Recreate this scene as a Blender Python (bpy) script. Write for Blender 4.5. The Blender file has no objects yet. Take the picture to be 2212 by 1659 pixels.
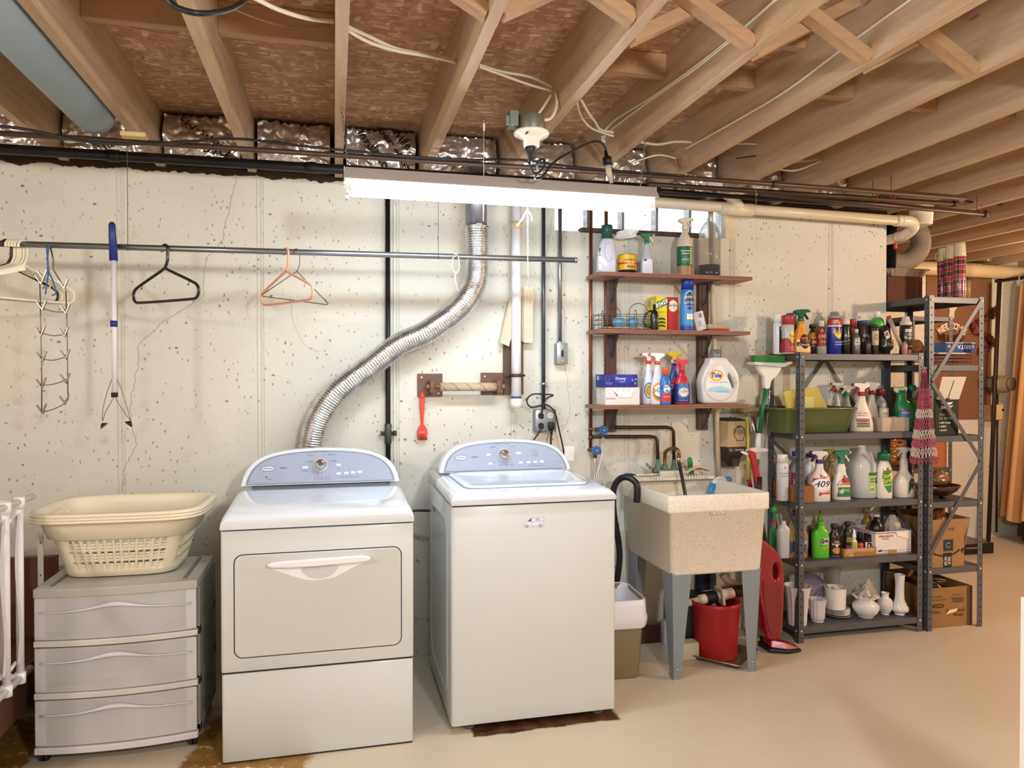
import bpy, math, random
from mathutils import Vector, Matrix, noise
PI = math.pi
RND = random.Random(11)
SC = bpy.context.scene
COL = SC.collection

# ------------------------------------------------------------ camera
F, CH, CD = 1580.0, 1.45, 3.77                     # focal length in px of a 2212 px wide frame, camera height, distance to the wall
YAW, PIT = math.atan(384 / F), math.atan(17.5 / F)
CAM = Vector((0, -CD, CH))
FWD = Vector((math.sin(YAW) * math.cos(PIT), math.cos(YAW) * math.cos(PIT), -math.sin(PIT)))
RT = Vector((math.cos(YAW), -math.sin(YAW), 0))
UP = RT.cross(FWD)
cam = bpy.data.cameras.new('camera'); cam_o = bpy.data.objects.new('camera', cam); COL.objects.link(cam_o)
cam.sensor_width = 36; cam.lens = F / 2212 * 36; cam.clip_start = .05; cam.clip_end = 100
m = Matrix((RT, UP, -FWD)).transposed().to_4x4(); m.translation = CAM
cam_o.matrix_world = m
SC.camera = cam_o

def P(px, py, Y=None, Z=None, X=None):
    """where the line of sight through a photo pixel meets the real plane y=Y, z=Z or x=X (metres)"""
    r = FWD + RT * ((px - 1106) / F) - UP * ((py - 829.5) / F)
    t = (Y + CD) / r.y if Y is not None else (Z - CH) / r.z if Z is not None else X / r.x
    return CAM + r * t

# ------------------------------------------------------------ light, exposure
SC.view_settings.view_transform = 'Standard'; SC.view_settings.look = 'None'
SC.view_settings.exposure = 0.0; SC.view_settings.gamma = 1.0
SC.view_settings.use_curve_mapping = False
SC.cycles.use_denoising = True
SC.cycles.max_bounces = 8; SC.cycles.diffuse_bounces = 4; SC.cycles.glossy_bounces = 4
SC.cycles.transmission_bounces = 8; SC.cycles.transparent_max_bounces = 12
SC.cycles.sample_clamp_indirect = 6; SC.cycles.caustics_reflective = False; SC.cycles.caustics_refractive = False
w = bpy.data.worlds.new('daylight'); SC.world = w; w.use_nodes = True
w.node_tree.nodes['Background'].inputs[0].default_value = (.86, .93, 1, 1)
w.node_tree.nodes['Background'].inputs[1].default_value = 5
TUBE_STRENGTH = 56.0
# unseen bulbs added out of frame to light the room: x, y, z, watts, colour, radius
BULBS = [(-1.9, -3.0, 2.16, 80, (1, .92, .82), .09),
         (.9, -4.3, 2.16, 185, (.93, .965, 1), .10),
         (4.9, -2.3, 2.16, 205, (1, .75, .50), .07),
         (5.2, .3, 2.2, 26, (1, .74, .48), .05)]

# ------------------------------------------------------------ materials
def lin(h):
    h = h.lstrip('#')
    out = []
    for i in (0, 2, 4):
        c = int(h[i:i + 2], 16) / 255
        out.append(c / 12.92 if c <= .04045 else ((c + .055) / 1.055) ** 2.4)
    return (*out, 1)

class NT:
    def __init__(s, name):
        s.m = bpy.data.materials.new(name); s.m.use_nodes = True
        s.t = s.m.node_tree; s.b = s.t.nodes['Principled BSDF']
        s.co = s.n('ShaderNodeTexCoord').outputs['Object']
    def n(s, typ, **kw):
        nd = s.t.nodes.new(typ)
        for k, v in kw.items(): setattr(nd, k, v)
        return nd
    def l(s, a, b): s.t.links.new(a, b)
    def mapping(s, sc=(1, 1, 1), rot=(0, 0, 0), loc=(0, 0, 0), src=None):
        nd = s.n('ShaderNodeMapping'); nd.inputs['Scale'].default_value = sc
        nd.inputs['Rotation'].default_value = rot; nd.inputs['Location'].default_value = loc
        s.l(src or s.co, nd.inputs[0]); return nd.outputs[0]
    def noise(s, scale, detail=4, rough=.55, vec=None, dist=0):
        nd = s.n('ShaderNodeTexNoise'); nd.inputs['Scale'].default_value = scale
        nd.inputs['Detail'].default_value = detail; nd.inputs['Roughness'].default_value = rough
        nd.inputs['Distortion'].default_value = dist
        s.l(vec or s.co, nd.inputs['Vector']); return nd.outputs['Fac']
    def voro(s, scale, vec=None, feat='F1', out='Distance', rnd=1):
        nd = s.n('ShaderNodeTexVoronoi'); nd.feature = feat; nd.inputs['Scale'].default_value = scale
        nd.inputs['Randomness'].default_value = rnd
        s.l(vec or s.co, nd.inputs['Vector']); return nd.outputs[out]
    def ramp(s, fac, stops):
        nd = s.n('ShaderNodeValToRGB'); e = nd.color_ramp.elements
        while len(e) < len(stops): e.new(.5)
        for i, (p, c) in enumerate(stops):
            e[i].position = p; e[i].color = lin(c) if isinstance(c, str) else (c, c, c, 1)
        s.l(fac, nd.inputs[0]); return nd.outputs[0]
    def mix(s, fac, a, b, blend='MIX'):
        nd = s.n('ShaderNodeMix'); nd.data_type = 'RGBA'; nd.blend_type = blend
        for v, i in ((fac, 0), (a, 6), (b, 7)):
            if isinstance(v, str): nd.inputs[i].default_value = lin(v)
            elif isinstance(v, (int, float)): nd.inputs[i].default_value = v
            else: s.l(v, nd.inputs[i])
        return nd.outputs[2]
    def math(s, op, a, b=0, c=0):
        nd = s.n('ShaderNodeMath'); nd.operation = op
        for i, v in enumerate((a, b, c)):
            if isinstance(v, (int, float)): nd.inputs[i].default_value = v
            else: s.l(v, nd.inputs[i])
        return nd.outputs[0]
    def bump(s, h, strength=.3, dist=.01):
        nd = s.n('ShaderNodeBump'); nd.inputs['Strength'].default_value = strength
        nd.inputs['Distance'].default_value = dist; s.l(h, nd.inputs['Height'])
        s.l(nd.outputs[0], s.b.inputs['Normal'])
    def set(s, **kw):
        for k, v in kw.items():
            i = s.b.inputs[k.replace('_', ' ')]
            if isinstance(v, (int, float, tuple)): i.default_value = v
            else: s.l(v, i)
        return s.m

_cache = {}
def C(hexc, r=.45, m=0, var=.05, vs=9, bump=0, bs=60, tr=0, a=1, ior=1.45, coat=0, em=0, name=None):
    """a plain surface with slight procedural variation: colour, roughness, metal ..."""
    key = (hexc, r, m, var, vs, bump, bs, tr, a, coat, em, name)
    if key in _cache: return _cache[key]
    t = NT(name or 'paint_' + hexc.lstrip('#'))
    n = t.noise(vs, 3)
    c = lin(hexc)
    lo = tuple(x * (1 - var) for x in c[:3]) + (1,); hi = tuple(min(1, x * (1 + var)) for x in c[:3]) + (1,)
    mx = t.n('ShaderNodeMix'); mx.data_type = 'RGBA'; mx.inputs[6].default_value = lo; mx.inputs[7].default_value = hi
    t.l(n, mx.inputs[0])
    t.set(Base_Color=mx.outputs[2], Roughness=r, Metallic=m, IOR=ior)
    if tr: t.set(Transmission_Weight=tr)
    if a < 1: t.set(Alpha=a)
    if coat: t.set(Coat_Weight=coat, Coat_Roughness=.08)
    if em: t.set(Emission_Color=lin(hexc), Emission_Strength=em)
    if bump: t.bump(t.noise(bs, 3), bump, .002)
    _cache[key] = t.m
    return t.m

def wood(name, c1, c2, c3=None, axis=1, rough=.7, knots=True, sc=1.0, bump=.15):
    t = NT(name)
    s = [14 * sc, 14 * sc, 14 * sc]; s[axis] = .9 * sc
    v = t.mapping(tuple(s))
    g = t.noise(2.2, 5, .6, v, .6)
    col = t.ramp(g, [(.3, c1), (.7, c2)])
    big = t.noise(1.3, 2, .5, t.mapping(tuple(.35 * x for x in s)))
    col = t.mix(t.math('MULTIPLY', big, .35), col, c3 or c1)
    if knots:
        k = [5, 5, 5]; k[axis] = 1.6
        kv = t.voro(1.6, t.mapping(tuple(k), loc=(.3, .7, .1)))
        kf = t.ramp(kv, [(.035, 1), (.075, 0)])
        col = t.mix(t.math('MULTIPLY', kf, .55), col, '#4a2c18')
        spot = t.ramp(t.noise(7, 3, .7, t.mapping((1, 1, 1))), [(.70, 0), (.80, 1)])
        col = t.mix(t.math('MULTIPLY', spot, .35), col, '#5b3a22')
    t.set(Base_Color=col, Roughness=rough); t.bump(g, bump, .004)
    return t.m

# ------------------------------------------------------------ mesh building
class MB:
    def __init__(s): s.v, s.f, s.mi, s.sm, s.cur = [], [], [], [], 0
    def mat(s, i): s.cur = i; return s
    def add(s, vs, fs, smooth=False):
        o = len(s.v); s.v += [tuple(x) for x in vs]
        for f in fs:
            s.f.append(tuple(i + o for i in f)); s.mi.append(s.cur); s.sm.append(smooth)
        return s
    def box(s, x0, y0, z0, x1, y1, z1):
        return s.add([(x0, y0, z0), (x1, y0, z0), (x1, y1, z0), (x0, y1, z0), (x0, y0, z1), (x1, y0, z1), (x1, y1, z1), (x0, y1, z1)],
                     [(0, 3, 2, 1), (4, 5, 6, 7), (0, 1, 5, 4), (1, 2, 6, 5), (2, 3, 7, 6), (3, 0, 4, 7)])
    def cb(s, c, d, rot=None):
        o = len(s.v); s.box(-d[0] / 2, -d[1] / 2, -d[2] / 2, d[0] / 2, d[1] / 2, d[2] / 2)
        M = (rot or Matrix.Identity(3)).to_4x4(); M.translation = Vector(c); return s.xf(M, o)
    def xf(s, M, o=0):
        for i in range(o, len(s.v)): s.v[i] = tuple(M @ Vector(s.v[i]))
        return s
    def loft(s, rings, cap0=True, cap1=True, smooth=True, closed=True):
        n = len(rings[0]); o = len(s.v)
        for r in rings: s.v += [tuple(p) for p in r]
        k = n if closed else n - 1
        for i in range(len(rings) - 1):
            for j in range(k):
                a = o + i * n + j; b = o + i * n + (j + 1) % n
                s.f.append((a, b, b + n, a + n)); s.mi.append(s.cur); s.sm.append(smooth)
        if cap0: s.f.append(tuple(o + j for j in reversed(range(n)))); s.mi.append(s.cur); s.sm.append(False)
        if cap1: s.f.append(tuple(o + (len(rings) - 1) * n + j for j in range(n))); s.mi.append(s.cur); s.sm.append(False)
        return s
    def lathe(s, prof, c=(0, 0, 0), n=24, sx=1, sy=1, caps=(True, True), smooth=True):
        return s.loft([[(c[0] + r * sx * math.cos(2 * PI * j / n), c[1] + r * sy * math.sin(2 * PI * j / n), c[2] + z) for j in range(n)] for r, z in prof], caps[0], caps[1], smooth)
    def cyl(s, a, b, r, n=16, r2=None, caps=True, smooth=True):
        return s.tube([a, b], [r, r if r2 is None else r2], n, caps=caps, smooth=smooth)
    def tube(s, pts, r, n=10, closed=False, caps=True, smooth=True, flat=1.0):
        pts = [Vector(p) for p in pts]
        if not isinstance(r, (list, tuple)): r = [r] * len(pts)
        rings = []; up = None
        for i, p in enumerate(pts):
            if closed: d = pts[(i + 1) % len(pts)] - pts[i - 1]
            else: d = pts[min(i + 1, len(pts) - 1)] - pts[max(i - 1, 0)]
            if d.length < 1e-9: d = Vector((0, 0, 1))
            d.normalize()
            if up is None: up = Vector((0, 0, 1)) if abs(d.z) < .9 else Vector((0, 1, 0))
            up = (up - d * up.dot(d))
            if up.length < 1e-6: up = d.orthogonal()
            up.normalize(); sd = d.cross(up)
            rings.append([p + sd * (r[i] * math.cos(2 * PI * j / n)) + up * (r[i] * flat * math.sin(2 * PI * j / n)) for j in range(n)])
        if closed: rings.append(rings[0])
        return s.loft(rings, caps and not closed, caps and not closed, smooth)
    def sph(s, c, r, n=16, m=10, sx=1, sy=1, sz=1):
        prof = [(max(1e-4, r * math.sin(PI * i / m)), -r * math.cos(PI * i / m) * sz) for i in range(m + 1)]
        return s.lathe(prof, c, n, sx, sy)
    def prism(s, poly, y0, y1, smooth=False):
        """closed outline of (x, z) points given thickness from y0 to y1"""
        n = len(poly)
        area = sum(poly[i][0] * poly[(i + 1) % n][1] - poly[(i + 1) % n][0] * poly[i][1] for i in range(n))
        if area < 0: poly = poly[::-1]
        vs = [(x, y0, z) for x, z in poly] + [(x, y1, z) for x, z in poly]
        fs = [tuple(range(n)), tuple(reversed(range(n, 2 * n)))] + [((i + 1) % n, i, i + n, (i + 1) % n + n) for i in range(n)]
        o = len(s.f); s.add(vs, fs)
        if smooth:
            for k in range(o + 2, len(s.f)): s.sm[k] = True
        return s
    def grid(s, fn, nu, nv, smooth=True):
        vs = [fn(i / nu, j / nv) for j in range(nv + 1) for i in range(nu + 1)]
        fs = [(j * (nu + 1) + i, j * (nu + 1) + i + 1, (j + 1) * (nu + 1) + i + 1, (j + 1) * (nu + 1) + i) for j in range(nv) for i in range(nu)]
        return s.add(vs, fs, smooth)
    def rbox(s, x0, y0, z0, x1, y1, z1, r=.01, n=4, r2=None):
        """box with rounded vertical edges and softly rounded top and bottom"""
        r2 = r * .5 if r2 is None else r2
        def ring(z, ins):
            o = []
            for cx, cy, a0 in ((x1 - r, y0 + r, -PI / 2), (x1 - r, y1 - r, 0), (x0 + r, y1 - r, PI / 2), (x0 + r, y0 + r, PI)):
                for k in range(n + 1):
                    a = a0 + PI / 2 * k / n; rr = max(r - ins, 1e-5)
                    o.append((cx + rr * math.cos(a), cy + rr * math.sin(a), z))
            return o
        return s.loft([ring(z0, r2), ring(z0 + r2 * .3, r2 * .3), ring(z0 + r2, 0), ring(z1 - r2, 0), ring(z1 - r2 * .3, r2 * .3), ring(z1, r2)])
    def build(s, name, mats, parent=None, loc=None, bev=0, sub=0, solid=0, seg=2):
        me = bpy.data.meshes.new(name); me.from_pydata(s.v, [], s.f)
        if not isinstance(mats, (list, tuple)): mats = [mats]
        for mm in mats: me.materials.append(mm)
        me.polygons.foreach_set('material_index', s.mi); me.polygons.foreach_set('use_smooth', s.sm)
        me.update()
        o = bpy.data.objects.new(name, me); COL.objects.link(o)
        if parent is not None: o.parent = parent
        if loc is not None: o.location = loc
        if solid: md = o.modifiers.new('t', 'SOLIDIFY'); md.thickness = solid
        if bev: md = o.modifiers.new('b', 'BEVEL'); md.width = bev; md.segments = seg; md.limit_method = 'ANGLE'; md.angle_limit = .9
        if sub: md = o.modifiers.new('s', 'SUBSURF'); md.levels = sub; md.render_levels = sub
        return o

def tag(o, label, cat, group=None, kind=None):
    if label: o['label'] = label
    if cat: o['category'] = cat
    if group: o['group'] = group
    if kind: o['kind'] = kind
    return o
def thing(name, label, cat, loc=(0, 0, 0), rz=0, group=None):
    o = bpy.data.objects.new(name, None); COL.objects.link(o); o.empty_display_size = .05
    o.location = loc; o.rotation_euler = (0, 0, rz)
    return tag(o, label, cat, group)
def solo(name, mb, mats, label, cat, loc=(0, 0, 0), group=None, rz=0, **kw):
    o = mb.build(name, mats, None, loc, **kw); o.rotation_euler = (0, 0, rz)
    return tag(o, label, cat, group)
def copy_tree(o, parent=None):
    c = o.copy(); COL.objects.link(c)
    if parent is not None: c.parent = parent
    for ch in list(o.children): copy_tree(ch, c)
    return c
def crom(pts, n=6, closed=False):
    pts = [Vector(p) for p in pts]; out = []; N = len(pts)
    for i in range(N if closed else N - 1):
        if closed: a, b, c, d = pts[i - 1], pts[i], pts[(i + 1) % N], pts[(i + 2) % N]
        else: a, b, c, d = pts[max(i - 1, 0)], pts[i], pts[i + 1], pts[min(i + 2, N - 1)]
        for k in range(n):
            t = k / n
            out.append(.5 * ((2 * b) + (c - a) * t + (2 * a - 5 * b + 4 * c - d) * t * t + (3 * b - a - 3 * c + d) * t ** 3))
    if not closed: out.append(pts[-1])
    return out
def sm2(pts, n=5):
    return [(v.x, v.y) for v in crom([(x, y, 0) for x, y in pts], n, True)]

_tc = {}
def text_geo(st, bold=.0, shear=0):
    if 'M' in st: bold = 0
    k = (st, bold, shear)
    if k not in _tc:
        cu = bpy.data.curves.new('t', 'FONT'); cu.body = st; cu.size = 1; cu.align_x = 'LEFT'
        cu.resolution_u = 2; cu.offset = bold; cu.shear = shear
        ob = bpy.data.objects.new('t', cu); me = bpy.data.meshes.new_from_object(ob)
        vs = [tuple(v.co)[:2] for v in me.vertices]; fs = [tuple(p.vertices) for p in me.polygons]
        bpy.data.objects.remove(ob); bpy.data.meshes.remove(me); bpy.data.curves.remove(cu)
        xs = [v[0] for v in vs] or [0, 1]; ys = [v[1] for v in vs] or [0, 1]
        _tc[k] = (vs, fs, min(xs), max(xs), min(ys), max(ys))
    return _tc[k]
def put_text(mb, st, cx, cz, w, h, fn, bold=.012, shear=0, rot=0, flip=False):
    """lay text with its middle at (cx, cz), scaled into w x h, on the surface fn(u, v) -> point"""
    vs, fs, x0, x1, y0, y1 = text_geo(st, bold, shear)
    sx = w / (x1 - x0); sy = (h / (y1 - y0)) if h else sx
    c, s_ = math.cos(rot), math.sin(rot); out = []
    for x, y in vs:
        a = (x - (x0 + x1) / 2) * sx; b = (y - (y0 + y1) / 2) * sy
        out.append(fn(cx + a * c - b * s_, cz + a * s_ + b * c))
    mb.add(out, fs)
def flat(y, off=0):
    return lambda u, v: (u, y - off, v)

def plate(outlines, depth, bevel, fn=None):
    """2D outlines (first outer, the rest holes) made into a rounded solid of real thickness; returns verts, faces"""
    cu = bpy.data.curves.new('c', 'CURVE'); cu.dimensions = '2D'; cu.fill_mode = 'BOTH'
    cu.extrude = max(depth / 2 - bevel, 1e-4); cu.bevel_depth = bevel; cu.bevel_resolution = 3; cu.offset = -bevel
    for pts in outlines:
        sp = cu.splines.new('POLY'); sp.points.add(len(pts) - 1); sp.use_cyclic_u = True
        for i, (x, y) in enumerate(pts): sp.points[i].co = (x, y, 0, 1)
    ob = bpy.data.objects.new('c', cu); me = bpy.data.meshes.new_from_object(ob)
    fn = fn or (lambda p: (p[0], -p[2], p[1]))
    vs = [fn(v.co) for v in me.vertices]; fs = [tuple(p.vertices) for p in me.polygons]
    bpy.data.objects.remove(ob); bpy.data.meshes.remove(me); bpy.data.curves.remove(cu)
    return vs, fs

# ============================================================ THE ROOM
def struct(name, mb, mats, parent=None, **kw):
    o = mb.build(name, mats, parent, **kw)
    if parent is None: o['kind'] = 'structure'
    return o

# --- materials of the shell
def wall_mat():
    t = NT('painted_concrete')
    co = t.mapping((1, 1, 1))
    big = t.noise(1.6, 3, .5, co)
    col = t.ramp(big, [(.3, '#d3d0c5'), (.7, '#dddad0')])
    fine = t.noise(26, 4, .6, co)
    col = t.mix(t.math('MULTIPLY', fine, .18), col, '#b5b09f')
    msk = t.ramp(t.noise(2.3, 3, .6, co), [(.36, .0), (.62, 1)])
    w1 = t.mix(1.0, co, co)
    wn = t.n('ShaderNodeTexNoise'); wn.inputs['Scale'].default_value = 90; t.l(co, wn.inputs['Vector'])
    va = t.n('ShaderNodeVectorMath'); va.operation = 'MULTIPLY_ADD'; t.l(wn.outputs['Color'], va.inputs[0]); va.inputs[1].default_value = (.012, .012, .012); t.l(co, va.inputs[2])
    wc = va.outputs[0]
    def pit(scale, lo, hi, keep, sc=(1, 1, 1), loc=(0, 0, 0), rot=(0, 0, 0)):
        v = t.mapping(sc, rot, loc, src=wc); nd = t.n('ShaderNodeTexVoronoi'); nd.inputs['Scale'].default_value = scale; t.l(v, nd.inputs['Vector'])
        sp = t.n('ShaderNodeSeparateColor'); t.l(nd.outputs['Color'], sp.inputs[0])
        r = t.math('MULTIPLY', nd.outputs['Distance'], t.math('ADD', .6, sp.outputs[1]))
        return t.math('MULTIPLY', t.ramp(r, [(lo, 1), (hi, 0)]), t.math('GREATER_THAN', sp.outputs[0], keep))
    a = pit(48, .12, .19, .55, (1, 1, .6), rot=(0, .7, 0))
    b = pit(14, .05, .085, .72, (1, 1, 1.5), (3, 1, 2))
    c3 = pit(110, .10, .2, .6, (1, 1, .6), rot=(0, .5, 0))
    pits = t.math('MAXIMUM', t.math('MULTIPLY', a, msk), b)
    pits = t.math('MAXIMUM', pits, t.math('MULTIPLY', t.math('MULTIPLY', c3, .55), msk))
    col = t.mix(t.math('MULTIPLY', pits, .78), col, '#55503f')
    scuff = t.ramp(t.noise(9, 5, .75, t.mapping((1, 1, .45))), [(.66, 0), (.74, 1)])
    col = t.mix(t.math('MULTIPLY', scuff, .25), col, '#8d8368')
    t.set(Base_Color=col, Roughness=.72)
    h = t.math('SUBTRACT', t.math('MULTIPLY', fine, .5), pits)
    t.bump(h, .55, .006)
    return t.m
M_WALL = wall_mat()

def floor_mat():
    t = NT('painted_floor')
    co = t.mapping((1, 1, 1))
    base = t.ramp(t.noise(1.1, 4, .55, co), [(.3, '#c0b5a1'), (.7, '#cdc2ae')])
    base = t.mix(t.math('MULTIPLY', t.noise(18, 4, .6, co), .12), base, '#d9cfba')
    sp = t.n('ShaderNodeSeparateXYZ'); t.l(co, sp.inputs[0])
    wob = t.math('MULTIPLY', t.math('SUBTRACT', t.noise(5, 4, .6, co), .5), .22)
    def band(v, lo, hi, e=.012):
        a = t.n('ShaderNodeMapRange'); a.inputs[1].default_value = lo - e; a.inputs[2].default_value = lo + e; t.l(v, a.inputs[0])
        b = t.n('ShaderNodeMapRange'); b.inputs[1].default_value = hi - e; b.inputs[2].default_value = hi + e; b.inputs[3].default_value = 1; b.inputs[4].default_value = 0; t.l(v, b.inputs[0])
        return t.math('MULTIPLY', a.outputs[0], b.outputs[0])
    x = t.math('ADD', sp.outputs[0], wob); y = t.math('ADD', sp.outputs[1], wob)
    xs = t.math('ADD', x, t.math('MULTIPLY', sp.outputs[1], -.22))
    w1 = t.math('MULTIPLY', band(xs, -.37, .1), band(y, -1.3, -.25))       # bare strip beside and under the dryer
    w2 = t.math('MULTIPLY', band(x, -1.9, -1.13), band(y, -1.4, -.3))      # bare area under the bench
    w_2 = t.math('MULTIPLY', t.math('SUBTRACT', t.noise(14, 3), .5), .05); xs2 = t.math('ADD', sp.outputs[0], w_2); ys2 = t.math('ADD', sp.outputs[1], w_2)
    w3 = t.math('MULTIPLY', band(xs2, .54, 1.17, .006), band(ys2, -.895, -.3, .006))  # dark brown patch under the washer, mostly its shadow painted into the floor
    bare = t.ramp(t.noise(11, 5, .6, co), [(.35, '#7c5a24'), (.65, '#9a7434')])
    fl = t.ramp(t.noise(24, 5, .75, co), [(.58, 0), (.62, 1)])
    bare = t.mix(fl, bare, '#d2c4a2')
    col = t.mix(t.math('MAXIMUM', w1, w2), base, bare)
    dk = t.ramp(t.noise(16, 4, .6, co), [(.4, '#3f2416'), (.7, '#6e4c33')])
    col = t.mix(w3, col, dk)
    t.set(Base_Color=col, Roughness=t.math('ADD', .30, t.math('MULTIPLY', t.noise(7, 4, .6, co), .22)))
    t.bump(t.noise(9, 4, .6, co), .05, .01)
    return t.m
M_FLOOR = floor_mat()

def osb_mat():
    t = NT('strand_board')
    cols = []
    prev = None
    for i, (sc, rot) in enumerate((((20, 62, 1), .2), ((52, 18, 1), .9), ((25, 72, 1), -.5))):
        wn = t.mapping(sc, (0, 0, rot), (i * 3.3, i * 1.7, 0))
        nd = t.n('ShaderNodeTexVoronoi'); nd.inputs['Scale'].default_value = 1; t.l(wn, nd.inputs['Vector'])
        sep = t.n('ShaderNodeSeparateColor'); t.l(nd.outputs['Color'], sep.inputs[0])
        c = t.ramp(sep.outputs[0], [(0, '#a5775a'), (.5, '#bb8f6d'), (.85, '#cca17c'), (1, '#e8c8a2')])
        if prev is None: prev = c; h = sep.outputs[0]
        else:
            k = t.ramp(sep.outputs[1], [(.52, 0), (.56, 1)])
            prev = t.mix(k, prev, c)
    col = t.mix(t.math('MULTIPLY', t.noise(1.5, 3), .3), prev, '#95664b')
    t.set(Base_Color=col, Roughness=.8); t.bump(h, .25, .003)
    return t.m
M_OSB = osb_mat()
M_JOIST = wood('joist_pine', '#b49576', '#cfb595', '#a3815f', axis=1)
M_BLOCK = wood('blocking_pine', '#a5805b', '#c19b70', '#8f6846', axis=0)
M_DARKWOOD = wood('stained_wood', '#4f3125', '#6a4636', '#3f261c', axis=2, knots=False, bump=.25)
M_SHELFWOOD = wood('red_brown_board', '#85594a', '#9c6d58', '#73483a', axis=0, rough=.5, knots=False, sc=1.4)

WX0, WX1 = -2.7, 3.245
XR, YF, YB = 7.6, 1.6, -6.4
ZC, ZJ, ZW = 2.675, 2.44, 2.445

# --- back wall with the notch for the glass block window
wb = MB()
ws0, ws1, wz = 1.152, 2.228, 2.232
wb.box(WX0, 0, 0, ws0, .2, ZW).box(ws0, 0, 0, ws1, .2, wz).box(ws1, 0, 0, WX1, .2, ZW)
for x in (-.972, -.351, .305, .921, 1.565, 2.209, 2.855):            # form marks left in the pour
    zt = ZW - .005 if not ws0 < x < ws1 else wz
    for dx, ww in ((-.014, .006), (.004, .004), (.016, .003)):
        wb.add([(x + dx, 0, .02), (x + dx + ww * .5, -.0035, .02), (x + dx + ww, 0, .02), (x + dx, 0, zt), (x + dx + ww * .5, -.0035, zt), (x + dx + ww, 0, zt)],
               [(0, 1, 4, 3), (1, 2, 5, 4)])
wall_back = struct('wall_back', wb, M_WALL)
# hairline cracks in the paint, each a thin groove line
def crack(pts, r=.0009):
    pp = []
    for i in range(len(pts) - 1):
        a, b = P(*pts[i], Y=0), P(*pts[i + 1], Y=0)
        for k in range(7):
            t = k / 7; q = a.lerp(b, t); q.x += RND.uniform(-.006, .006) * (k > 0); q.y = -.0004; pp.append(q)
    b = P(*pts[-1], Y=0); b.y = -.0004; pp.append(b)
    mb = MB().tube(pp, r, 4, smooth=False)
    mb.build('crack', C('#8b846f', .9), wall_back)
crack([(513, 372), (498, 440), (480, 520), (445, 560), (440, 640), (345, 700), (300, 745), (297, 800), (283, 855), (283, 905), (296, 960), (270, 1010), (262, 1060)])
crack([(1192, 470), (1180, 560), (1212, 640), (1222, 700)], .0008)
crack([(1222, 790), (1228, 850), (1232, 900), (1205, 945)], .0008)
crack([(627, 640), (634, 700), (660, 748), (690, 760)], .0007)
# lower courses show as a shallow ledge and block joints
lb = MB().box(.30, -.006, .0, .47, 0, .60).box(1.17, -.006, 0, 1.62, 0, .60)
for z in (.2, .4): lb.box(.30, -.0075, z - .003, .47, -.006, z + .003).box(1.17, -.0075, z - .003, 1.62, -.006, z + .003)
lb.build('ledge', M_WALL, wall_back)

# ragged dark mortar and shadow line on top of the wall
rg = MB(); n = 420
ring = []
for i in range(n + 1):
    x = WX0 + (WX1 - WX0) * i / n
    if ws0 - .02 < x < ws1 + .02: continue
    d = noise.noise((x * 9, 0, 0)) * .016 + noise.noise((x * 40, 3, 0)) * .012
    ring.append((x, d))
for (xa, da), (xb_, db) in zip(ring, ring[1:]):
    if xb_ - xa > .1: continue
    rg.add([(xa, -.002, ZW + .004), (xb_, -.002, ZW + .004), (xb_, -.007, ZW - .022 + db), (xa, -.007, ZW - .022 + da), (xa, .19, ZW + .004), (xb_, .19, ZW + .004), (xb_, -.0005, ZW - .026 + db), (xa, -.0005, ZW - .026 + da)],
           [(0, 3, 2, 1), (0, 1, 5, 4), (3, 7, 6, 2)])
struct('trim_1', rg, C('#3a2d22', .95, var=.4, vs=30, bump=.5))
# rim boards behind the insulation
struct('trim_2', MB().box(WX0, .18, ZW, ws1 + 1.1, .215, ZC), C('#5a3b28', .9, var=.2))
struct('trim_3', MB().box(1.2, -.06, 2.405, 2.16, .0, 2.428), wood('orange_header', '#a9653a', '#c07a49', axis=0, knots=False))

# other walls
wr = struct('wall_return', MB().box(WX1 - .25, .2, 0, WX1, YF + .2, ZC), M_WALL)
wf = struct('wall_far', MB().box(WX1, YF, 0, XR, YF + .2, 2.36).box(WX1, YF + .1, 2.36, XR, YF + .2, ZC), M_WALL)
struct('wall_left', MB().box(WX0 - .2, YB, 0, WX0, .2, ZC), M_WALL)
struct('wall_right', MB().box(XR, YB, 0, XR + .2, YF + .2, ZC), M_WALL)
struct('wall_front', MB().box(WX0 - .2, YB - .2, 0, XR + .2, YB, ZC), M_WALL)
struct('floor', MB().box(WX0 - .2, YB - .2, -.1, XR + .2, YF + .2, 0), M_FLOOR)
struct('ceiling', MB().box(WX0 - .2, YB - .2, ZC, XR + .2, YF + .2, ZC + .03), M_OSB)

# --- window: five glass blocks, a painted jamb and a dark sill rail
win = bpy.data.objects.new('window_1', None); COL.objects.link(win); win['kind'] = 'structure'
tg = NT('glass_block'); tg.set(Base_Color=lin('#f2fbff'), Transmission_Weight=1.0, Roughness=.12, IOR=1.33)
tg.bump(tg.noise(16, 3, .5), .6, .02)
_tr = tg.n('ShaderNodeBsdfTranslucent'); _tr.inputs[0].default_value = (.95, .98, 1, 1); _mx = tg.n('ShaderNodeMixShader'); _mx.inputs[0].default_value = .3
_mk = tg.ramp(tg.noise(30, 4, .6), [(.50, .55), (.62, .85)]); tg.l(_mk, _mx.inputs[0])
_tp = tg.n('ShaderNodeBsdfTransparent'); _tp.inputs[0].default_value = (.85, .92, .95, 1)
tg.l(_tp.outputs[0], _mx.inputs[1]); tg.l(_tr.outputs[0], _mx.inputs[2]); tg.l(_mx.outputs[0], tg.t.nodes['Material Output'].inputs[0])
for i in range(5):
    x = ws0 + .008 + i * .2035
    MB().rbox(x, .03, wz + .004, x + .188, .11, wz + .192, .006).build('glass_block', tg.m, win)
    MB().box(x + .188, .04, wz, x + .2035, .10, wz + .2).build('mortar_joint', C('#6d6f70', .9), win)
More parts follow.
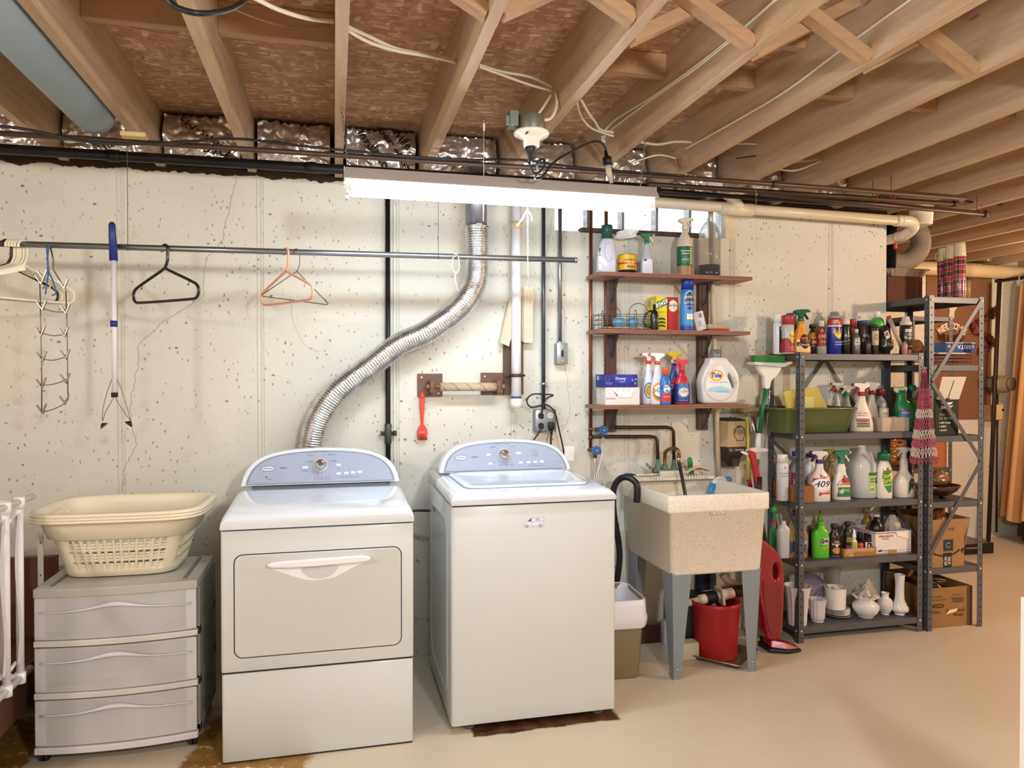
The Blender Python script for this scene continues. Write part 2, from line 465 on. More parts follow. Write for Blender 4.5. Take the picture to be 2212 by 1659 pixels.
MB().box(ws1 - .062, -.004, wz - .004, ws1 - .002, .16, ZW - .005).build('jamb', C('#d8cfae', .7, var=.15, vs=20), win)
MB().box(ws0, .02, wz + .198, ws1, .18, wz + .215).build('head', C('#6b4a33', .8), win)
MB().box(1.295, -.028, wz - .005, 2.03, .03, wz + .017).build('sill_rail', C('#4a352c', .7, var=.2), win)

# --- ceiling joists
ordn = ['first', 'second', 'third', 'fourth', 'fifth', 'sixth', 'seventh', 'eighth', 'ninth', 'tenth', 'eleventh', 'twelfth', 'thirteenth', 'fourteenth', 'fifteenth', 'sixteenth', 'seventeenth', 'eighteenth']
JX = lambda k: .043 + k * .4085                                      # right face of joist k
def joist(k):
    x1 = JX(k); x0 = x1 - .038; y1 = .18 if x1 < WX1 else YF + .1
    mb = MB(); n = 26
    mb.box(0, YB + .02, 0, x1 - x0, y1, ZC - ZJ)
    lab = f'{ordn[k + 3]} bare pine joist from the left under the strand board ceiling' if -3 <= k <= 14 else 'bare pine joist at the far left edge of the ceiling'
    return solo('ceiling_joist', mb, M_JOIST, lab, 'joist', (x0, 0, ZJ), 'bare pine joists of the ceiling', bev=.002)
for k in range(-3, 15): joist(k)
for k in (-6, -5, -4, 15, 16, 17): 
    x1 = JX(k); MBj = MB().box(x1 - .038, YB + .02, ZJ, x1, YF + .1 if x1 > WX1 else .18, ZC); struct('trim_%d' % (10 + k % 13), MBj, M_JOIST)

# solid blocking between joists
def blocking(ka, y, zb, lab, yy=None, th=.038):
    x0, x1 = JX(ka), JX(ka + 1) - .038
    solo('blocking_board', MB().box(0, 0, 0, x1 - x0, th, ZC - zb - .001), M_BLOCK, lab, 'blocking', (x0, y, zb), 'short boards nailed between the joists', bev=.002)
blocking(-2, -1.20, 2.582, 'short board between the first two joists right of the blue duct')
blocking(-1, -1.215, 2.572, 'short board between two joists directly left of the hanging chain joist')
blocking(2, -1.195, 2.588, 'short board between joists above the right part of the shop light')
blocking(3, -1.14, 2.60, 'short dark board between joists right of the taped white cable')
blocking(3, -1.47, 2.62, 'second short board between the same joists, nearer to the viewer')
blocking(4, -1.21, 2.572, 'short board between joists above the shelf boards on the wall')
blocking(5, -1.205, 2.56, 'small visible block between joists high over the grey metal rack')
blocking(6, -1.2, 2.565, 'short board between joists at the upper right')
# cross bridging struts
def strut(k, up, lab, y=-1.80):
    x0, x1 = JX(k), JX(k + 1) - .038
    za, zb = (ZJ + .012, ZC - .02) if up else (ZC - .02, ZJ + .012)
    a, b = Vector((x0, y + (.05 if up else 0), za)), Vector((x1, y + (.05 if up else 0), zb))
    d = (b - a); L = d.length; d.normalize(); nrm = Vector((-d.z, 0, d.x))
    mb = MB()
    pts = [a + nrm * .019, b + nrm * .019, b - nrm * .019, a - nrm * .019]
    mb.prism([(p.x - x0, p.z - ZJ) for p in pts], 0, .045)
    solo('bridging_strut', mb, M_BLOCK, lab, 'strut', (x0, a.y, ZJ), 'slanting bridging struts between joists', bev=.001)
side = {0: 'centre joist', 1: 'joist pierced by the cables', 2: 'joist beside the lampholder', 3: 'sixth joist', 4: 'seventh joist', 5: 'eighth joist'}
for k in range(0, 6):
    strut(k, False, f'bridging strut dropping rightwards from the {side[k]}', -1.86 if k == 1 else -1.80)
for k in range(1, 5):
    strut(k, True, f'bridging strut rising rightwards from the {side[k]}', -1.86 if k == 1 else -1.80)

# --- foil faced insulation batts in the joist bays
tf = NT('crumpled_foil')
n1 = tf.noise(6, 3, .6, dist=1.5); n2 = tf.voro(14, tf.mapping((1, 1, 1), src=None), 'F2')
tf.set(Base_Color=tf.ramp(n1, [(.3, '#c9c1b6'), (.7, '#f0ece6')]), Metallic=.85, Roughness=.26)
tf.bump(n2, .25, .012)
M_FOIL = tf.m
M_INK = C('#15130f', .7, var=0)
def batt(x0, x1, lab, y=-.115, texts=(), top=2.655, bot=None, seed=0):
    bot = bot or ZW + .012
    x0 += .012; x1 -= .016
    W_, Hh = x1 - x0 - .012, top - bot
    def fn(u, v):
        t = top - .012 * noise.noise((u * 6 + seed, 0, 5)) - .03 * abs(noise.noise((u * 11 + seed, 2, 5))) - bot
        p = Vector((u * 5 + seed, v * 4, seed))
        d = noise.noise(p * .6) * .02 + abs(noise.noise(p * 1.2)) * .028 + abs(noise.noise(p * 2.5)) * .009
        d += .02 * math.sin(v * PI)
        return Vector((u * W_, -d, v * t))
    mb = MB().grid(fn, 44, 28, smooth=True)
    mb.mat(1)
    for st, cu, cv, w_, h_, rot in texts:
        def tfn(a, b):
            u = min(max(a / W_, 0), 1); v = min(max(b / Hh, 0), 1); p = fn(u, v); q = Vector((u * 5 + seed, v * 4, seed)); p.y = -(noise.noise(q * .6) * .02 + .033 + .02 * math.sin(v * PI)); return p
        put_text(mb, st, cu * W_, cv * Hh, w_, h_, tfn, .03, rot=rot)
    mb.mat(2).box(0, .012, 0, W_, .25, Hh)
    solo('insulation_batt', mb, [M_FOIL, M_INK, C('#7d5a2c', .95, bump=.6, bs=40)], lab, 'insulation', (x0 + .006, y, bot), 'foil faced insulation batts along the top of the wall')
bays = {-4: ('crumpled foil batt at the far left edge with black letters', [('Johns-M', .75, .55, .2, .045, 2.6)]),
        -3: ('foil batt behind the end of the blue grey duct', [('Ma', .5, .12, .08, .05, .5)]),
        -2: ('foil batt with upside-down slanting black printing', [('Johns-Ma', .56, .52, .27, .05, 2.50), ('JM', .70, .10, .1, .06, -.65)]),
        -1: ('plain silver foil batt with a torn wavy top edge', []),
        0: ('foil batt printed with fiber glass insulation in slanting letters', [('nville', .80, .80, .13, .045, -.93), ('fiber glass', .66, .55, .27, .045, -.93), ('insulation', .42, .42, .25, .045, -.93)]),
        1: ('torn foil batt around the silver vent pipe', []),
        2: ('dull foil batt behind the hanging black cord', []),
        3: ('small foil batt behind the shop light chain', []), 4: ('foil batt above the white pipe elbow', []),
        5: ('foil batt over the wall right of the window', []), 6: ('dim foil batt close to the end of the wall', []), }
for k, (lab, tx) in bays.items(): batt(JX(k), JX(k + 1) - .038, lab, texts=tx, seed=k * 3.1 + 40)
batt(JX(12), JX(13) - .038, 'foil batt with black letters above the brown pinboard', YF - .02, [('Johns', .6, .6, .16, .05, 2.3)], top=2.66, bot=2.47, seed=3)
batt(JX(13), JX(14) - .038, 'foil batt above the far curtain corner', YF - .02, top=2.66, bot=2.47, seed=8)

# ============================================================ PIPES, DUCTS, WIRES OF THE CEILING
M_IRON = C('#27262a', .45, .6, var=.25, vs=14)
M_RUSTY = C('#41312b', .5, .5, var=.3, vs=9)
M_COPPER = C('#54403a', .4, .45, var=.3, vs=12)
M_PVC = C('#d8cbb2', .35, var=.05)
M_PVCW = C('#e6e6ea', .3, var=.03)
M_GALV = C('#8f9aa3', .32, .8, var=.15, vs=10)
M_CONDUIT = C('#46505a', .4, .7, var=.15)
M_ROMEX = C('#ddd4bd', .5)
M_CORD = C('#15171b', .45)
M_STRING = C('#e6e2d8', .8)
def pipe(name, pts, r, m, lab, cat='pipe', extra=None, n=14, group=None):
    o0 = Vector(pts[0])
    mb = MB().tube([Vector(p) - o0 for p in pts], r, n)
    if extra: extra(mb, o0)
    return solo(name, mb, m, lab, cat, o0, group)
def coup(mb, o0, p, d, r, L, mat=None):
    p = Vector(p) - o0; d = Vector(d).normalized()
    mb.cyl(p - d * L / 2, p + d * L / 2, r, 14)
X = Vector((1, 0, 0))
pipe('iron_pipe', [(-2.6, -.23, 2.408), (1.62, -.30, 2.408)], .022, M_IRON, 'thick black iron pipe running along the top of the wall', extra=lambda mb, o: (coup(mb, o, (-.93, -.257, 2.408), X, .026, .05), coup(mb, o, (-.10, -.273, 2.408), X, .026, .05), coup(mb, o, (.7, -.284, 2.408), X, .026, .05)))
q0, q1, q2 = P(0, 288, Y=-.6), P(1480, 384, Y=-.6), P(2085, 428, Y=-.6)
pipe('copper_pipe', [q0 + (q0 - q1) * .3, q1, q2], [.011, .011, .013], M_COPPER, 'long thin brown pipe strapped under the joists above the light', extra=lambda mb, o: coup(mb, o, q1.lerp(q2, .3), X, .017, .03))
a, b = P(1400, 398, Y=-.48), P(2062, 440, Y=-.48)
pipe('copper_pipe', [a, b], .012, M_RUSTY, 'brown pipe ending under the joists, second below the ceiling at right', extra=lambda mb, o: coup(mb, o, b, X, .016, .03))
a2, b2 = P(1640, 419, Y=-.36), P(2128, 462, Y=-.36)
pipe('copper_pipe', [a2, b2], .014, M_COPPER, 'lowest brown pipe ending in a hanger near the far room', extra=lambda mb, o: coup(mb, o, b2, X, .02, .02))
a3, b3 = P(1410, 412, Y=-.3), P(1900, 447, Y=-.3)
pipe('iron_pipe', [a3, b3], .011, M_IRON, 'thin black pipe directly above the beige drain pipe')
# copper hanger hooks
for i, (px, py, yy) in enumerate(((1925, 425, -.6), (2110, 452, -.36), (1885, 430, -.48), (1465, 355, -.6))):
    p = P(px, py, Y=yy)
    solo('pipe_hook', MB().tube([(0, 0, ZJ - p.z + .03), (0, 0, .0), (0, -.02, -.02), (0, -.035, 0), (0, -.03, .02)], .002, 6), C('#a04a38', .5, .5), ('red wire hook holding the long pipe under the eighth joist', 'red wire hook at the end of the lowest pipe', 'red wire hook on the middle brown pipe', 'red wire hook near the right chain of the light')[i], 'hook', p)
# beige drain
dz = P(1700, 461, Y=-.12)
d0, d1 = P(1380, 434, Y=-.12), P(1945, 477, Y=-.12)
dr = thing('drain_pipe', 'beige plastic drain pipe sloping along the wall to an elbow', 'pipe', d0)
L = d1 - d0
e = L + Vector((.05, .0, -.004)); 
MB().tube([(0, 0, 0), L], .029, 18).build('pipe_run', M_PVC, dr)
pts = crom([L + X * .0, L + Vector((.07, .0, -.003)), L + Vector((.115, .03, -.03)), L + Vector((.12, .10, -.06)), L + Vector((.12, .16, -.062))], 5)
MB().tube(pts, .034, 18).cyl(L - X * .035, L + X * .004, .034).build('elbow', C('#e3d6be', .3), dr)
MB().tube([L + Vector((.12, .15, -.062)), L + Vector((.12, .7, -.075))], .029, 16).build('pipe_run', M_PVC, dr)
t_ = (P(1590, 452, Y=-.12) - d0)
MB().cyl(t_ - X * .10, t_ + X * .10, .035, 18).build('tee', C('#dccfb6', .35), dr)
br = [t_ + Vector((.03, 0, .0)), t_ + Vector((-.05, -.02, .07)), t_ + Vector((-.10, -.03, .11)), t_ + Vector((-.17, 0, .15))]
MB().tube(crom(br, 5), .031, 16).cyl(br[1], br[2], .036).build('branch', C('#e0d9cc', .35), dr)
# white jug shaped cup hung behind the elbow
JX = lambda k: .043 + k * .4085
p = P(1990, 468, Y=.05)
solo('plastic_pail', MB().lathe([(.055, -.055), (.062, -.05), (.07, .06), (.074, .062)], n=20).tube([(0, 0, .06), (JX(8) - .02 - p.x, 0, ZJ - p.z + .01)], .003, 6).tube([(-.07, 0, .055), (0, 0, .09), (.07, 0, .055)], .003, 6), C('#ece7dd', .4), 'white plastic pail hanging behind the pipe elbow at wall end', 'pail', p)
pipe('drain_pipe', crom([P(1118, 400, Y=-.08), P(1119, 384, Y=-.08), P(1132, 373, Y=-.08), P(1180, 372, Y=-.08), P(1262, 381, Y=-.08)], 4), .024, M_PVC, 'beige pipe elbow just above the middle of the shop light')
# far pipe, flexible duct
a = P(1990, 577, Y=YF - .1); b = a + Vector((2.6, 0, -.03))
pipe('drain_pipe', [a - X * .9, b], .058, C('#d3bb93', .4), 'wide beige pipe crossing above the brown pinboard', n=20)
fd = crom([P(1952, 470, Y=.42), P(1985, 505, Y=.4), P(1985, 540, Y=.4), P(1955, 566, Y=.4), P(1915, 560, Y=.4), P(1900, 520, Y=.45)], 14)
mb = MB(); o0 = Vector(fd[0]); pp = []; rr = []
for i in range(len(fd) - 1):
    for k in range(3): pp.append(fd[i].lerp(fd[i + 1], k / 3) - o0); rr.append(.062 + (.003 if k == 1 else 0))
mb.tube(pp, rr, 20)
solo('flexible_duct', mb, C('#8b8071', .6, var=.1), 'grey corrugated duct bending down behind the end of the wall', 'duct', o0)
pipe('soil_pipe', [Vector((P(1925, 500, Y=.25).x, .25, ZC - .002)), Vector((P(1925, 500, Y=.25).x, .25, 2.02)), Vector((P(1925, 500, Y=.25).x - .12, .25, 1.98))], .035, M_IRON, 'black vertical pipe just behind the end of the wall')
solo('valve_handle', MB().cb((0, 0, 0), (.02, .02, .07)).cyl((0, 0, 0), (-.02, .05, 0), .006), C('#d8424a', .4), 'small red valve handle beside the black pipe', 'valve', P(1934, 526, Y=.2), bev=.004)

# blue grey round duct, upper left
pc = Vector((-.900, -.60, 2.462)); pa = Vector((-.900, -3.4, 2.462))
M_DUCT = C('#84929a', .55, var=.12, vs=5)
rd = thing('round_duct', 'blue grey round duct between the first joists, closed at the wall end', 'duct', pa)
MB().tube([(0, 0, 0), pc - pa + Vector((0, -.08, 0)), pc - pa + Vector((.0, -.02, 0)), pc - pa], [.078, .078, .074, .055], 28).build('tube', M_DUCT, rd)
solo('wood_shim', MB().cb((0, 0, 0), (.09, .05, .018)), C('#cdb27c', .7), 'small pale wood scrap beside the end of the blue duct', 'wood', P(290, 293, Y=-.66), bev=.003)

# cables
def cable(pts, r, lab, m=None, name='cable', n=6, cat='cable', k=6):
    c = crom(pts, k); return pipe(name, c, r, m or M_ROMEX, lab, cat, n=n)
rx = lambda px, py, k, off=.004: P(px, py, X=JX(k) + off)
cable([P(530, -15, Y=-1.9), P(600, 20, Y=-1.75), P(665, 40, Y=-1.6), P(722, 47, Y=-1.5)], .006, 'thick pale cable curving to the centre joist', k=8)
cable([P(752, 58, Y=-1.5), P(800, 80, Y=-1.42), P(860, 106, Y=-1.36), P(930, 118, Y=-1.3), P(985, 130, Y=-1.25)], .0058, 'upper pale cable of the pair between centre joist and next')
cable([P(752, 66, Y=-1.52), P(800, 92, Y=-1.45), P(860, 110, Y=-1.4), P(920, 120, Y=-1.33), P(985, 134, Y=-1.25)], .0058, 'lower pale cable of the pair between centre joist and next')
cable([P(1035, 140, Y=-1.2), P(1085, 155, Y=-1.15), P(1150, 168, Y=-1.1), P(1212, 198, Y=-1.02)], .0048, 'upper cable of the pair reaching the joist behind the lampholder')
cable([P(1035, 144, Y=-1.22), P(1085, 162, Y=-1.18), P(1150, 185, Y=-1.12), P(1208, 200, Y=-1.02)], .0048, 'lower cable of the pair reaching the joist behind the lampholder')
cable([P(1200, 200, Y=-1.1), P(1203, 225, Y=-1.15), P(1190, 255, Y=-1.2), P(1165, 258, Y=-1.22), P(1150, 248, Y=-1.2)], .0062, 'short loop of cable entering the ceiling lampholder box')
cable([P(1190, 205, Y=-1.08), P(1176, 228, Y=-1.15), P(1160, 250, Y=-1.2)], .005, 'straight short cable into the lampholder box')
cable([P(1245, 218, X=.859), P(1255, 250, Y=-.95), P(1275, 275, Y=-.9), P(1305, 288, Y=-.86), P(1326, 294, Y=-.85)], .0042, 'thin white cable dropping right of the lampholder joist')
cable([P(1255, 215, Y=-.98), P(1272, 245, Y=-.95), P(1285, 262, Y=-.9), P(1297, 280, Y=-.86), P(1325, 286, Y=-.85)], .0055, 'thicker white cable dropping right of the lampholder joist')
cable([P(1304, 285, X=1.226), P(1330, 258, X=1.226), P(1400, 215, X=1.226), P(1500, 145, X=1.226), P(1600, 65, X=1.226), P(1680, -5, X=1.226)], .005, 'white cable stapled along the side of the sixth joist')
cable([P(1315, 284, X=1.226), P(1400, 220, X=1.226), P(1500, 150, X=1.226), P(1600, 70, X=1.226)], .004, 'second cable running beside the long stapled one')
cable([P(1480, 322, X=1.633), P(1520, 300, X=1.633), P(1600, 255, X=1.633), P(1700, 195, X=1.633), P(1840, 90, X=1.633), P(1965, 0, X=1.633), P(2010, -30, X=1.633)], .005, 'white cable stapled along the side of the seventh joist')
cable([P(1380, 306, Y=-.75), P(1420, 312, Y=-.7), P(1460, 306, Y=-.65), P(1500, 308, Y=-.6)], .006, 'pale cable crossing behind the light chain')
cable([P(1500, 310, Y=-.6), P(1580, 310, Y=-.55), P(1640, 312, Y=-.5), P(1672, 318, Y=-.5)], .004, 'thin cable pair ending in a hole of the eighth joist')
cable([P(1590, 342, Y=-.5), P(1640, 335, Y=-.5), P(1672, 322, Y=-.5)], .003, 'thin dark cable into the same hole', M_CORD)
cable([P(1680, 365, Y=-.5), P(1720, 368, Y=-.5), P(1770, 350, Y=-.45), P(1820, 335, Y=-.4)], .005, 'white cable sagging between the eighth and ninth joists')
cable([P(1715, 350, Y=-.45), P(1760, 345, Y=-.42), P(1820, 331, Y=-.4)], .0045, 'short white cable above the sagging one')
cable([P(1900, 360, Y=-.3), P(1930, 345, Y=-.25), P(1950, 352, Y=-.2)], .004, 'short cable end beside the tenth joist')
cable([P(1365, 352, Y=-.7), P(1420, 335, Y=-.65), P(1460, 342, Y=-.6)], .004, 'short white cable under the insulation near the right chain')
cable([P(-20, 270, Y=-.66), P(60, 280, Y=-.66), P(180, 305, Y=-.66), P(290, 311, Y=-.66), P(400, 306, Y=-.66), P(515, 300, Y=-.66), P(640, 314, Y=-.66), P(850, 335, Y=-.66), P(1000, 345, Y=-.66), P(1128, 346, Y=-.66), P(1250, 362, Y=-.64), P(1480, 380, Y=-.62)], .0055, 'black cable draped along the long thin pipe', M_CORD)
cable([P(1990, 423, Y=-.5), P(2060, 430, Y=-.3), P(2130, 440, Y=-.1), P(2230, 442, Y=.2)], .006, 'dark cable crossing the far joists at right', M_CORD)
lp = [P(360, -5, Y=-2.2), P(380, 15, Y=-2.2), P(430, 29, Y=-2.2), P(490, 22, Y=-2.15), P(530, 0, Y=-2.1), P(560, -30, Y=-2.0)]
cable(lp, .006, 'black cord hanging in a loop at the top left', M_CORD)
cable([P(500, 18, Y=-1.6), P(570, 45, Y=-1.5), P(640, 60, Y=-1.4), P(715, 52, Y=-1.35)], .0018, 'very thin wire sagging between the second and centre joists', C('#8a6a55', .5))

# porcelain lampholder on a metal box
lh = thing('ceiling_lampholder', 'white porcelain lampholder on a grey metal box on the joist', 'lampholder', P(1148, 290, Y=-1.2))
MB().lathe([(.052, 0), (.052, .055)], (0, 0, .008), 8).build('junction_box', C('#74746a', .45, .5, var=.2), lh, bev=.003)
MB().box(-.085, -.02, .02, -.052, .03, .075).box(-.10, -.02, .02, -.085, -.012, .055).build('cable_clamp', C('#7f8680', .4, .7), lh, bev=.002)
MB().lathe([(.062, .008), (.066, .002), (.062, -.006), (.035, -.016), (.030, -.022), (.029, -.045), (.024, -.048), (.020, -.047)], n=28, caps=(True, True)).build('socket', C('#eeeae0', .25, coat=.5), lh)
MB().box(-.032, -.054, -.013, -.026, -.030, -.009).build('slot', C('#3a3a36', .6), lh)
pl = thing('plug_adapter', 'black plug and cord hanging from the porcelain lampholder', 'plug', P(1146, 312, Y=-1.2))
MB().lathe([(.018, .0), (.020, -.012), (.018, -.03), (.010, -.04), (.010, -.058), (.006, -.062)], n=16).build('plug', C('#10151c', .4), pl)
o0 = pl.location
cpts = [P(1146, 334, Y=-1.2), P(1144, 355, Y=-1.2), P(1152, 372, Y=-1.2), P(1166, 372, Y=-1.2), P(1177, 355, Y=-1.19), P(1172, 344, Y=-1.18), P(1160, 352, Y=-1.2), P(1162, 372, Y=-1.15), P(1155, 385, Y=-1.12), P(1170, 383, Y=-1.1), P(1195, 352, Y=-1.05), P(1230, 330, Y=-1.0), P(1265, 312, Y=-.96), P(1290, 305, Y=-.95), P(1305, 315, Y=-.95), P(1310, 330, Y=-.95)]
MB().tube([p - o0 for p in crom(cpts, 6)], .0042, 8).build('cord', M_CORD, pl)
MB().tube([P(1308, 326, Y=-.95) - o0, P(1310, 338, Y=-.95) - o0, P(1311, 340, Y=-.95) - o0, P(1313, 357, Y=-.95) - o0], [.006, .009, .019, .019], 14).build('cord_socket', C('#10171f', .4), pl)
MB().tube([P(1313, 357, Y=-.95) - o0, P(1315, 372, Y=-.95) - o0, P(1321, 396, Y=-.95) - o0], [.013, .014, .008], 12, flat=.6).build('light_plug', C('#c9c4b8', .4), pl)
# plastic tie knot
solo('twine_knot', MB().tube(crom([(0, 0, 0), (.02, -.01, -.015), (-.01, .01, -.03), (.012, 0, -.045), (-.015, 0, -.02), (.03, 0, -.01), (.005, .01, .012), (.02, 0, -.06)], 5), .003, 6), M_STRING, 'white knotted twine tying the cables on the joist', 'twine', P(1306, 287, X=1.226))

# ============================================================ SHOP LIGHT
lx0, lx1, ly, lz = .036, 1.262, -.99, 2.135
sl = thing('shop_light', 'hanging fluorescent shop light with two glowing tubes', 'light', ((lx0 + lx1) / 2, ly, lz))
hl = (lx1 - lx0) / 2
M_SHADE = C('#b3afac', .35, coat=.3)
prof = [(-.075, .030), (-.035, .078), (.035, .078), (.075, .030)]
mb = MB()
inn = [(a * .97, b - .003) for a, b in prof]
ring0 = [(-hl, a, b) for a, b in prof + inn[::-1]]; ring1 = [(hl, a, b) for a, b in prof + inn[::-1]]
mb.loft([ring0, ring1], True, True, smooth=False)
mb.build('reflector', M_SHADE, sl)
for s in (-1, 1):
    x0 = s * hl; MB().prism([(x0, .03), (x0 - s * .004, .03), (x0 - s * .004, .075), (x0, .075)], -.05, .05).build('end_plate', M_SHADE, sl)
for yy in (-.038, .038):
    tt = NT('tube_glow'); tt.set(Base_Color=(.9, .95, 1, 1), Roughness=.4, Emission_Color=(.80, .91, 1, 1), Emission_Strength=TUBE_STRENGTH)
    MB().cyl((-hl + .03, yy, .008), (hl - .03, yy, .008), .019, 20).build('tube', tt.m, sl)
    for s in (-1, 1):
        MB().box(s * (hl - .012) - .006, yy - .014, -.022, s * (hl - .012) + .006, yy + .014, .035).cyl((s * (hl - .03), yy, .008), (s * (hl - .018), yy, .008), .0192, 16).build('lamp_socket', C('#e8e8e6', .35), sl, bev=.002)
def chain(a, b, lab):
    a, b = Vector(a), Vector(b); d = b - a; n = int(d.length / .016); mb = MB(); d.normalize()
    s1 = d.orthogonal().normalized(); s2 = d.cross(s1)
    for i in range(n):
        c = d * (i * .016 + .008); s = s1 if i % 2 else s2
        pts = [c + d * (.011 * math.cos(t)) + s * (.0045 * math.sin(t)) for t in [2 * PI * k / 8 for k in range(8)]]
        mb.tube(pts, .0013, 4, closed=True, caps=False)
    return solo('hanging_chain', mb, C('#8e8a84', .35, .8), lab, 'chain', a, 'thin chains holding the shop light')
chain((.022, -.99, ZJ + .06), (.052, -.99, lz + .08), 'thin chain holding the left end of the shop light')
chain((1.245, -.97, ZJ), (1.215, -.985, lz + .08), 'thin chain holding the right end of the shop light')
a = P(1400, 440, Y=-1.0)
cable([(lx1 - .01, ly - .03, lz + .02), (lx1 - .01, ly + .02, lz - .06), P(1388, 492, Y=-.6), P(1368, 505, Y=-.2)], .002, 'thin white cord from the light to the coil on the rail', M_STRING)
cl = MB()
for i in range(7):
    ry, rz = .028 + .003 * i, .018 + .003 * (i % 3)
    cl.tube([(( .055 + .002 * i) * math.cos(t), .008 * math.sin(3 * t + i) , rz * math.sin(t + .3 * i)) for t in [2 * PI * k / 20 for k in range(20)]], .0042, 6, closed=True, caps=False)
solo('cord_coil', cl, C('#eef4f6', .35), 'coil of shiny white cord lying at the window rail', 'cord', P(1353, 506, Y=-.06))

# unseen added bulbs, each in a porcelain holder
for i, (x, y, z, wt, c, r) in enumerate(BULBS):
    bl = thing('unseen_bulb', ('unseen bulb in a porcelain holder left of the viewer', 'unseen bulb in a porcelain holder behind the viewer', 'unseen bulb in a porcelain holder at the right side of the room', 'unseen bulb in a porcelain holder in the far room')[i], 'light', (x, y, z))
    MB().lathe([(.06, ZC - z - .001), (.062, ZC - z - .03), (.032, ZC - z - .05), (.03, .13), (.024, .12)], n=24).build('socket', C('#eeeae0', .3), bl)
    tb = NT('bulb_glow'); tb.set(Emission_Color=(*c, 1), Emission_Strength=4.0)
    MB().lathe([(.013, .12), (.014, .10), (.028, .06), (.030, .04), (.022, .017), (.002, .01)], n=20).build('bulb', tb.m, bl)
    ld = bpy.data.lights.new('bulb_light', 'POINT'); ld.energy = wt; ld.color = c; ld.shadow_soft_size = r
    lo = bpy.data.objects.new('bulb_light', ld); COL.objects.link(lo); lo.location = (x, y, z - .09 if r < .3 else z)

# ============================================================ APPLIANCES
M_WHITE = C('#cdd1d3', .22, coat=.6, var=.01)
M_WTOP = C('#dfe6ef', .12, coat=.8, var=.01)
M_SEAM = C('#2a2a2d', .8, var=0)
M_CONSF = C('#a9b5cb', .22, .15, var=.02, coat=.5)
M_CONSD = C('#7f8c9f', .3, var=.02)
M_CHROME = C('#d5d8dc', .12, 1, var=0)
M_INKG = C('#5c6676', .5, var=0)
M_BLUEINK = C('#26418f', .5, var=0)
ARCH = [(1, 0), (.975, .22), (.92, .46), (.82, .68), (.68, .83), (.5, .92), (.28, .975), (0, 1)]
def arch(w, h, k=6):
    r = [(v.x, v.y) for v in crom([(x * w, y * h, 0) for x, y in ARCH], k)]
    return r + [(-x, z) for x, z in r[-2::-1]]
def console(par, w, h, y0, z0, knobx, kz, buttons, lines, dryer):
    """curved control console; y0 front, z0 base, leaning back"""
    sl = .34
    def fr(pts, off, sc=1.0): return [(x, y0 + sl * z + off, z0 + z) for x, z in pts]
    o1 = arch(w / 2, h)
    mb = MB().loft([fr([(x * .985, z * .985) for x, z in o1], -.0), fr(o1, .012), fr(o1, .05), [(x * .96, y0 + .19, z0 + z * .93) for x, z in o1]], True, True)
    mb.build('console', M_WTOP, par)
    dep = lambda u, v: (u, y0 + sl * (v - z0) - .0035, v)
    a1 = [(x * .935, z * .90 + h * .022) for x, z in o1]; a2 = [(x * .905, z * .83 + h * .055) for x, z in o1]
    mb = MB().loft([fr(a1, -.0005), fr(a1, -.002)], False, True, smooth=False)
    mb.mat(1).loft([fr(a2, -.0021), fr(a2, -.0030)], False, True, smooth=False)
    c = mb.build('console_face', [M_CONSD, M_CONSF], par)
    # printing
    pm = MB()
    ell = lambda cx, cz, rx, rz, k=28: [(cx + rx * math.cos(2 * PI * i / k), cz + rz * math.sin(2 * PI * i / k)) for i in range(k)]
    lx, lz_ = -w * .335, z0 + h * .46
    for rx, rz, mi, of in ((.032, .0125, 1, 0), (.029, .0102, 0, .0004)):
        pm.mat(mi); pts = ell(lx, lz_, rx, rz); pm.add([(u, y0 + sl * (v - z0) - .0034 - of, v) for u, v in pts], [tuple(range(len(pts)))])
    pm.mat(1); dt = lambda u, v: (u, y0 + sl * (v - z0) - .0044, v)
    put_text(pm, 'Whirlpool', lx, lz_, .044, .009, dt, shear=.2)
    put_text(pm, 'cabrio', lx + .066, lz_ + .002, .032, .0075, dt)
    if dryer:
        put_text(pm, 'AccuDry', lx + .006, z0 + h * .17, .026, .005, dt)
        pts = ell(lx - .006, z0 + h * .23, .006, .003); pm.add([dt(u, v) for u, v in pts], [tuple(range(len(pts)))])
    for tx, tz, tw, st in lines: put_text(pm, st, tx, z0 + tz * h, tw, .0042, dt, bold=.01)
    pm.build('printing', [C('#cfd8e6', .3, var=0), M_INKG], c)
    kb = MB()
    N_ = Vector((0, -1, sl)).normalized()
    kp = Vector((knobx, y0 + sl * kz * h - .003, z0 + kz * h))
    kb.cyl(kp, kp + N_ * .006, .034, 28).mat(1).tube([kp + N_ * .006, kp + N_ * .018, kp + N_ * .030, kp + N_ * .036], [.028, .026, .021, .012], 28)
    kb.build('knob', [C('#c8d0dc', .25, .3), M_CHROME], par)
    for bx, bz, bw in buttons:
        b = Vector((bx, y0 + sl * bz * h, z0 + bz * h))
        MB().rbox(b.x - bw / 2, b.y - .008, b.z - .006, b.x + bw / 2, b.y + .004, b.z + .006, .004, 3, .003).build('button', C('#dfe6ee', .25), par)

def top_panel(par, w, y0, y1, z0, zf, zb, m=M_WTOP, bow=.0):
    st = [(y0 + .006, z0 + .012), (y0, (z0 + zf) / 2 + .004), (y0 + .006, zf - .006), (y0 + .03, zf + .004), (y0 + .18, zf + .012), (y0 + .42, zf + (zb - zf) * .75), (y1, zb)]
    rings = []
    for y, z in st:
        hh = z - z0; r = min(.035, hh * .75)
        pr = [(w / 2, z0)]
        for k in range(7):
            a = PI / 2 * k / 6; pr.append((w / 2 - r * 1.15 * (1 - math.cos(a)), z - r + r * math.sin(a)))
        pr = pr + [(-x, zz) for x, zz in pr[::-1]]
        rings.append([(x, y, zz) for x, zz in pr])
    MB().loft(rings, True, True).build('top_panel', m, par)

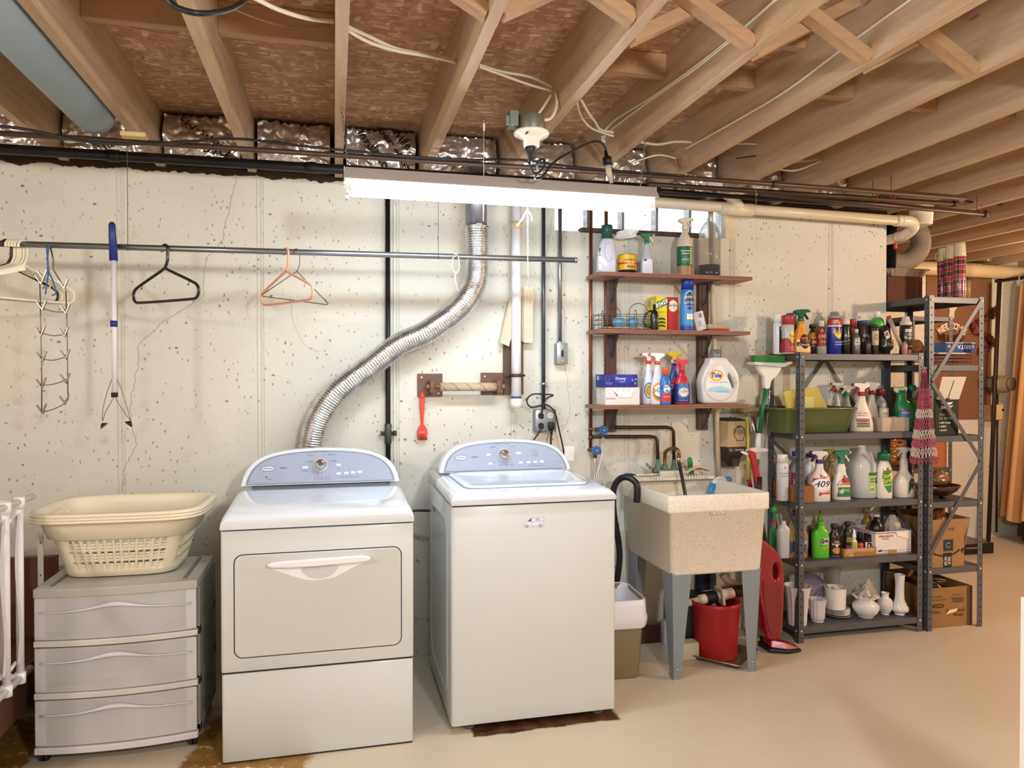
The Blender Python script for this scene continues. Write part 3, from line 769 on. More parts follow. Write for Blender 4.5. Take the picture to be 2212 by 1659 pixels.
# --- dryer
dx0, dx1, dfy, dby = -.412, .302, -.886, -.16
dr = thing('clothes_dryer', 'white front loading dryer with wide door and blue grey console', 'dryer', ((dx0 + dx1) / 2, 0, 0))
hw = (dx1 - dx0) / 2
MB().rbox(-hw, dfy, .343, hw, dby, .872, .012, 4, .004).build('cabinet', M_WHITE, dr)
MB().rbox(-hw + .002, dfy + .002, .006, hw - .002, dby, .336, .012, 4, .004).build('toe_panel', M_WHITE, dr)
for za, zb in ((.334, .345), (.870, .878), (0, .008)): MB().box(-hw + .006, dfy + .006, za, hw - .006, dby - .01, zb).build('seam', M_SEAM, dr)
top_panel(dr, hw * 2 + .004, dfy - .006, dby, .876, .930, .962)
def rrect(x0, z0, x1, z1, r, k=6):
    o = []
    for cx, cz, a0 in ((x1 - r, z0 + r, -PI / 2), (x1 - r, z1 - r, 0), (x0 + r, z1 - r, PI / 2), (x0 + r, z0 + r, PI)):
        o += [(cx + r * math.cos(a0 + PI / 2 * i / k), cz + r * math.sin(a0 + PI / 2 * i / k)) for i in range(k + 1)]
    return o
cx = (dx0 + dx1) / 2
D0, D1 = -.368 - cx, .257 - cx
door = MB().prism(rrect(D0 + .005, .397, D1 - .005, .780, .030), dfy - .006, dfy + .004).build('door', C('#c7c9c8', .28, coat=.4, var=.02), dr, bev=.004)
MB().prism(rrect(D0 + .0015, .3935, D1 - .0015, .7835, .033), dfy - .0012, dfy + .004).build('door_gap', M_SEAM, dr)
hx0, hx1 = -.232 - cx, .122 - cx
up = [(hx0, .726), (hx0 + .004, .746), (hx0 + .03, .752), (0, .756), (hx1 - .03, .758), (hx1 - .003, .752), (hx1, .733)]
lo = [(hx1 - .05, .712), (.06, .680), (0, .671), (-.05, .673), (-.11, .695)]
oc = sm2(up + lo, 4)
h = MB().prism([(x, z) for x, z in oc], dfy - .010, dfy - .004, True).build('handle', C('#e9ebee', .2, coat=.6), dr, bev=.003)
bar = [(hx0 + .002, .735), (hx0 + .006, .752), (0, .757), (hx1 - .006, .758), (hx1 - .002, .738), (.05, .733), (-.05, .730)]
MB().prism(sm2(bar, 4), dfy - .036, dfy - .008, True).build('grip', C('#e9ebee', .2, coat=.6), h, bev=.005, seg=3)
cup = MB(); pts = sm2([(-.062, .722), (.062, .725), (.045, .690), (0, .678), (-.045, .688)], 5)
cup.prism(pts, dfy - .0115, dfy - .0100); cup.build('finger_recess', C('#c9cbd0', .3), h)
btn = [(-.215 + .0, .50, .026)]
console(dr, .70, .158, -.352, .962, -.006, .52,
        [(-.075, .46, .026), (.072, .50, .024), (.073, .26, .022), (.107, .27, .022), (.137, .28, .022), (.167, .29, .022)],
        [(-.006, .90, .075, 'NORMAL   HEAVY'), (-.052, .80, .03, 'CASUAL'), (.042, .80, .03, 'BULKY'), (-.055, .62, .03, 'DELICATE'), (.05, .62, .03, 'TIMED'), (.0, .20, .07, '-   -   -   -   -'), (.0, .14, .07, 'LESS DRY  MORE'), (-.075, .37, .022, 'POWER'), (.072, .39, .018, 'START'), (.12, .17, .09, 'TEMP   SIGNAL   TIME')], True)

# --- washer
wx0, wx1, wfy, wby = .456, 1.160, -.862, -.13
wa = thing('washing_machine', 'white top loading washer with a small blue van sticker', 'washer', ((wx0 + wx1) / 2, 0, 0))
hw = (wx1 - wx0) / 2; cx = (wx0 + wx1) / 2
MB().rbox(-hw, wfy, .032, hw, wby, .921, .014, 4, .004).build('cabinet', M_WHITE, wa)
MB().box(-hw + .007, wfy + .006, .918, hw - .007, wby - .01, .929).build('seam', M_SEAM, wa)
sp = MB()                                                    # pressed panel on the left flank
so = rrect(wfy + .10, .10, wby - .10, .86, .10, 8)
sp.loft([[(-hw + .0005, a, b) for a, b in so], [(-hw - .004, -.5 + (a + .5) * .97, .48 + (b - .48) * .97) for a, b in so], [(-hw - .004, -.5 + (a + .5) * .93, .48 + (b - .48) * .93) for a, b in so], [(-hw - .0005, -.5 + (a + .5) * .90, .48 + (b - .48) * .91) for a, b in so]], False, True)
sp.build('side_emboss', M_WHITE, wa)
top_panel(wa, hw * 2 + .004, wfy - .006, wby, .926, .966, .992)
zt = lambda y: .966 + .004 + (.992 - .97) * (y - wfy) / (wby - wfy) + .002
def lidring(sx, off, dz):
    o = []
    for x, y in rrect(-.292, wfy + .115, .292, -.365, .05, 7):
        xx = x * sx * (1 - .05 * (1 if y < -.6 else 0)); yy = -.56 + (y + .56) * sx
        if y < -.6: yy -= .02 * (1 - (x / .29) ** 2)
        o.append((xx, yy, zt(yy) + dz))
    return o
MB().loft([lidring(1.012, 0, -.004), lidring(1.012, 0, .0035)], False, True, smooth=False).build('lid_gap', C('#8593ab', .4), wa)
lid = MB().loft([lidring(1, 0, 0), lidring(1, 0, .007), lidring(.985, 0, .010), lidring(.86, 0, .010), lidring(.84, 0, .0065), lidring(.3, 0, .006)], False, True).build('lid', M_WTOP, wa)
console(wa, .655, .150, -.335, .990, -.010, .50,
        [(-.083, .52, .024), (.066, .55, .024), (-.078, .24, .022), (.073, .25, .022), (.112, .255, .020), (.146, .26, .020), (.180, .265, .020)],
        [(-.01, .86, .07, 'NORMAL   HEAVY'), (-.06, .77, .03, 'CASUAL'), (.045, .77, .03, 'BULKY'), (-.0, .20, .07, 'SOAK   RINSE   SPIN'), (.145, .62, .03, 'HOT HOT'), (.148, .54, .03, 'WARM'), (.148, .46, .03, 'COLD'), (.15, .15, .08, 'TEMP  SPIN  SOIL'), (.262, .26, .012, '[::]')], False)
for sx, sy in ((-.27, wfy + .06), (.29, wfy + .06), (-.29, wby - .06), (.29, wby - .06)):
    MB().cyl((sx, sy, .012), (sx, sy, .036), .006, 10).mat(1).lathe([(.024, 0), (.026, .008), (.018, .014), (.008, .016)], (sx, sy, 0), 18).build('foot', [M_CHROME, C('#5b5a56', .7)], wa)
st = MB(); f2 = lambda d: (lambda u, v: (u, wfy - .0006 - d, v))
bx, bz = .800 - cx, .844
st.mat(0); o_ = [(bx - .046, bz - .016), (bx + .044, bz - .016), (bx + .046, bz + .02), (bx + .04, bz + .024), (bx - .012, bz + .024), (bx - .03, bz + .006), (bx - .045, bz + .002)]
st.add([f2(0)(*p) for p in o_], [tuple(range(7))]); st.mat(1)
def outline(mb, pts, fn, wd=.0008, closed=True):
    n = len(pts)
    for i in range(n if closed else n - 1):
        (x0, z0), (x1, z1) = pts[i], pts[(i + 1) % n]; L = math.hypot(x1 - x0, z1 - z0) or 1; nx, nz = -(z1 - z0) / L * wd / 2, (x1 - x0) / L * wd / 2
        mb.add([fn(x0 + nx, z0 + nz), fn(x1 + nx, z1 + nz), fn(x1 - nx, z1 - nz), fn(x0 - nx, z0 - nz)], [(0, 3, 2, 1)])
outline(st, [(bx + (x - bx) * .95, bz + (z - bz) * .88) for x, z in o_], f2(.0003))
outline(st, [(bx - .010, bz - .012), (bx - .010, bz + .020)], f2(.0003), closed=False); outline(st, [(bx - .01, bz + .004), (bx + .042, bz + .004)], f2(.0003), closed=False)
st.add([f2(.0004)(*p) for p in ((bx - .026, bz + .006), (bx - .012, bz + .006), (bx - .012, bz + .019))], [(0, 1, 2)])
for wx in (-.030, .028):
    for r_, mi in ((.0062, 1), (.0038, 0)):
        st.mat(mi); st.add([f2(.0005 + .0002 * (r_ < .005))(bx + wx + r_ * math.cos(k * PI / 9), bz - .013 + r_ * math.sin(k * PI / 9)) for k in range(18)], [tuple(range(18))])
st.mat(1); put_text(st, 'ALL', bx + .016, bz + .018, .006, .0025, f2(.0005)); put_text(st, 'APPLIANCE', bx + .016, bz + .0135, .02, .0028, f2(.0005)); put_text(st, 'SERVICE', bx + .016, bz + .0095, .014, .0025, f2(.0005))
st.build('van_sticker', [C('#e4e6ef', .35, var=0), C('#2c46a8', .5, var=0)], wa)

# ============================================================ STORAGE CART, BASKETS, RACK AT THE LEFT
cx0, cx1, cfy, cby, czt = -1.083, -.518, -.735, -.335, .660
sc_ = thing('storage_cart', 'three drawer plastic cart with clear drawers and grey frame', 'storage cart', ((cx0 + cx1) / 2, (cfy + cby) / 2, 0))
W2 = (cx1 - cx0) / 2; y0, y1 = cfy - (cfy + cby) / 2, cby - (cfy + cby) / 2
M_CFR = C('#b3b0aa', .4, var=.03)
bow = lambda u: -.028 * (1 - u * u)
def bowed(z0, z1, m, name, par, ins=0, th=.012, back=None, w=None):
    w = w or W2; n = 20; rings = []
    fr = [(w * (2 * i / n - 1), y0 + ins + bow(2 * i / n - 1)) for i in range(n + 1)]
    if back is None: poly = fr + [(x, y + th) for x, y in fr[::-1]]
    else: poly = fr + [(w, back), (-w, back)]
    return MB().loft([[(x, y, z0) for x, y in poly], [(x, y, z1) for x, y in poly]], True, True, smooth=False).build(name, m, par, bev=.003)
bowed(czt - .032, czt, M_CFR, 'top', sc_, -.004, back=y1)
for s in (-1, 1): MB().box(s * W2 * .82 - .006, y0 + .03, czt - .0005, s * W2 * .82 + .006, y1 - .03, czt + .004).build('top_ridge', C('#76736c', .5), sc_)
for s in (-1, 1):
    fm = MB()
    for ya, yb in ((y0 + .02, y0 + .05), (y1 - .04, y1)): fm.box(s * W2 - .006, ya, .055, s * W2 + .006, yb, czt - .03)
    for z in (.055, .245, .44): fm.box(s * W2 - .006, y0 + .02, z, s * W2 + .006, y1, z + .035)
    fm.box(s * W2 - .003, y0 + .03, .08, s * W2 + .001, y1 - .02, czt - .03)
    fm.build('side_frame', C('#8f8c84', .5), sc_, bev=.003)
MB().box(-W2, y1 - .006, .06, W2, y1, czt - .03).build('back_panel', C('#d5d2ce', .5), sc_)
tdr = NT('clear_drawer'); tdr.set(Base_Color=lin('#f1f1f2'), Roughness=.2, Alpha=tdr.ramp(tdr.noise(3, 2), [(.3, .34), (.7, .44)]), Coat_Weight=.4)
tin = NT('clear_drawer_back'); tin.set(Base_Color=lin('#e2e0e2'), Roughness=.4, Alpha=.6)
for i, (za, zb) in enumerate(((.470, .628), (.275, .440), (.075, .245))):
    d = bowed(za, zb, tdr.m, 'drawer', sc_, .0, th=.006, w=W2 - .004)
    d['label'] = ('top clear drawer', 'middle clear drawer', 'bottom clear drawer')[i]
    g = MB()
    g.add([(-W2 + .04, y0 + .03, za + .02), (W2 - .04, y0 + .03, za + .02), (W2 - .04, y1 - .02, za + .02), (-W2 + .04, y1 - .02, za + .02)], [(0, 1, 2, 3)])
    for s in (-1, 1): g.add([(s * (W2 - .04), y0 + .01, za + .02), (s * (W2 - .04), y1 - .02, za + .02), (s * (W2 - .03), y1 - .02, zb - .02), (s * (W2 - .03), y0 + .01, zb - .02)], [(0, 1, 2, 3)])
    g.add([(-W2 + .04, y1 - .02, za + .02), (W2 - .04, y1 - .02, za + .02), (W2 - .03, y1 - .02, zb - .02), (-W2 + .03, y1 - .02, zb - .02)], [(0, 1, 2, 3)])
    g.build('tray', tin.m, d)
    lp_ = MB(); n = 26; t_ = []; b_ = []
    ring = []
    for k in range(n + 1):
        u = 2 * k / n - 1; zc = zb - .052 + .004 * math.cos(u * 3) + .014 * math.exp(-(u / .32) ** 2)
        th_ = .0035 + .011 * math.exp(-(u / .30) ** 2)
        ring.append([(u * (W2 - .02), y0 + bow(u) - .001, zc - th_ * .6), (u * (W2 - .02), y0 + bow(u) - .010, zc - th_ * .2), (u * (W2 - .02), y0 + bow(u) - .001, zc + th_)])
    lp_.loft(ring); lp_.build('handle', C('#e7e4ea', .2, a=.85), d)
    for s in (-1, 1): MB().box(s * (W2 - .022) - .018, y0 + .000, za + .005, s * (W2 - .022) + .018, y0 + .004, zb - .005).build('drawer_edge', C('#dedbe2', .3, a=.75), d)
for z in (.445, .250): bowed(z, z + .022, C('#d2cfca', .35), 'rail', sc_, -.003, back=y0 + .05)
bowed(.045, .070, C('#d9d6da', .35), 'rail', sc_, -.003, back=y1)
for sx, sy in ((-1, y0 + .045), (1, y0 + .045), (-1, y1 - .03), (1, y1 - .03)):
    x = sx * (W2 - .022)
    MB().cyl((x, sy, .035), (x, sy, .05), .008, 10).cyl((x - .012, sy, .024), (x - .003, sy, .024), .0235, 20).cyl((x + .003, sy, .024), (x + .012, sy, .024), .0235, 20).build('caster', C('#1b1d20', .35), sc_)

# laundry baskets, three nested
M_BASK = C('#e4dac0', .38, var=.03)
def sring(a, b, z, n=120, e=4.5):
    D = [(a * math.copysign(abs(math.cos(t)) ** (2 / e), math.cos(t)), b * math.copysign(abs(math.sin(t)) ** (2 / e), math.sin(t))) for t in [2 * PI * i / 720 for i in range(721)]]
    L = [0]
    for p, q in zip(D, D[1:]): L.append(L[-1] + math.dist(p, q))
    o, j = [], 0
    for i in range(n):
        s = L[-1] * i / n
        while L[j + 1] < s: j += 1
        t = (s - L[j]) / (L[j + 1] - L[j] or 1); o.append((D[j][0] + (D[j + 1][0] - D[j][0]) * t, D[j][1] + (D[j + 1][1] - D[j][1]) * t, z))
    return o
def basket():
    k = thing('laundry_basket', 'cream laundry basket with slotted sides, outermost of the nested three', 'laundry basket', (-.822, -.475, czt + .006), math.radians(-2), 'nested cream laundry baskets')
    H_ = .245; A = lambda z: .205 + .070 * z / H_; B = lambda z: .150 + .060 * z / H_
    zs = [0.0, .004, .02] + [.028 + .0105 * i for i in range(11)] + [.150, .154]
    mb = MB(); n = 288
    rings = [sring(A(z) * (.97 if z == 0 else 1), B(z) * (.97 if z == 0 else 1), z, n) for z in zs]
    for r in rings: mb.v += r
    for i in range(len(zs) - 1):
        for j in range(n):
            hole = False
            if .028 <= zs[i] < .143:
                x, y, _ = rings[i][j]; front = abs(y) > B(zs[i]) * .93 and abs(x) < A(zs[i]) * .80
                sd = abs(x) > A(zs[i]) * .93 and abs(y) < B(zs[i]) * .75
                zi = round((zs[i] - .028) / .0105)
                if front:
                    cell = ((x / A(zs[i]) + 1) * 8.5) % 1
                    hole = (cell > .32 and zi not in (7, 3)) if y < 0 else (cell > .3 and zi > 6 and zi % 2 == 0)
                elif sd:
                    hole = ((y / B(zs[i]) + 1) * 7) % 1 > .35 and zi not in (7, 3)
            if not hole: mb.f.append((i * n + j, i * n + (j + 1) % n, (i + 1) * n + (j + 1) % n, (i + 1) * n + j)); mb.mi.append(0); mb.sm.append(True)
    mb.f.append(tuple(range(n))); mb.mi.append(0); mb.sm.append(False)
    mb.build('slotted_body', M_BASK, k, solid=.004)
    MB().loft([sring(A(.150), B(.150), .150), sring(A(.16) + .015, B(.16) + .012, .156), sring(A(.2) + .024, B(.2) + .020, .215), sring(A(.22) + .028, B(.22) + .024, .236)], False, False).build('band', M_BASK, k, solid=.004)
    MB().loft([sring(A(.22) + .028, B(.22) + .024, .226), sring(A(.22) + .050, B(.22) + .044, .226), sring(A(.22) + .052, B(.22) + .046, .231), sring(A(.22) + .048, B(.22) + .042, .238), sring(A(.22) + .024, B(.22) + .020, .239), sring(A(.22) + .020, B(.22) + .016, .231), sring(A(.16) + .008, B(.16) + .006, .16)], False, False).build('rim', M_BASK, k, solid=.003)
    return k
bk = basket()
for i, lab in ((1, 'middle one of the three nested cream laundry baskets'), (2, 'innermost and highest of the three nested cream laundry baskets')):
    c = copy_tree(bk); c.location.z += .0115 * i; c['label'] = lab
cl = MB().grid(lambda u, v: ((u - .5) * .34, (v - .5) * .24, .02 + .05 * noise.noise((u * 5, v * 5, 2)) + .035), 24, 18)
solo('white_cloth', cl, C('#e9ecef', .8, bump=.3, bs=20), 'white cloth seen through the slots of the laundry baskets', 'cloth', (-.822, -.475, czt + .045), solid=.004)
solo('rope_handle', MB().tube(crom([(-.02, 0, 0), (-.015, 0, .02), (.01, 0, .026), (.035, 0, 0)], 5), .005, 8), C('#d9cba6', .6), 'small curved cream handle inside the left end of the baskets', 'handle', (-1.03, -.62, czt + .255))

# workbench board and laundry sorter at the far left
wbk = thing('wooden_bench', 'dark brown wooden piece with an arched base at the far left', 'bench', (-1.6, -.6, 0))
M_BR = C('#57392c', .55, var=.12, vs=3)
ap = [(-1.3, .322), (.28, .322), (.28, 0), (.20, 0)] + [(v.x, v.y) for v in crom([(.20, .0, 0), (.16, .10, 0), (.02, .155, 0), (-.25, .16, 0), (-.6, .12, 0), (-.95, .02, 0)], 5)][1:] + [(-1.0, 0), (-1.3, 0)]
MB().prism([(x, z) for x, z in ap], -.012, .012).xf(Matrix.Rotation(PI / 2, 4, 'Z') @ Matrix.Identity(4)).xf(Matrix.Translation((.43, 0, 0))).build('side_board', M_BR, wbk)
MB().box(-.7, .38, .0, .42, .42, .665).build('back_board', C('#6d4534', .55, var=.15, vs=4), wbk)
MB().box(-.7, -1.2, .302, .415, .38, .322).build('shelf', M_BR, wbk)
MB().prism(rrect(.49, .52, .555, .648, .015), .30, .34).build('corner_block', C('#74503e', .5), wbk)

srt = thing('laundry_sorter', 'white tube laundry sorter with mesh bags at the left edge', 'laundry sorter', (-1.125, -.75, 0))
M_TUBE = C('#e4e3e6', .3, var=.02)
fz0, fz1 = .340, .985
def rod(a, b, r=.013): MB().cyl(a, b, r, 14).build('tube', M_TUBE, srt)
rod((0, .14, fz1 + .004), (0, -1.2, fz1 + .004)); rod((0, .10, fz0), (0, -1.2, fz0))
for y in (.012, -.105):
    rod((0, y, fz0), (0, y, fz1)); rod((0, y, fz1 - .002), (-.9, y, fz1 - .002), .011); rod((0, y, fz0 + .004), (-.9, y, fz0 + .004), .011)
    for z in (fz0, fz1): MB().lathe([(.018, -.02), (.018, .02)], (0, y, z), 14).build('joint', C('#f0eff1', .3), srt)
MB().sph((0, .14, fz1 + .004), .0135, 12, 8).build('end_cap', M_TUBE, srt)
tm = NT('mesh_cloth'); sepm = tm.n('ShaderNodeTexWave'); sepm.bands_direction = 'Z'; sepm.inputs['Scale'].default_value = 55; tm.l(tm.co, sepm.inputs[0])
tm.set(Base_Color=lin('#b3a199'), Roughness=.9, Alpha=tm.ramp(sepm.outputs['Fac'], [(.3, .62), (.7, .9)]))
for y0_, y1_ in ((-.012, -.095), (-.115, -.5)):
    MB().grid(lambda u, v: (-.03 - .02 * math.sin(u * PI) + .006 * math.sin(v * 9), y0_ + (y1_ - y0_) * u, .36 + .565 * v), 10, 14).build('mesh_bag', tm.m, srt)
MB().grid(lambda u, v: (-.03 - .8 * u, .0 + .012 * math.sin(u * 20), .39 + .53 * v), 20, 8).build('mesh_bag', tm.m, srt)
for y in (.003, -.12):
    MB().grid(lambda u, v: (.004 + .006 * math.sin(v * 7), y + .002 - .024 * u - .006, .40 + .55 * v), 3, 12).build('strap', C('#d6d3d4', .8), srt)
for y0_, y1_ in ((.0, -.1), (-.115, -.5)):
    MB().tube(crom([(-.01, y0_, .940), (-.02, (y0_ + y1_) / 2, .915), (-.01, y1_, .935)], 6), .006, 8).build('bag_rim', C('#e8e4e0', .6), srt)
    MB().tube(crom([(-.01, y0_, .402), (-.02, (y0_ + y1_) / 2, .375), (-.01, y1_, .372)], 6), .006, 8).build('bag_rim', C('#e8e4e0', .6), srt)
pl_ = solo('metal_strip', MB().box(0, 0, 0, .02, .004, .26).mat(1).cyl((.010, -.001, .07), (.010, .001, .07), .003, 8).cyl((.010, -.001, .20), (.010, .001, .20), .003, 8), [C('#cfcac0', .5), M_SEAM], 'pale upright strip with two holes behind the laundry sorter', 'strip', (-1.150, -.50, .585))

# ============================================================ UTILITY SINK
tsk = NT('speckled_plastic')
bs_ = tsk.ramp(tsk.noise(2, 2), [(.3, '#ddd5c6'), (.7, '#e5dfd3')])
wv = tsk.n('ShaderNodeTexNoise'); wv.inputs['Scale'].default_value = 70; tsk.l(tsk.co, wv.inputs['Vector'])
mv = tsk.n('ShaderNodeVectorMath'); mv.operation = 'MULTIPLY_ADD'; tsk.l(wv.outputs['Color'], mv.inputs[0]); mv.inputs[1].default_value = (.02, .02, .02); tsk.l(tsk.co, mv.inputs[2])
s1 = tsk.ramp(tsk.voro(105, mv.outputs[0]), [(.13, 1), (.2, 0)]); s2 = tsk.ramp(tsk.voro(120, mv.outputs[0]), [(.10, 1), (.2, 0)])
cc = tsk.mix(tsk.math('MULTIPLY', s1, .9), bs_, '#5d544b'); cc = tsk.mix(tsk.math('MULTIPLY', s2, .45), cc, '#8d8173')
cc = tsk.mix(tsk.ramp(tsk.voro(60, tsk.mapping((1, 1, 1), loc=(5, 5, 5))), [(.12, .5), (.3, 0)]), cc, '#c9bda9')
tsk.set(Base_Color=cc, Roughness=.45); M_SPECK = tsk.m
sx0, sx1, sy0, sy1 = 1.518, 2.052, -.625, -.055
sk = thing('utility_sink', 'speckled beige laundry tub on four grey metal legs', 'sink', ((sx0 + sx1) / 2, (sy0 + sy1) / 2, 0))
hx, hy = (sx1 - sx0) / 2, (sy1 - sy0) / 2
def rr(ix, iy, z, r=.012, k=3, dy=0):
    o = []
    a, b = hx - ix, hy - iy
    for cx_, cy_, a0 in ((a - r, -b + r, -PI / 2), (a - r, b - r, 0), (-a + r, b - r, PI / 2), (-a + r, -b + r, PI)):
        o += [(cx_ + r * math.cos(a0 + PI / 2 * i / k), cy_ + r * math.sin(a0 + PI / 2 * i / k) + dy, z) for i in range(k + 1)]
    return o
MB().loft([rr(.035, .03, .502, .02), rr(.028, .024, .512, .022), rr(.014, .012, .800), rr(.001, .0, .806), rr(0, 0, .812), rr(0, 0, .882), rr(.002, .002, .886), rr(.018, .018, .886), rr(.020, .020, .882), rr(.045, .045, .56, .03), rr(.07, .07, .53, .03), rr(.2, .2, .525, .03)], True, True).build('tub', M_SPECK, sk, bev=0)
for sx, sy in ((-1, -1), (1, -1), (-1, 1), (1, 1)):
    lg = MB(); X0, Y0 = sx * (hx - .030), sy * (hy - .028); X1, Y1 = sx * (hx - .048), sy * (hy - .045)
    t = .003
    for ax in (0, 1):
        wt_, wb_ = .105, .038
        if ax == 0: q = [(X0, Y0, .515), (X0 - sx * wt_, Y0, .515), (X1 - sx * wb_, Y1, 0), (X1, Y1, 0)]; off = Vector((0, -sy * t, 0))
        else: q = [(X0, Y0, .515), (X0, Y0 - sy * wt_, .515), (X1, Y1 - sy * wb_, 0), (X1, Y1, 0)]; off = Vector((-sx * t, 0, 0))
        vs = [Vector(p) for p in q] + [Vector(p) + off for p in q]
        lg.add(vs, [(0, 1, 2, 3), (7, 6, 5, 4), (0, 4, 5, 1), (1, 5, 6, 2), (2, 6, 7, 3), (3, 7, 4, 0)])
    lg.mat(1).sph((X1 - sx * .02, Y1 + sy * .003, .05), .006, 10, 6)
    o = lg.build('leg', [C('#7f8890', .4, var=.05), M_CHROME], sk); 
nm = Vector((1555 - 0, 0, 0)); pp_ = P(1533, 1110, Y=sy0 - .001); pq = P(1573, 1110, Y=sy0 - .001)
lb = MB(); cxs = sk.location.x; c0 = (pp_.x + pq.x) / 2 - cxs; wz_ = pp_.z; yl = -hy + .012 - .0015
lb.box(c0 - .042, yl - .0005, wz_ - .008, c0 + .042, yl + .008, wz_ + .008).mat(1); fl_ = flat(yl, .001)
lb.mat(1); outline(lb, [(c0 - .041, wz_ - .0072), (c0 + .041, wz_ - .0072), (c0 + .041, wz_ + .0072), (c0 - .041, wz_ + .0072)], fl_, .0018)
put_text(lb, 'MUSTEE', c0 + .002, wz_, .036, .008, fl_); put_text(lb, 'M', c0 - .031, wz_, .012, .010, fl_); put_text(lb, 'C', c0 + .031, wz_, .009, .009, fl_)
lb.build('label', [C('#e6dbd8', .4, var=0), C('#7d2f4d', .5, var=0)], sk)
# back ledge with ribs and faucet block
rb_ = MB().box(-hx + .02, hy - .075, .884, hx - .02, hy - .012, .900)
for i in range(26):
    x = -hx + .05 + i * .017
    if -.06 < x < .07: continue
    rb_.box(x, hy - .082, .886, x + .008, hy - .03, .908)
rb_.build('soap_ledge', M_SPECK, sk, bev=.002)
MB().rbox(-.075, hy - .075, .898, .075, hy - .02, .935, .006).build('faucet_block', C('#cfc7b6', .5, var=.08, vs=30, bump=.3), sk)

# ============================================================ GREY METAL RACKS
M_RACK = C('#5a5c64', .42, .35, var=.06)
M_RACKD = C('#565860', .42, .35, var=.06)
M_HOLE = C('#0c0c10', .9, var=0)
M_BOLT = C('#c9c6c0', .3, .7, var=0)
def rack(name, lab, x0, x1, y0, y1, zs, H_, braces=(), bolts=True, m=M_RACK, skip=()):
    cx_, cy_ = (x0 + x1) / 2, (y0 + y1) / 2
    k = thing(name, lab, 'metal shelf', (cx_, cy_, 0)); a, b = (x1 - x0) / 2, (y1 - y0) / 2
    w, t = .034, .002
    for sx, sy in ((-1, -1), (1, -1), (1, 1), (-1, 1)):
        pb = MB()
        pb.box(min(sx * a, sx * (a - w)), min(sy * b, sy * (b - t)), 0, max(sx * a, sx * (a - w)), max(sy * b, sy * (b - t)), H_)
        pb.box(min(sx * a, sx * (a - t)), min(sy * b, sy * (b - w)), 0, max(sx * a, sx * (a - t)), max(sy * b, sy * (b - w)), H_)
        pb.mat(1); nh = int(H_ / .042)
        for i in range(nh):
            z = .03 + i * .042
            if any(-.045 < z - zz < .01 for zz in zs): continue
            yc = sy * (b + .0004); xc = sx * (a - w * .5)
            pb.add([(xc + .0042 * math.cos(q), yc, z + .0055 * math.sin(q)) for q in [k_ * PI / 5 for k_ in range(10)]], [tuple(range(10))])
            xc = sx * (a + .0004); yc = sy * (b - w * .5)
            pb.add([(xc, yc + .0042 * math.cos(q), z + .0055 * math.sin(q)) for q in [k_ * PI / 5 for k_ in range(10)]], [tuple(range(10))])
        po = pb.build('post', [m, M_HOLE], k)
        bm_ = MB()
        for z in zs:
            for px_, py_, dx_, dy_ in ((sx * (a - w * .5), sy * (b + .001), 0, sy), (sx * (a + .001), sy * (b - w * .5), sx, 0)):
                c = Vector((px_, py_, z - .017)); bm_.tube([c, c + Vector((dx_, dy_, 0)) * .003, c + Vector((dx_, dy_, 0)) * .005], [.0075, .0068, .003], 12)
        bm_.build('bolts', M_BOLT, po)
    for z in zs:
        e = .003
        sb = MB().box(-a + e, -b + e, z - .002, a - e, b - e, z)
        for s in (-1, 1):
            sb.box(-a + e, min(s * (b - e), s * (b - e - .002)), z - .034, a - e, max(s * (b - e), s * (b - e - .002)), z - .001)
            sb.box(min(s * (a - e), s * (a - e - .002)), -b + e, z - .034, max(s * (a - e), s * (a - e - .002)), b - e, z - .001)
            sb.box(-a + e, min(s * (b - e), s * (b - e - .012)), z - .034, a - e, max(s * (b - e), s * (b - e - .012)), z - .032)
        sb.build('shelf', m, k, bev=.0008, seg=1)
    for p, q in braces:
        p, q = Vector(p) - Vector((cx_, cy_, 0)), Vector(q) - Vector((cx_, cy_, 0)); d = (q - p).normalized()
        nrm = Vector((0, 1, 0)) if abs(d.y) < .2 else Vector((1, 0, 0)); s = d.cross(nrm).normalized() * .011
        o_ = nrm * .0015
        MB().loft([[p + s + o_, p - s + o_, p - s - o_, p + s - o_], [q + s + o_, q - s + o_, q - s - o_, q + s - o_]], smooth=False).build('brace', m, k)
    return k
A0, A1, AY0, AY1 = 2.438, 3.238, -.303, -.016
AZ = [1.570, 1.135, .755, .440, .082]
rack('metal_rack', 'long grey bolted metal rack loaded with cleaning bottles', A0, A1, AY0, AY1, AZ, 1.578,
     [((A0 - .004, AY0 + .02, .98), (A0 - .004, AY1 - .02, 1.09)), ((A0 - .003, AY1 - .03, .93), (A0 - .003, AY0 + .015, .62)), ((2.80, AY1 + .004, 1.54), (2.50, AY1 + .004, 1.16)), ((2.82, AY1 + .004, 1.54), (3.10, AY1 + .004, 1.16)), ((A1 + .003, AY0 + .02, .48), (A1 + .003, AY1 - .02, .72))])
B0, B1, BY0, BY1 = 3.262, 3.642, -.312, .255
BZ = [1.898, 1.512, 1.108, .732, .354]
rack('metal_rack', 'tall narrow grey metal rack at the end of the wall with thermoses on top', B0, B1, BY0, BY1, BZ, 1.905,
     [((B1 - .02, BY0 - .004, 1.885), (B0 + .02, BY0 - .004, 1.42)), ((B0 + .02, BY0 - .004, 1.41), (B1 - .02, BY0 - .004, .965)), ((B1 - .02, BY0 - .004, .955), (B0 + .015, BY0 - .004, .44))])
C0, C1, CY0, CY1 = 4.225, 4.605, .88, 1.56
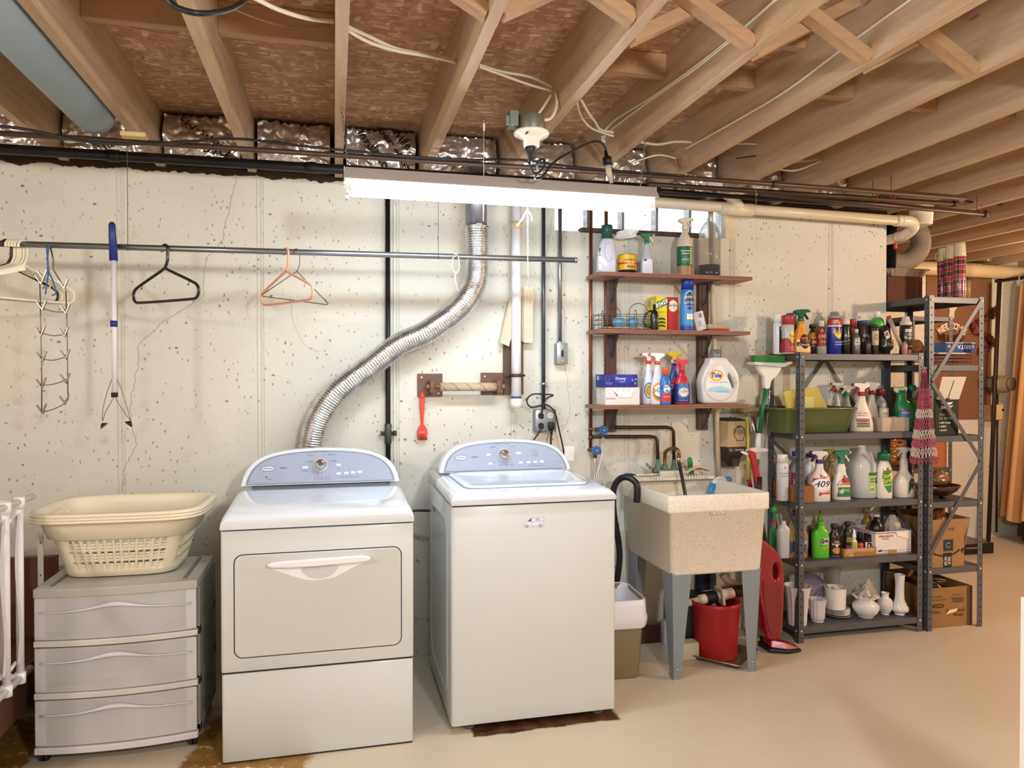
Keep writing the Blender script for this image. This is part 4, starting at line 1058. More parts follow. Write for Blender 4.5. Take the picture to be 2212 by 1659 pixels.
rack('metal_rack', 'grey metal rack standing farther back in the far room', C0, C1, CY0, CY1, [1.9, 1.512, 1.108, .745, .354], 1.905,
     [((C0 + .02, CY0 - .003, 1.30), (C1 - .02, CY0 - .003, 1.70)), ((C0 + .02, CY0 - .003, .80), (C1 - .02, CY0 - .003, 1.25))])

# ============================================================ THINGS ON AND ALONG THE BACK WALL
# --- clothes rod and what hangs from it
r0, r1 = P(-60, 524.5, Y=-.50), P(1246, 562, Y=-.50)
rd_ = thing('clothes_rod', 'long thin steel clothes rod across the wall', 'rod', r0)
M_STEEL = C('#8b9196', .3, .85, var=.12, vs=20)
mb = MB().tube([(0, 0, 0), (r1 - r0) * .5, r1 - r0], .0125, 16).tube([(r1 - r0) - (r1 - r0).normalized() * .012, (r1 - r0)], .0132, 16)
mb.build('bar', M_STEEL, rd_)
for px_ in (276, 947):
    t = (P(px_, 540, Y=-.5).x - r0.x) / (r1.x - r0.x); q = (r1 - r0) * t
    MB().tube([q + Vector((0, 0, .013)), Vector((q.x, 0, ZJ + .03 - r0.z))], .0013, 5).tube([q + Vector((0, .0135 * math.cos(a), .0135 * math.sin(a))) for a in [k * PI / 6 for k in range(12)]], .0016, 5, closed=True, caps=False).build('hanging_wire', C('#5b5146', .6), rd_)
def rodz(x): return r0.z + (r1.z - r0.z) * (x - r0.x) / (r1.x - r0.x)
def hanger(x, rz, m, lab, w=.41, h=.105, r=.0052, drop=.095, hooks=True, wire=False, strap=False, y=-.50, group=None):
    z = rodz(x) + .0127
    k = thing('clothes_hanger', lab, 'hanger', (x, y, z), rz, group or 'clothes hangers on the rod')
    R_ = .018
    hk = [(-R_, 0, -.022)] + [(-R_ * math.cos(a), 0, R_ * math.sin(a) - .013 + .013 * 0) for a in [i * PI / 8 for i in range(9)]]
    hk = [(a, b, c - R_ + .002 + .012) for a, b, c in hk]
    hk += [(R_, 0, -.03), (R_ * .9, 0, -drop + .03), (0, 0, -drop)]
    MB().tube(crom(hk, 3), r * (.75 if wire else 1), 8).build('hook', m, k)
    H2 = w / 2
    if wire: tri = [(0, 0, -drop), (H2, 0, -drop - h), (H2 - .005, 0, -drop - h - .006), (-H2 + .005, 0, -drop - h - .006), (-H2, 0, -drop - h)]
    else: tri = crom([(0, 0, -drop), (.03, 0, -drop - .012), (H2 * .82, 0, -drop - h * .62), (H2 * .97, 0, -drop - h * .80), (H2, 0, -drop - h), (H2 * .94, 0, -drop - h * 1.22), (H2 * .7, 0, -drop - h * 1.28), (-H2 * .7, 0, -drop - h * 1.28), (-H2 * .94, 0, -drop - h * 1.22), (-H2, 0, -drop - h), (-H2 * .97, 0, -drop - h * .80), (-H2 * .82, 0, -drop - h * .62), (-.03, 0, -drop - .012)], 4, True)
    MB().tube(tri, r, 8, closed=True, caps=False).build('frame', m, k)
    if hooks:
        for s in (-1, 1): MB().tube([(s * H2 * .72, 0, -drop - h * .52), (s * H2 * .72, 0, -drop - h * .52 - .018), (s * H2 * .72 - .005, 0, -drop - h * .52 - .024), (s * H2 * .72 - .010, 0, -drop - h * .52 - .018)], .0016, 6).build('strap_hook', m, k)
    if strap: MB().prism([(-.16, -drop - .075), (-.155, -drop - .055), (.0, -drop + .0), (.01, -drop - .018)], -.004, .004).build('shoulder_bar', m, k)
    return k
M_HBLK = C('#17171a', .35, coat=.3); M_HIV = C('#e4dcc4', .4); M_HPNK = C('#e0a083', .35)
px2x = lambda px, Y=-.5: P(px, 540, Y=Y).x
hanger(px2x(356), math.radians(-42), M_HBLK, 'black plastic hanger hanging alone on the rod', r=.0062)
hanger(px2x(618), math.radians(-56), M_HPNK, 'salmon pink plastic hanger on the rod')
hanger(px2x(641), math.radians(50), C('#34302e', .4, .6), 'thin dark wire hanger beside the pink one', r=.0018, hooks=False, wire=True, w=.40, h=.12)
hanger(px2x(14), math.radians(52), C('#2f1c1e', .4), 'dark maroon hanger behind the cream ones at the left')
for i, (px_, a, lab) in enumerate(((22, 57, 'cream hanger next to the dark maroon one'), (29, 55, 'second cream hanger from the dark maroon one'), (35, 58, 'cream hanger in the middle of the bunch'), (42, 54, 'cream hanger just behind the frontmost white one'), (50, 50, 'frontmost white hanger of the bunch at the left'))):
    hanger(px2x(px_), math.radians(a), C('#e9e4d2', .35) if i == 4 else M_HIV, lab, strap=i in (1, 4))
# clip hanger
x = px2x(108); ck = thing('clip_hanger', 'metal ladder shaped hanger with many small clips and a blue cord', 'hanger', (x, -.50, rodz(x)))
M_WIRE = C('#6f665c', .35, .7); M_CLIP = C('#8d857b', .3, .8)
g0 = ck.location; Q = lambda px, py, Y=-.50: P(px, py, Y=Y) - g0
fr = MB().tube(crom([Q(110, 533), Q(106, 527), Q(101, 533)], 4) , .003, 6)
fr.tube([Q(108, 530), Q(115, 560), Q(115, 582), Q(127, 602), Q(137, 622)], .003, 6)
for pts in ([Q(86, 605), Q(88, 700), Q(90, 800), Q(90, 892)], [Q(142, 628), Q(145, 700), Q(146, 800), Q(147, 865)]): fr.tube(pts, .0022, 6)
fr.build('frame', M_WIRE, ck)
for (a, b, c) in (((92, 666), (115, 673), (140, 674)), ((92, 720), (115, 725), (140, 722)), ((92, 776), (115, 778), (140, 772)), ((92, 832), (115, 830), (140, 822)), ((92, 890), (115, 884), (140, 872))):
    MB().tube(crom([Q(*a), Q(*b), Q(*c)], 5), .0022, 6).build('rung', M_WIRE, ck)
def clip(px, py, s=1):
    c = Q(px, py, -.505); mb = MB()
    mb.cb(c + Vector((.008 * s, 0, .010)), (.005, .012, .042), Matrix.Rotation(.35 * s, 3, 'Y')).cb(c + Vector((-.008 * s, 0, .006)), (.005, .012, .042), Matrix.Rotation(-.55 * s, 3, 'Y'))
    mb.tube([c + Vector((.006 * math.cos(t), 0, .006 * math.sin(t))) for t in [k * PI / 4 for k in range(8)]], .0022, 5, closed=True, caps=False)
    mb.build('clip', M_CLIP, ck, bev=.001, seg=1)
for px_, py_ in ((88, 608), (138, 618), (93, 598), (91, 664), (142, 672), (88, 720), (139, 722), (91, 775), (142, 770), (90, 832), (142, 822), (91, 888), (140, 868)): clip(px_, py_)
bc = MB().tube(crom([Q(100, 530, -.51), Q(103, 560, -.51), Q(104, 582, -.51), Q(103, 600, -.51), Q(98, 636, -.51)], 5), .003, 6).tube(crom([Q(106, 530, -.515), Q(103, 558, -.515), Q(105, 585, -.515), Q(114, 606, -.515), Q(121, 632, -.515), Q(112, 638, -.515)], 5), .003, 6).sph(Q(104, 580, -.51), .006, 8, 6).sph(Q(102, 559, -.51), .005, 8, 6)
bc.build('blue_cord', C('#47639b', .8), ck)
# telescopic pole with suction cups
x = px2x(246); pk = thing('changer_pole', 'blue and white pole with wires and two black cups on the rod', 'pole', (x, -.53, rodz(x)))
g0 = pk.location; Q = lambda px, py, Y=-.53: P(px, py, Y=Y) - g0
M_NAVY = C('#1f2f78', .4); a, b = Q(242, 486), Q(245.5, 563)
MB().tube([a + Vector((0, 0, .012)), a + Vector((0, 0, .006)), a, b], [.006, .011, .013, .0165], 14).build('blue_sleeve', M_NAVY, pk)
MB().cyl(Q(245.5, 560), Q(247.5, 852), .0098, 14).build('white_pole', C('#dfdce6', .35), pk)
MB().cyl(Q(246, 693), Q(246, 706), .0135, 14).cyl(Q(246, 700), Q(253, 700), .006, 8).build('clamp', M_NAVY, pk)
MB().cyl(Q(247.3, 848), Q(247.5, 858), .0125, 14).build('tip', C('#141417', .5), pk)
for pts in ([(243, 815), (232, 845), (223, 880), (221, 908)], [(250, 815), (262, 840), (273, 875), (282, 908)], [(246, 858), (238, 872), (228, 890), (222, 910)], [(249, 858), (258, 875), (272, 895), (283, 910)]):
    MB().tube(crom([Q(*p) for p in pts], 5), .0014, 6).build('wire', C('#6d6a63', .4, .6), pk)
for px_, py_, s in ((223, 918, 1), (280, 914, -1)):
    c = Q(px_, py_); d = Vector((-.65 * s, 0, .75)) ; MB().tube([c + d * .008, c, c - d * .006], [.005, .012, .018], 16).build('cup', C('#121316', .3), pk)
# white string loops
x = px2x(985)
g0 = Vector((x, -.50, rodz(x)))
Q = lambda px, py, Y=-.515: P(px, py, Y=Y) - g0
solo('string_loop', MB().tube(crom([Q(980, 552), Q(976, 570), Q(979, 582), Q(985, 590), Q(992, 578), Q(991, 560), Q(986, 549), Q(981, 550)], 5), .0022, 6).tube(crom([Q(985, 588), Q(983, 602), Q(986, 615), Q(989, 628)], 5), .0022, 6), M_STRING, 'knotted loop of white string hanging from the rod beside the duct', 'string', g0)
g0 = P(1140, 440, Y=-.9)
solo('pull_string', MB().tube([Vector((0, 0, -.0)), P(1140, 560, Y=-.9) - g0, P(1142, 624, Y=-.9) - g0], .0016, 6).tube(crom([Vector((0, 0, -.02)), P(1127, 474, Y=-.9) - g0, P(1116, 489, Y=-.9) - g0], 4), .003, 6).tube(crom([Vector((0.002, 0, -.03)), P(1147, 465, Y=-.9) - g0, P(1149, 478, Y=-.9) - g0], 4), .0025, 6), M_STRING, 'white pull string hanging from the shop light in front of the white pipe', 'string', g0)
g0 = P(1045, 400, Y=-.9)
solo('pull_string', MB().tube([Vector((0, 0, .26)), (0, 0, 0), P(1044, 478, Y=-.9) - g0], .0014, 6).cb(Vector((.001, 0, .23)), (.008, .004, .03)), M_STRING, 'short white string with a small tag above the silver duct', 'string', g0)
g0 = P(1633, 410, Y=-.5)
solo('thin_thread', MB().tube([(0, 0, .02), P(1634, 600, Y=-.5) - g0, P(1633, 690, Y=-.5) - g0], .0009, 4), C('#d9cfb8', .8), 'very thin pale thread hanging in front of the wall right of the shelves', 'string', g0)

# --- duct from the dryer
fx = thing('vent_duct', 'shiny ribbed flexible duct snaking from the dryer to the ceiling', 'duct', P(1030, 490, Y=-.14))
g0 = fx.location
cl_ = crom([P(a, b, Y=y) - g0 for a, b, y in ((1029, 492, -.14), (1030, 560, -.14), (1024, 615, -.145), (992, 665, -.15), (925, 715, -.15), (862, 745, -.14), (795, 795, -.14), (730, 845, -.125), (688, 905, -.10), (672, 965, -.085), (668, 1040, -.08))], 60)
d_ = [0]
for i in range(1, len(cl_)): d_.append(d_[-1] + (cl_[i] - cl_[i - 1]).length)
n = int(d_[-1] / .0032); pts, rr_ = [], []; j = 0
for i in range(n):
    s = d_[-1] * i / n
    while d_[j + 1] < s: j += 1
    t = (s - d_[j]) / (d_[j + 1] - d_[j]); pts.append(cl_[j].lerp(cl_[j + 1], t))
    rr_.append(.0575 + (.0028 * math.sin(i * 2 * PI / 4)) + .0016 * noise.noise((s * 14, 0, 0)) + .001 * noise.noise((i * .9, 1, 0)))
tf2 = NT('foil_duct'); tf2.set(Base_Color=tf2.ramp(tf2.noise(18, 4), [(.3, '#b4b8bf'), (.7, '#eceef2')]), Metallic=1.0, Roughness=.24); tf2.bump(tf2.noise(90, 3), .5, .004)
MB().tube(pts, rr_, 30).build('flex_hose', tf2.m, fx)
c = Vector((0, 0, 0)); MB().lathe([(.060, -.012), (.0625, -.01), (.0625, -.002), (.060, 0)], (0, 0, .004), 28).cb((.0, -.062, 0), (.03, .008, .012)).build('clamp', C('#c3c6cc', .25, .9), fx)
up_ = P(1027, 350, Y=-.14) - g0
MB().cyl((-.003, 0, -.01), (-.003, 0, ZJ - g0.z + .06), .054, 26).build('metal_pipe', C('#8a8793', .35, .6, var=.15, vs=6), fx)
MB().tube(crom([(-.003, 0, .23), (-.003, .02, .29), (-.003, .12, .36), (-.003, .24, .37)], 5), .055, 24).build('elbow', C('#7d7468', .4, .6, var=.15), fx)

# --- vertical pipes
gp = P(838, 700, Y=-.025)
gk = thing('gas_pipe', 'black iron pipe running down the wall behind the dryer, with a shutoff valve', 'pipe', (gp.x, -.025, 0))
MB().cyl((0, 0, .5), (0, 0, ZJ - .06), .0125, 14).build('pipe', M_IRON, gk)
vz = P(838, 936, Y=-.025).z
MB().tube([(0, 0, vz - .055), (0, 0, vz - .05), (0, 0, vz - .02), (0, 0, vz), (0, 0, vz + .02), (0, 0, vz + .045), (0, 0, vz + .05)], [.014, .018, .016, .021, .016, .018, .014], 14).cyl((-.035, 0, vz), (.03, 0, vz), .009, 10).cyl((.026, 0, vz), (.042, 0, vz), .013, 8).cyl((-.038, 0, vz), (-.03, 0, vz), .012, 8).build('valve', C('#4b4d45', .45, .5, var=.2, vs=30), gk)
wp = P(1115, 700, Y=-.08); z_ = lambda px, py, Y: P(px, py, Y=Y).z
vk = thing('drain_standpipe', 'white plastic pipe coming down the wall with a capped lower end', 'pipe', (wp.x, -.08, 0))
zb_ = z_(1115, 880, -.08); zc_ = z_(1115, 862, -.08)
MB().cyl((0, 0, zb_), (0, 0, ZJ - .05), .0255, 20).build('pipe', M_PVCW, vk)
MB().cyl((0, 0, zb_ - .002), (0, 0, zc_), .030, 20).cyl((0, 0, zb_ - .018), (0, 0, zb_), .011, 10).build('cap', C('#e4e0da', .35), vk)
MB().cyl((0, 0, z_(1115, 860, -.08)), (0, 0, z_(1115, 856, -.08)), .0262, 20).build('blue_stripe', C('#2b4a86', .4), vk)
MB().cyl((0, 0, z_(1118, 497, -.08)), (0, 0, z_(1118, 480, -.08)), .031, 20).build('coupling', C('#cfbf95', .4), vk)
bb = MB(); zs_ = z_(1115, 811, -.08)
bb.tube([(-.045, .03, zs_), (-.03, -.005, zs_), (-.02, -.027, zs_), (.02, -.027, zs_), (.03, -.005, zs_), (.045, .03, zs_)], .003, 6, flat=3.2).cyl((-.045, .0, zs_), (-.045, .03, zs_), .006, 8).cyl((.045, .0, zs_), (.045, .03, zs_), .006, 8)
bb.build('strap', C('#4a3630', .4, .4), vk)
a, b = P(1089, 735, Y=-.03), P(1131, 852, Y=-.03)
solo('backing_board', MB().box(0, 0, 0, b.x - a.x, .029, a.z - b.z), wood('dark_backing', '#4c382c', '#66503f', axis=2, knots=False), 'dark brown board on the wall behind the white pipe', 'board', (a.x, -.030, b.z), bev=.002)
# folded newspapers stuck behind the pipe
M_NEWS = C('#d8cbb2', .85, var=.05)
def paper(lab, pts, Y, name='folded_newspaper'):
    ps = [P(a, b, Y=Y) for a, b in pts]; o = ps[0]; mb = MB()
    for k in range(4):
        y = -.006 * k; q = [(p.x - o.x + .003 * k, p.z - o.z - .002 * k) for p in ps]
        mb.prism(q, y - .0025, y + .0015)
    mb.mat(1); A_, B_, C_, D_ = [(p.x - o.x + .009, p.z - o.z - .006) for p in ps]
    for i in range(26):
        t = .05 + .9 * i / 26
        for u0, u1 in ((.12, .42), (.52, .86)):
            l = (A_[0] + (D_[0] - A_[0]) * t, A_[1] + (D_[1] - A_[1]) * t); r = (B_[0] + (C_[0] - B_[0]) * t, B_[1] + (C_[1] - B_[1]) * t)
            p0 = (l[0] + (r[0] - l[0]) * u0, l[1] + (r[1] - l[1]) * u0); p1 = (l[0] + (r[0] - l[0]) * u1, l[1] + (r[1] - l[1]) * u1)
            mb.add([(p0[0], -.0212, p0[1]), (p1[0], -.0212, p1[1]), (p1[0], -.0212, p1[1] + .0014), (p0[0], -.0212, p0[1] + .0014)], [(0, 1, 2, 3)])
    return solo(name, mb, [M_NEWS, C('#77695a', .9)], lab, 'newspaper', (o.x, o.y, o.z))
paper('folded old newspaper leaning out at the left of the white pipe', [(1106, 622), (1123, 629), (1094, 746), (1080, 740)], -.055)
paper('folded old newspaper hanging straight at the right of the white pipe', [(1127, 620), (1146, 619), (1144, 738), (1127, 738)], -.045)
c1 = P(1174, 700, Y=-.03)
ok_ = thing('outlet_conduit', 'dark grey conduit coming down to the four socket outlet box', 'conduit', (c1.x, -.03, 0))
zt_, zo = ZJ - .04, z_(1176, 884, -.04)
MB().cyl((0, 0, zo), (0, 0, zt_), .0105, 12).build('tube', C('#475560', .35, .65), ok_)
zz = z_(1176, 829, -.03); MB().cyl((0, 0, zz - .006), (0, 0, zz + .006), .0135, 12).cb((.018, .01, zz), (.02, .006, .016)).build('strap', C('#b9bcbc', .3, .8), ok_)
c2 = P(1209.5, 700, Y=-.03)
sk_ = thing('switch_conduit', 'silver conduit coming down to the light switch box', 'conduit', (c2.x, -.03, 0))
MB().cyl((0, 0, z_(1212, 741, -.04)), (0, 0, zt_), .0105, 12).build('tube', C('#8d969d', .28, .85), sk_)
MB().cyl((0, 0, z_(1212, 743, -.04)), (0, 0, z_(1212, 736, -.04)), .014, 10).build('connector', C('#a5aaad', .3, .8), sk_)
# switch box
a, b = P(1203, 741, Y=-.055), P(1226, 786, Y=-.055); bw, bh = b.x - a.x, a.z - b.z
sw = thing('switch_box', 'grey metal box with a light switch', 'switch', (a.x + bw / 2, -.055, b.z))
M_BOX = C('#8d9499', .38, .6, var=.08)
MB().rbox(-bw / 2, 0, 0, bw / 2, .055, bh, .006).build('box', M_BOX, sw)
MB().rbox(-bw / 2 - .001, -.003, -.001, bw / 2 + .001, .004, bh + .001, .003, 2).mat(1).box(-.006, -.0045, bh / 2 - .017, .006, -.002, bh / 2 + .017).build('cover_plate', [C('#9aa1a6', .35, .6), C('#16171a', .5)], sw)
MB().box(-.004, -.014, bh / 2 - .012, .004, -.003, bh / 2 + .002).build('toggle', C('#1c1a19', .4), sw, bev=.001)
for z in (bh * .17, bh * .83): MB().cyl((0, -.005, z), (0, -.002, z), .005, 10).build('screw', M_BOLT, sw)
# outlet box
a, b = P(1156, 885, Y=-.05), P(1200, 931, Y=-.05); bw, bh = b.x - a.x, a.z - b.z
ob_ = thing('outlet_box', 'square metal outlet box with four sockets and plugs', 'outlet', (a.x + bw / 2, -.05, b.z))
MB().rbox(-bw / 2, 0, 0, bw / 2, .05, bh, .006).build('box', M_BOX, ob_)
MB().rbox(-bw / 2 - .002, -.003, -.002, bw / 2 + .002, .003, bh + .002, .008, 3).build('cover_plate', C('#9ba1a5', .35, .6, var=.1, vs=30), ob_)
for sx in (-1, 1):
    for sz in (.27, .73):
        o = MB().cyl((sx * bw * .24, -.005, bh * sz), (sx * bw * .24, -.002, bh * sz), .0165, 18).mat(1)
        for dx in (-.005, .005): o.box(sx * bw * .24 + dx - .001, -.0056, bh * sz - .003, sx * bw * .24 + dx + .001, -.004, bh * sz + .005)
        so_ = o.build('socket', [C('#cfcabf' if sx > 0 and sz > .5 else '#7c7e80', .4), M_SEAM], ob_)
M_PLUG = C('#131416', .4)
def plugcord(lab, sx, sz, pts, r=.004, big=False):
    c = Vector((ob_.location.x + sx * bw * .24, -.056, ob_.location.z + bh * sz)); k = thing('power_cord', lab, 'cord', c)
    if big: MB().rbox(-.015, -.03, -.02, .015, -.0, .018, .005).tube([(0, -.015, -.018), (0, -.014, -.05)], [.009, .006], 10).build('plug', M_PLUG, k)
    else: MB().tube([(0, 0, 0), (0, -.012, 0), (0, -.022, -.004), (0, -.028, -.012)], [.013, .014, .011, .007], 12).build('plug', M_PLUG, k)
    MB().tube(crom([Vector((0, -.024, -.006 if not big else -.045))] + [P(a, b, Y=y) - c for a, b, y in pts], 6), r, 8).build('cord', M_PLUG, k)
plugcord('black cord looping above the outlet box and down behind the washer', -1, .73, [(1172, 885, -.09), (1180, 862, -.09), (1195, 854, -.085), (1180, 852, -.08), (1150, 852, -.075), (1138, 866, -.07), (1148, 880, -.07), (1175, 874, -.075), (1190, 880, -.08), (1200, 895, -.08), (1208, 930, -.08), (1216, 966, -.08), (1218, 990, -.08)], .0042)
plugcord('short black cord going left from the lower left socket', -1, .27, [(1170, 925, -.08), (1162, 938, -.08), (1150, 955, -.08), (1140, 975, -.08)], .0042)
plugcord('thick black plug and cord in the lower right socket', 1, .27, [(1190, 945, -.09), (1190, 975, -.09), (1190, 1000, -.09)], .0055, True)
solo('white_tag', MB().box(0, 0, 0, .05, .002, .075), C('#e4e4e6', .6), 'small white paper tag behind the right side of the washer console', 'tag', P(1220, 995, Y=-.14)) 

# --- paper towel holder
a, b = P(902, 807, Y=-.014), P(956, 857, Y=-.014); c, d = P(1039, 805, Y=-.014), P(1090, 853, Y=-.014)
th = thing('towel_holder', 'brown wooden paper towel holder with a bare cardboard tube', 'towel holder', ((a.x + d.x) / 2, -.014, (a.z + b.z) / 2))
g0 = th.location; M_TW = wood('holder_wood', '#5d3f31', '#76523f', '#4a2f25', axis=0, knots=False, rough=.5)
for p, q in ((a, b), (c, d)):
    o = MB().box(p.x - g0.x, 0, q.z - g0.z, q.x - g0.x, .014, p.z - g0.z); o.build('wall_plate', M_TW, th, bev=.003)
    for fx_, fz_ in ((.16, .84), (.84, .16)): 
        x = p.x + (q.x - p.x) * fx_ - g0.x; z = q.z + (p.z - q.z) * fz_ - g0.z
        MB().cyl((x, -.003, z), (x, .0, z), .0045, 10).build('screw', C('#d6cfc3', .4, .5), th)
za = P(948, 835, Y=-.08).z - g0.z
ax0, ax1 = P(925, 835, Y=-.08).x - g0.x, P(1086, 831, Y=-.08).x - g0.x
for x in (P(932, 835, Y=-.07).x - g0.x, P(1075, 832, Y=-.07).x - g0.x): MB().rbox(x - .012, -.095, za - .032, x + .012, .0, za + .030, .006).build('arm', M_TW, th)
MB().cyl((ax0, -.07, za), (ax1, -.07, za), .0085, 12).sph((ax0, -.07, za), .012, 12, 8).sph((ax1, -.07, za), .012, 12, 8).build('dowel', C('#8f6a50', .45), th)
x0_, x1_ = P(950, 835, Y=-.07).x - g0.x, P(1071, 832, Y=-.07).x - g0.x
ct = NT('cardboard_tube'); wv_ = ct.n('ShaderNodeTexWave'); wv_.inputs['Scale'].default_value = 9; wv_.bands_direction = 'DIAGONAL'; ct.l(ct.mapping((1, .2, 1)), wv_.inputs[0])
ct.set(Base_Color=ct.ramp(wv_.outputs['Fac'], [(.03, '#9b8870'), (.08, '#b9a58c')]), Roughness=.85)
MB().cyl((x0_, -.07, za - .002), (x1_, -.07, za - .002), .0215, 24).build('cardboard_tube', ct.m, th)
# red brush
bx_ = P(912, 860, Y=-.02)
bk_ = thing('red_brush', 'red plastic dish brush hanging on the wall under the towel holder', 'brush', bx_)
g0 = bx_; M_RED = C('#d8402f', .35)
Z_ = lambda py: P(912, py, Y=-.02).z - g0.z
hd = plate([[(x, z) for x, z in sm2([(0, Z_(847)), (.011, Z_(853)), (.013, Z_(870)), (.009, Z_(895)), (.007, Z_(915)), (.022, Z_(925)), (.026, Z_(935)), (.020, Z_(943)), (-.020, Z_(943)), (-.026, Z_(935)), (-.020, Z_(925)), (-.007, Z_(915)), (-.009, Z_(895)), (-.013, Z_(870)), (-.011, Z_(853))], 3)], sm2([(0, Z_(851)), (.004, Z_(855)), (0, Z_(860)), (-.004, Z_(855))], 3)], .014, .004)
MB().add(*hd, True).build('handle', M_RED, bk_)
br_ = MB()
for i in range(60):
    x = RND.uniform(-.023, .023); y = RND.uniform(-.012, .012)
    br_.tube([(x * .8, y, Z_(938)), (x * 1.08, y - .004, Z_(949) - RND.uniform(0, .004))], .0012, 4)
br_.build('bristles', C('#c93a2a', .5), bk_)
bt = MB(); put_text(bt, 'libman', 0, Z_(933), .020, .005, flat(-.0072, .0004)); bt.build('lettering', C('#f0d8d0', .5), bk_)

# --- copper supply pipes, valves, faucet
px1, px2 = P(1276, 700, Y=-.022).x, P(1309, 700, Y=-.022).x
zv1, zv2 = z_(1303, 929, -.08), z_(1288, 973, -.08)
M_CU = C('#7a4f3c', .35, .7, var=.25, vs=10)
M_CUD = C('#4a382c', .4, .6, var=.3, vs=12)
k1 = thing('supply_pipe', 'left copper water pipe going down to the lower blue valve', 'pipe', (px1, -.022, 0))
MB().cyl((0, 0, zv2 - .01), (0, 0, ZJ - .04), .0095, 12).cyl((0, 0, zv2 + .055), (0, 0, zv2 + .075), .012, 12).cyl((0, 0, zv2 + .10), (0, 0, zv2 + .12), .012, 12).build('pipe', M_CU, k1)
k2 = thing('supply_pipe', 'right copper water pipe going down to the upper blue valve', 'pipe', (px2, -.022, 0))
MB().cyl((0, 0, zv1 - .02), (0, 0, ZJ - .04), .0095, 12).build('pipe', M_CU, k2)
def valve(k, x, z, lab):
    c = Vector((x, -.06, z)); v = thing('shutoff_valve', lab, 'valve', c)
    MB().tube([(-.03, .03, 0), (-.012, .02, 0), (0, 0, 0), (0, .0, -.03), (0, 0, -.042)], [.009, .013, .015, .012, .011], 12).build('body', C('#6c6252', .4, .6, var=.25, vs=30), v)
    ring = [(.0255 * (1 + .09 * math.cos(8 * t)) * math.cos(t), -.022, .0255 * (1 + .09 * math.cos(8 * t)) * math.sin(t)) for t in [2 * PI * i / 64 for i in range(64)]]
    MB().loft([[(a, y, b) for a, _, b in ring] for y in (-.030, -.018)]).cyl((0, -.033, 0), (0, -.0, 0), .008, 12).build('handle', C('#2b5f9e', .4, var=.12, vs=30), v, bev=.003)
    MB().cyl((0, -.036, 0), (0, -.031, 0), .005, 8).build('screw', M_BOLT, v)
valve(k2, P(1303, 929, Y=-.08).x, zv1, 'upper blue handled water valve left of the sink pipes')
valve(k1, P(1288, 973, Y=-.08).x, zv2, 'lower blue handled water valve left of the sink pipes')
tb_ = NT('braided_hose'); w_ = tb_.n('ShaderNodeTexWave'); w_.inputs['Scale'].default_value = 90; w_.bands_direction = 'Z'; tb_.l(tb_.co, w_.inputs[0])
tb_.set(Base_Color=tb_.ramp(w_.outputs['Fac'], [(.3, '#8e8a85'), (.7, '#d6d3cf')]), Metallic=.6, Roughness=.35)
for lab, pts in (('braided hose from the upper valve down behind the washer', [(1303, 945, -.07), (1301, 965, -.07), (1296, 1000, -.09), (1288, 1030, -.11), (1284, 1060, -.12)]), ('braided hose from the lower valve down behind the washer', [(1283, 990, -.07), (1286, 1010, -.08), (1284, 1035, -.10), (1280, 1060, -.12)])):
    pp = [P(a, b, Y=y) for a, b, y in pts]; g = pp[0]; solo('supply_hose', MB().tube(crom([p - g for p in pp], 6), .0062, 10), tb_.m, lab, 'hose', g)
pipe('copper_line', crom([P(1330, 923, Y=-.05), P(1400, 923, Y=-.05), P(1440, 923, Y=-.05)], 2) + [P(1450, 925, Y=-.05), P(1455, 932, Y=-.05), P(1456, 1000, Y=-.07)], .0098, M_CUD, 'upper dark copper pipe bending down to the faucet', n=12)
pipe('copper_line', crom([P(1280, 943, Y=-.04), P(1350, 943, Y=-.045), P(1405, 943, Y=-.05)], 2) + [P(1416, 945, Y=-.06), P(1420, 953, Y=-.06), P(1421, 1000, Y=-.075)], .0098, M_CUD, 'lower dark copper pipe bending down to the faucet', n=12)
fz = sk.location; fa = thing('faucet', 'old green tarnished faucet with a curved brass spout over the sink', 'faucet', P(1437, 1015, Y=-.09))
g0 = fa.location; Q = lambda px, py, Y=-.09: P(px, py, Y=Y) - g0
M_VERD = C('#5f7468', .6, .3, var=.25, vs=40); M_BRASS = C('#84694c', .35, .8, var=.2, vs=25)
MB().tube([Q(1421, 992), Q(1421, 1003), Q(1421, 1014), Q(1421, 1020)], [.011, .014, .020, .020], 14).tube([Q(1456, 992), Q(1456, 1003), Q(1456, 1014), Q(1456, 1020)], [.011, .014, .020, .020], 14).tube([Q(1436, 1002), Q(1436, 1008), Q(1436, 1020)], [.012, .017, .022], 14).cyl(Q(1410, 1018), Q(1466, 1018), .015, 12).build('body', M_VERD, fa)
MB().tube(crom([Q(1436, 1005), Q(1436, 988), Q(1438, 976, -.11), Q(1447, 970, -.15), Q(1458, 969, -.19), Q(1465, 974, -.22), Q(1466, 985, -.22)], 6), .0095, 12).cyl(Q(1466, 983, -.22), Q(1466, 988, -.22), .0125, 12).build('spout', M_BRASS, fa)
for a, b, s in (((1412, 1014), (1402, 1008), -1), ((1466, 1012), (1478, 1006), 1)):
    MB().cyl(Q(*a), Q(*b, -.12), .006, 10).cyl(Q(b[0] - 5, b[1] - 5, -.12), Q(b[0] + 5, b[1] + 5, -.12), .006, 10).sph(Q(b[0] - 5, b[1] - 5, -.12), .008, 10, 6).sph(Q(b[0] + 5, b[1] + 5, -.12), .008, 10, 6).build('handle', C('#a9a7a0', .25, .9), fa)
h0 = P(1466, 990, Y=-.22); fh = thing('rinse_hose', 'black rubber hose hanging from the spout into the sink', 'hose', h0)
MB().tube([(0, 0, .006), (0, 0, -.02)], [.012, .009], 12).build('brass_fitting', C('#c3a377', .3, .8), fh)
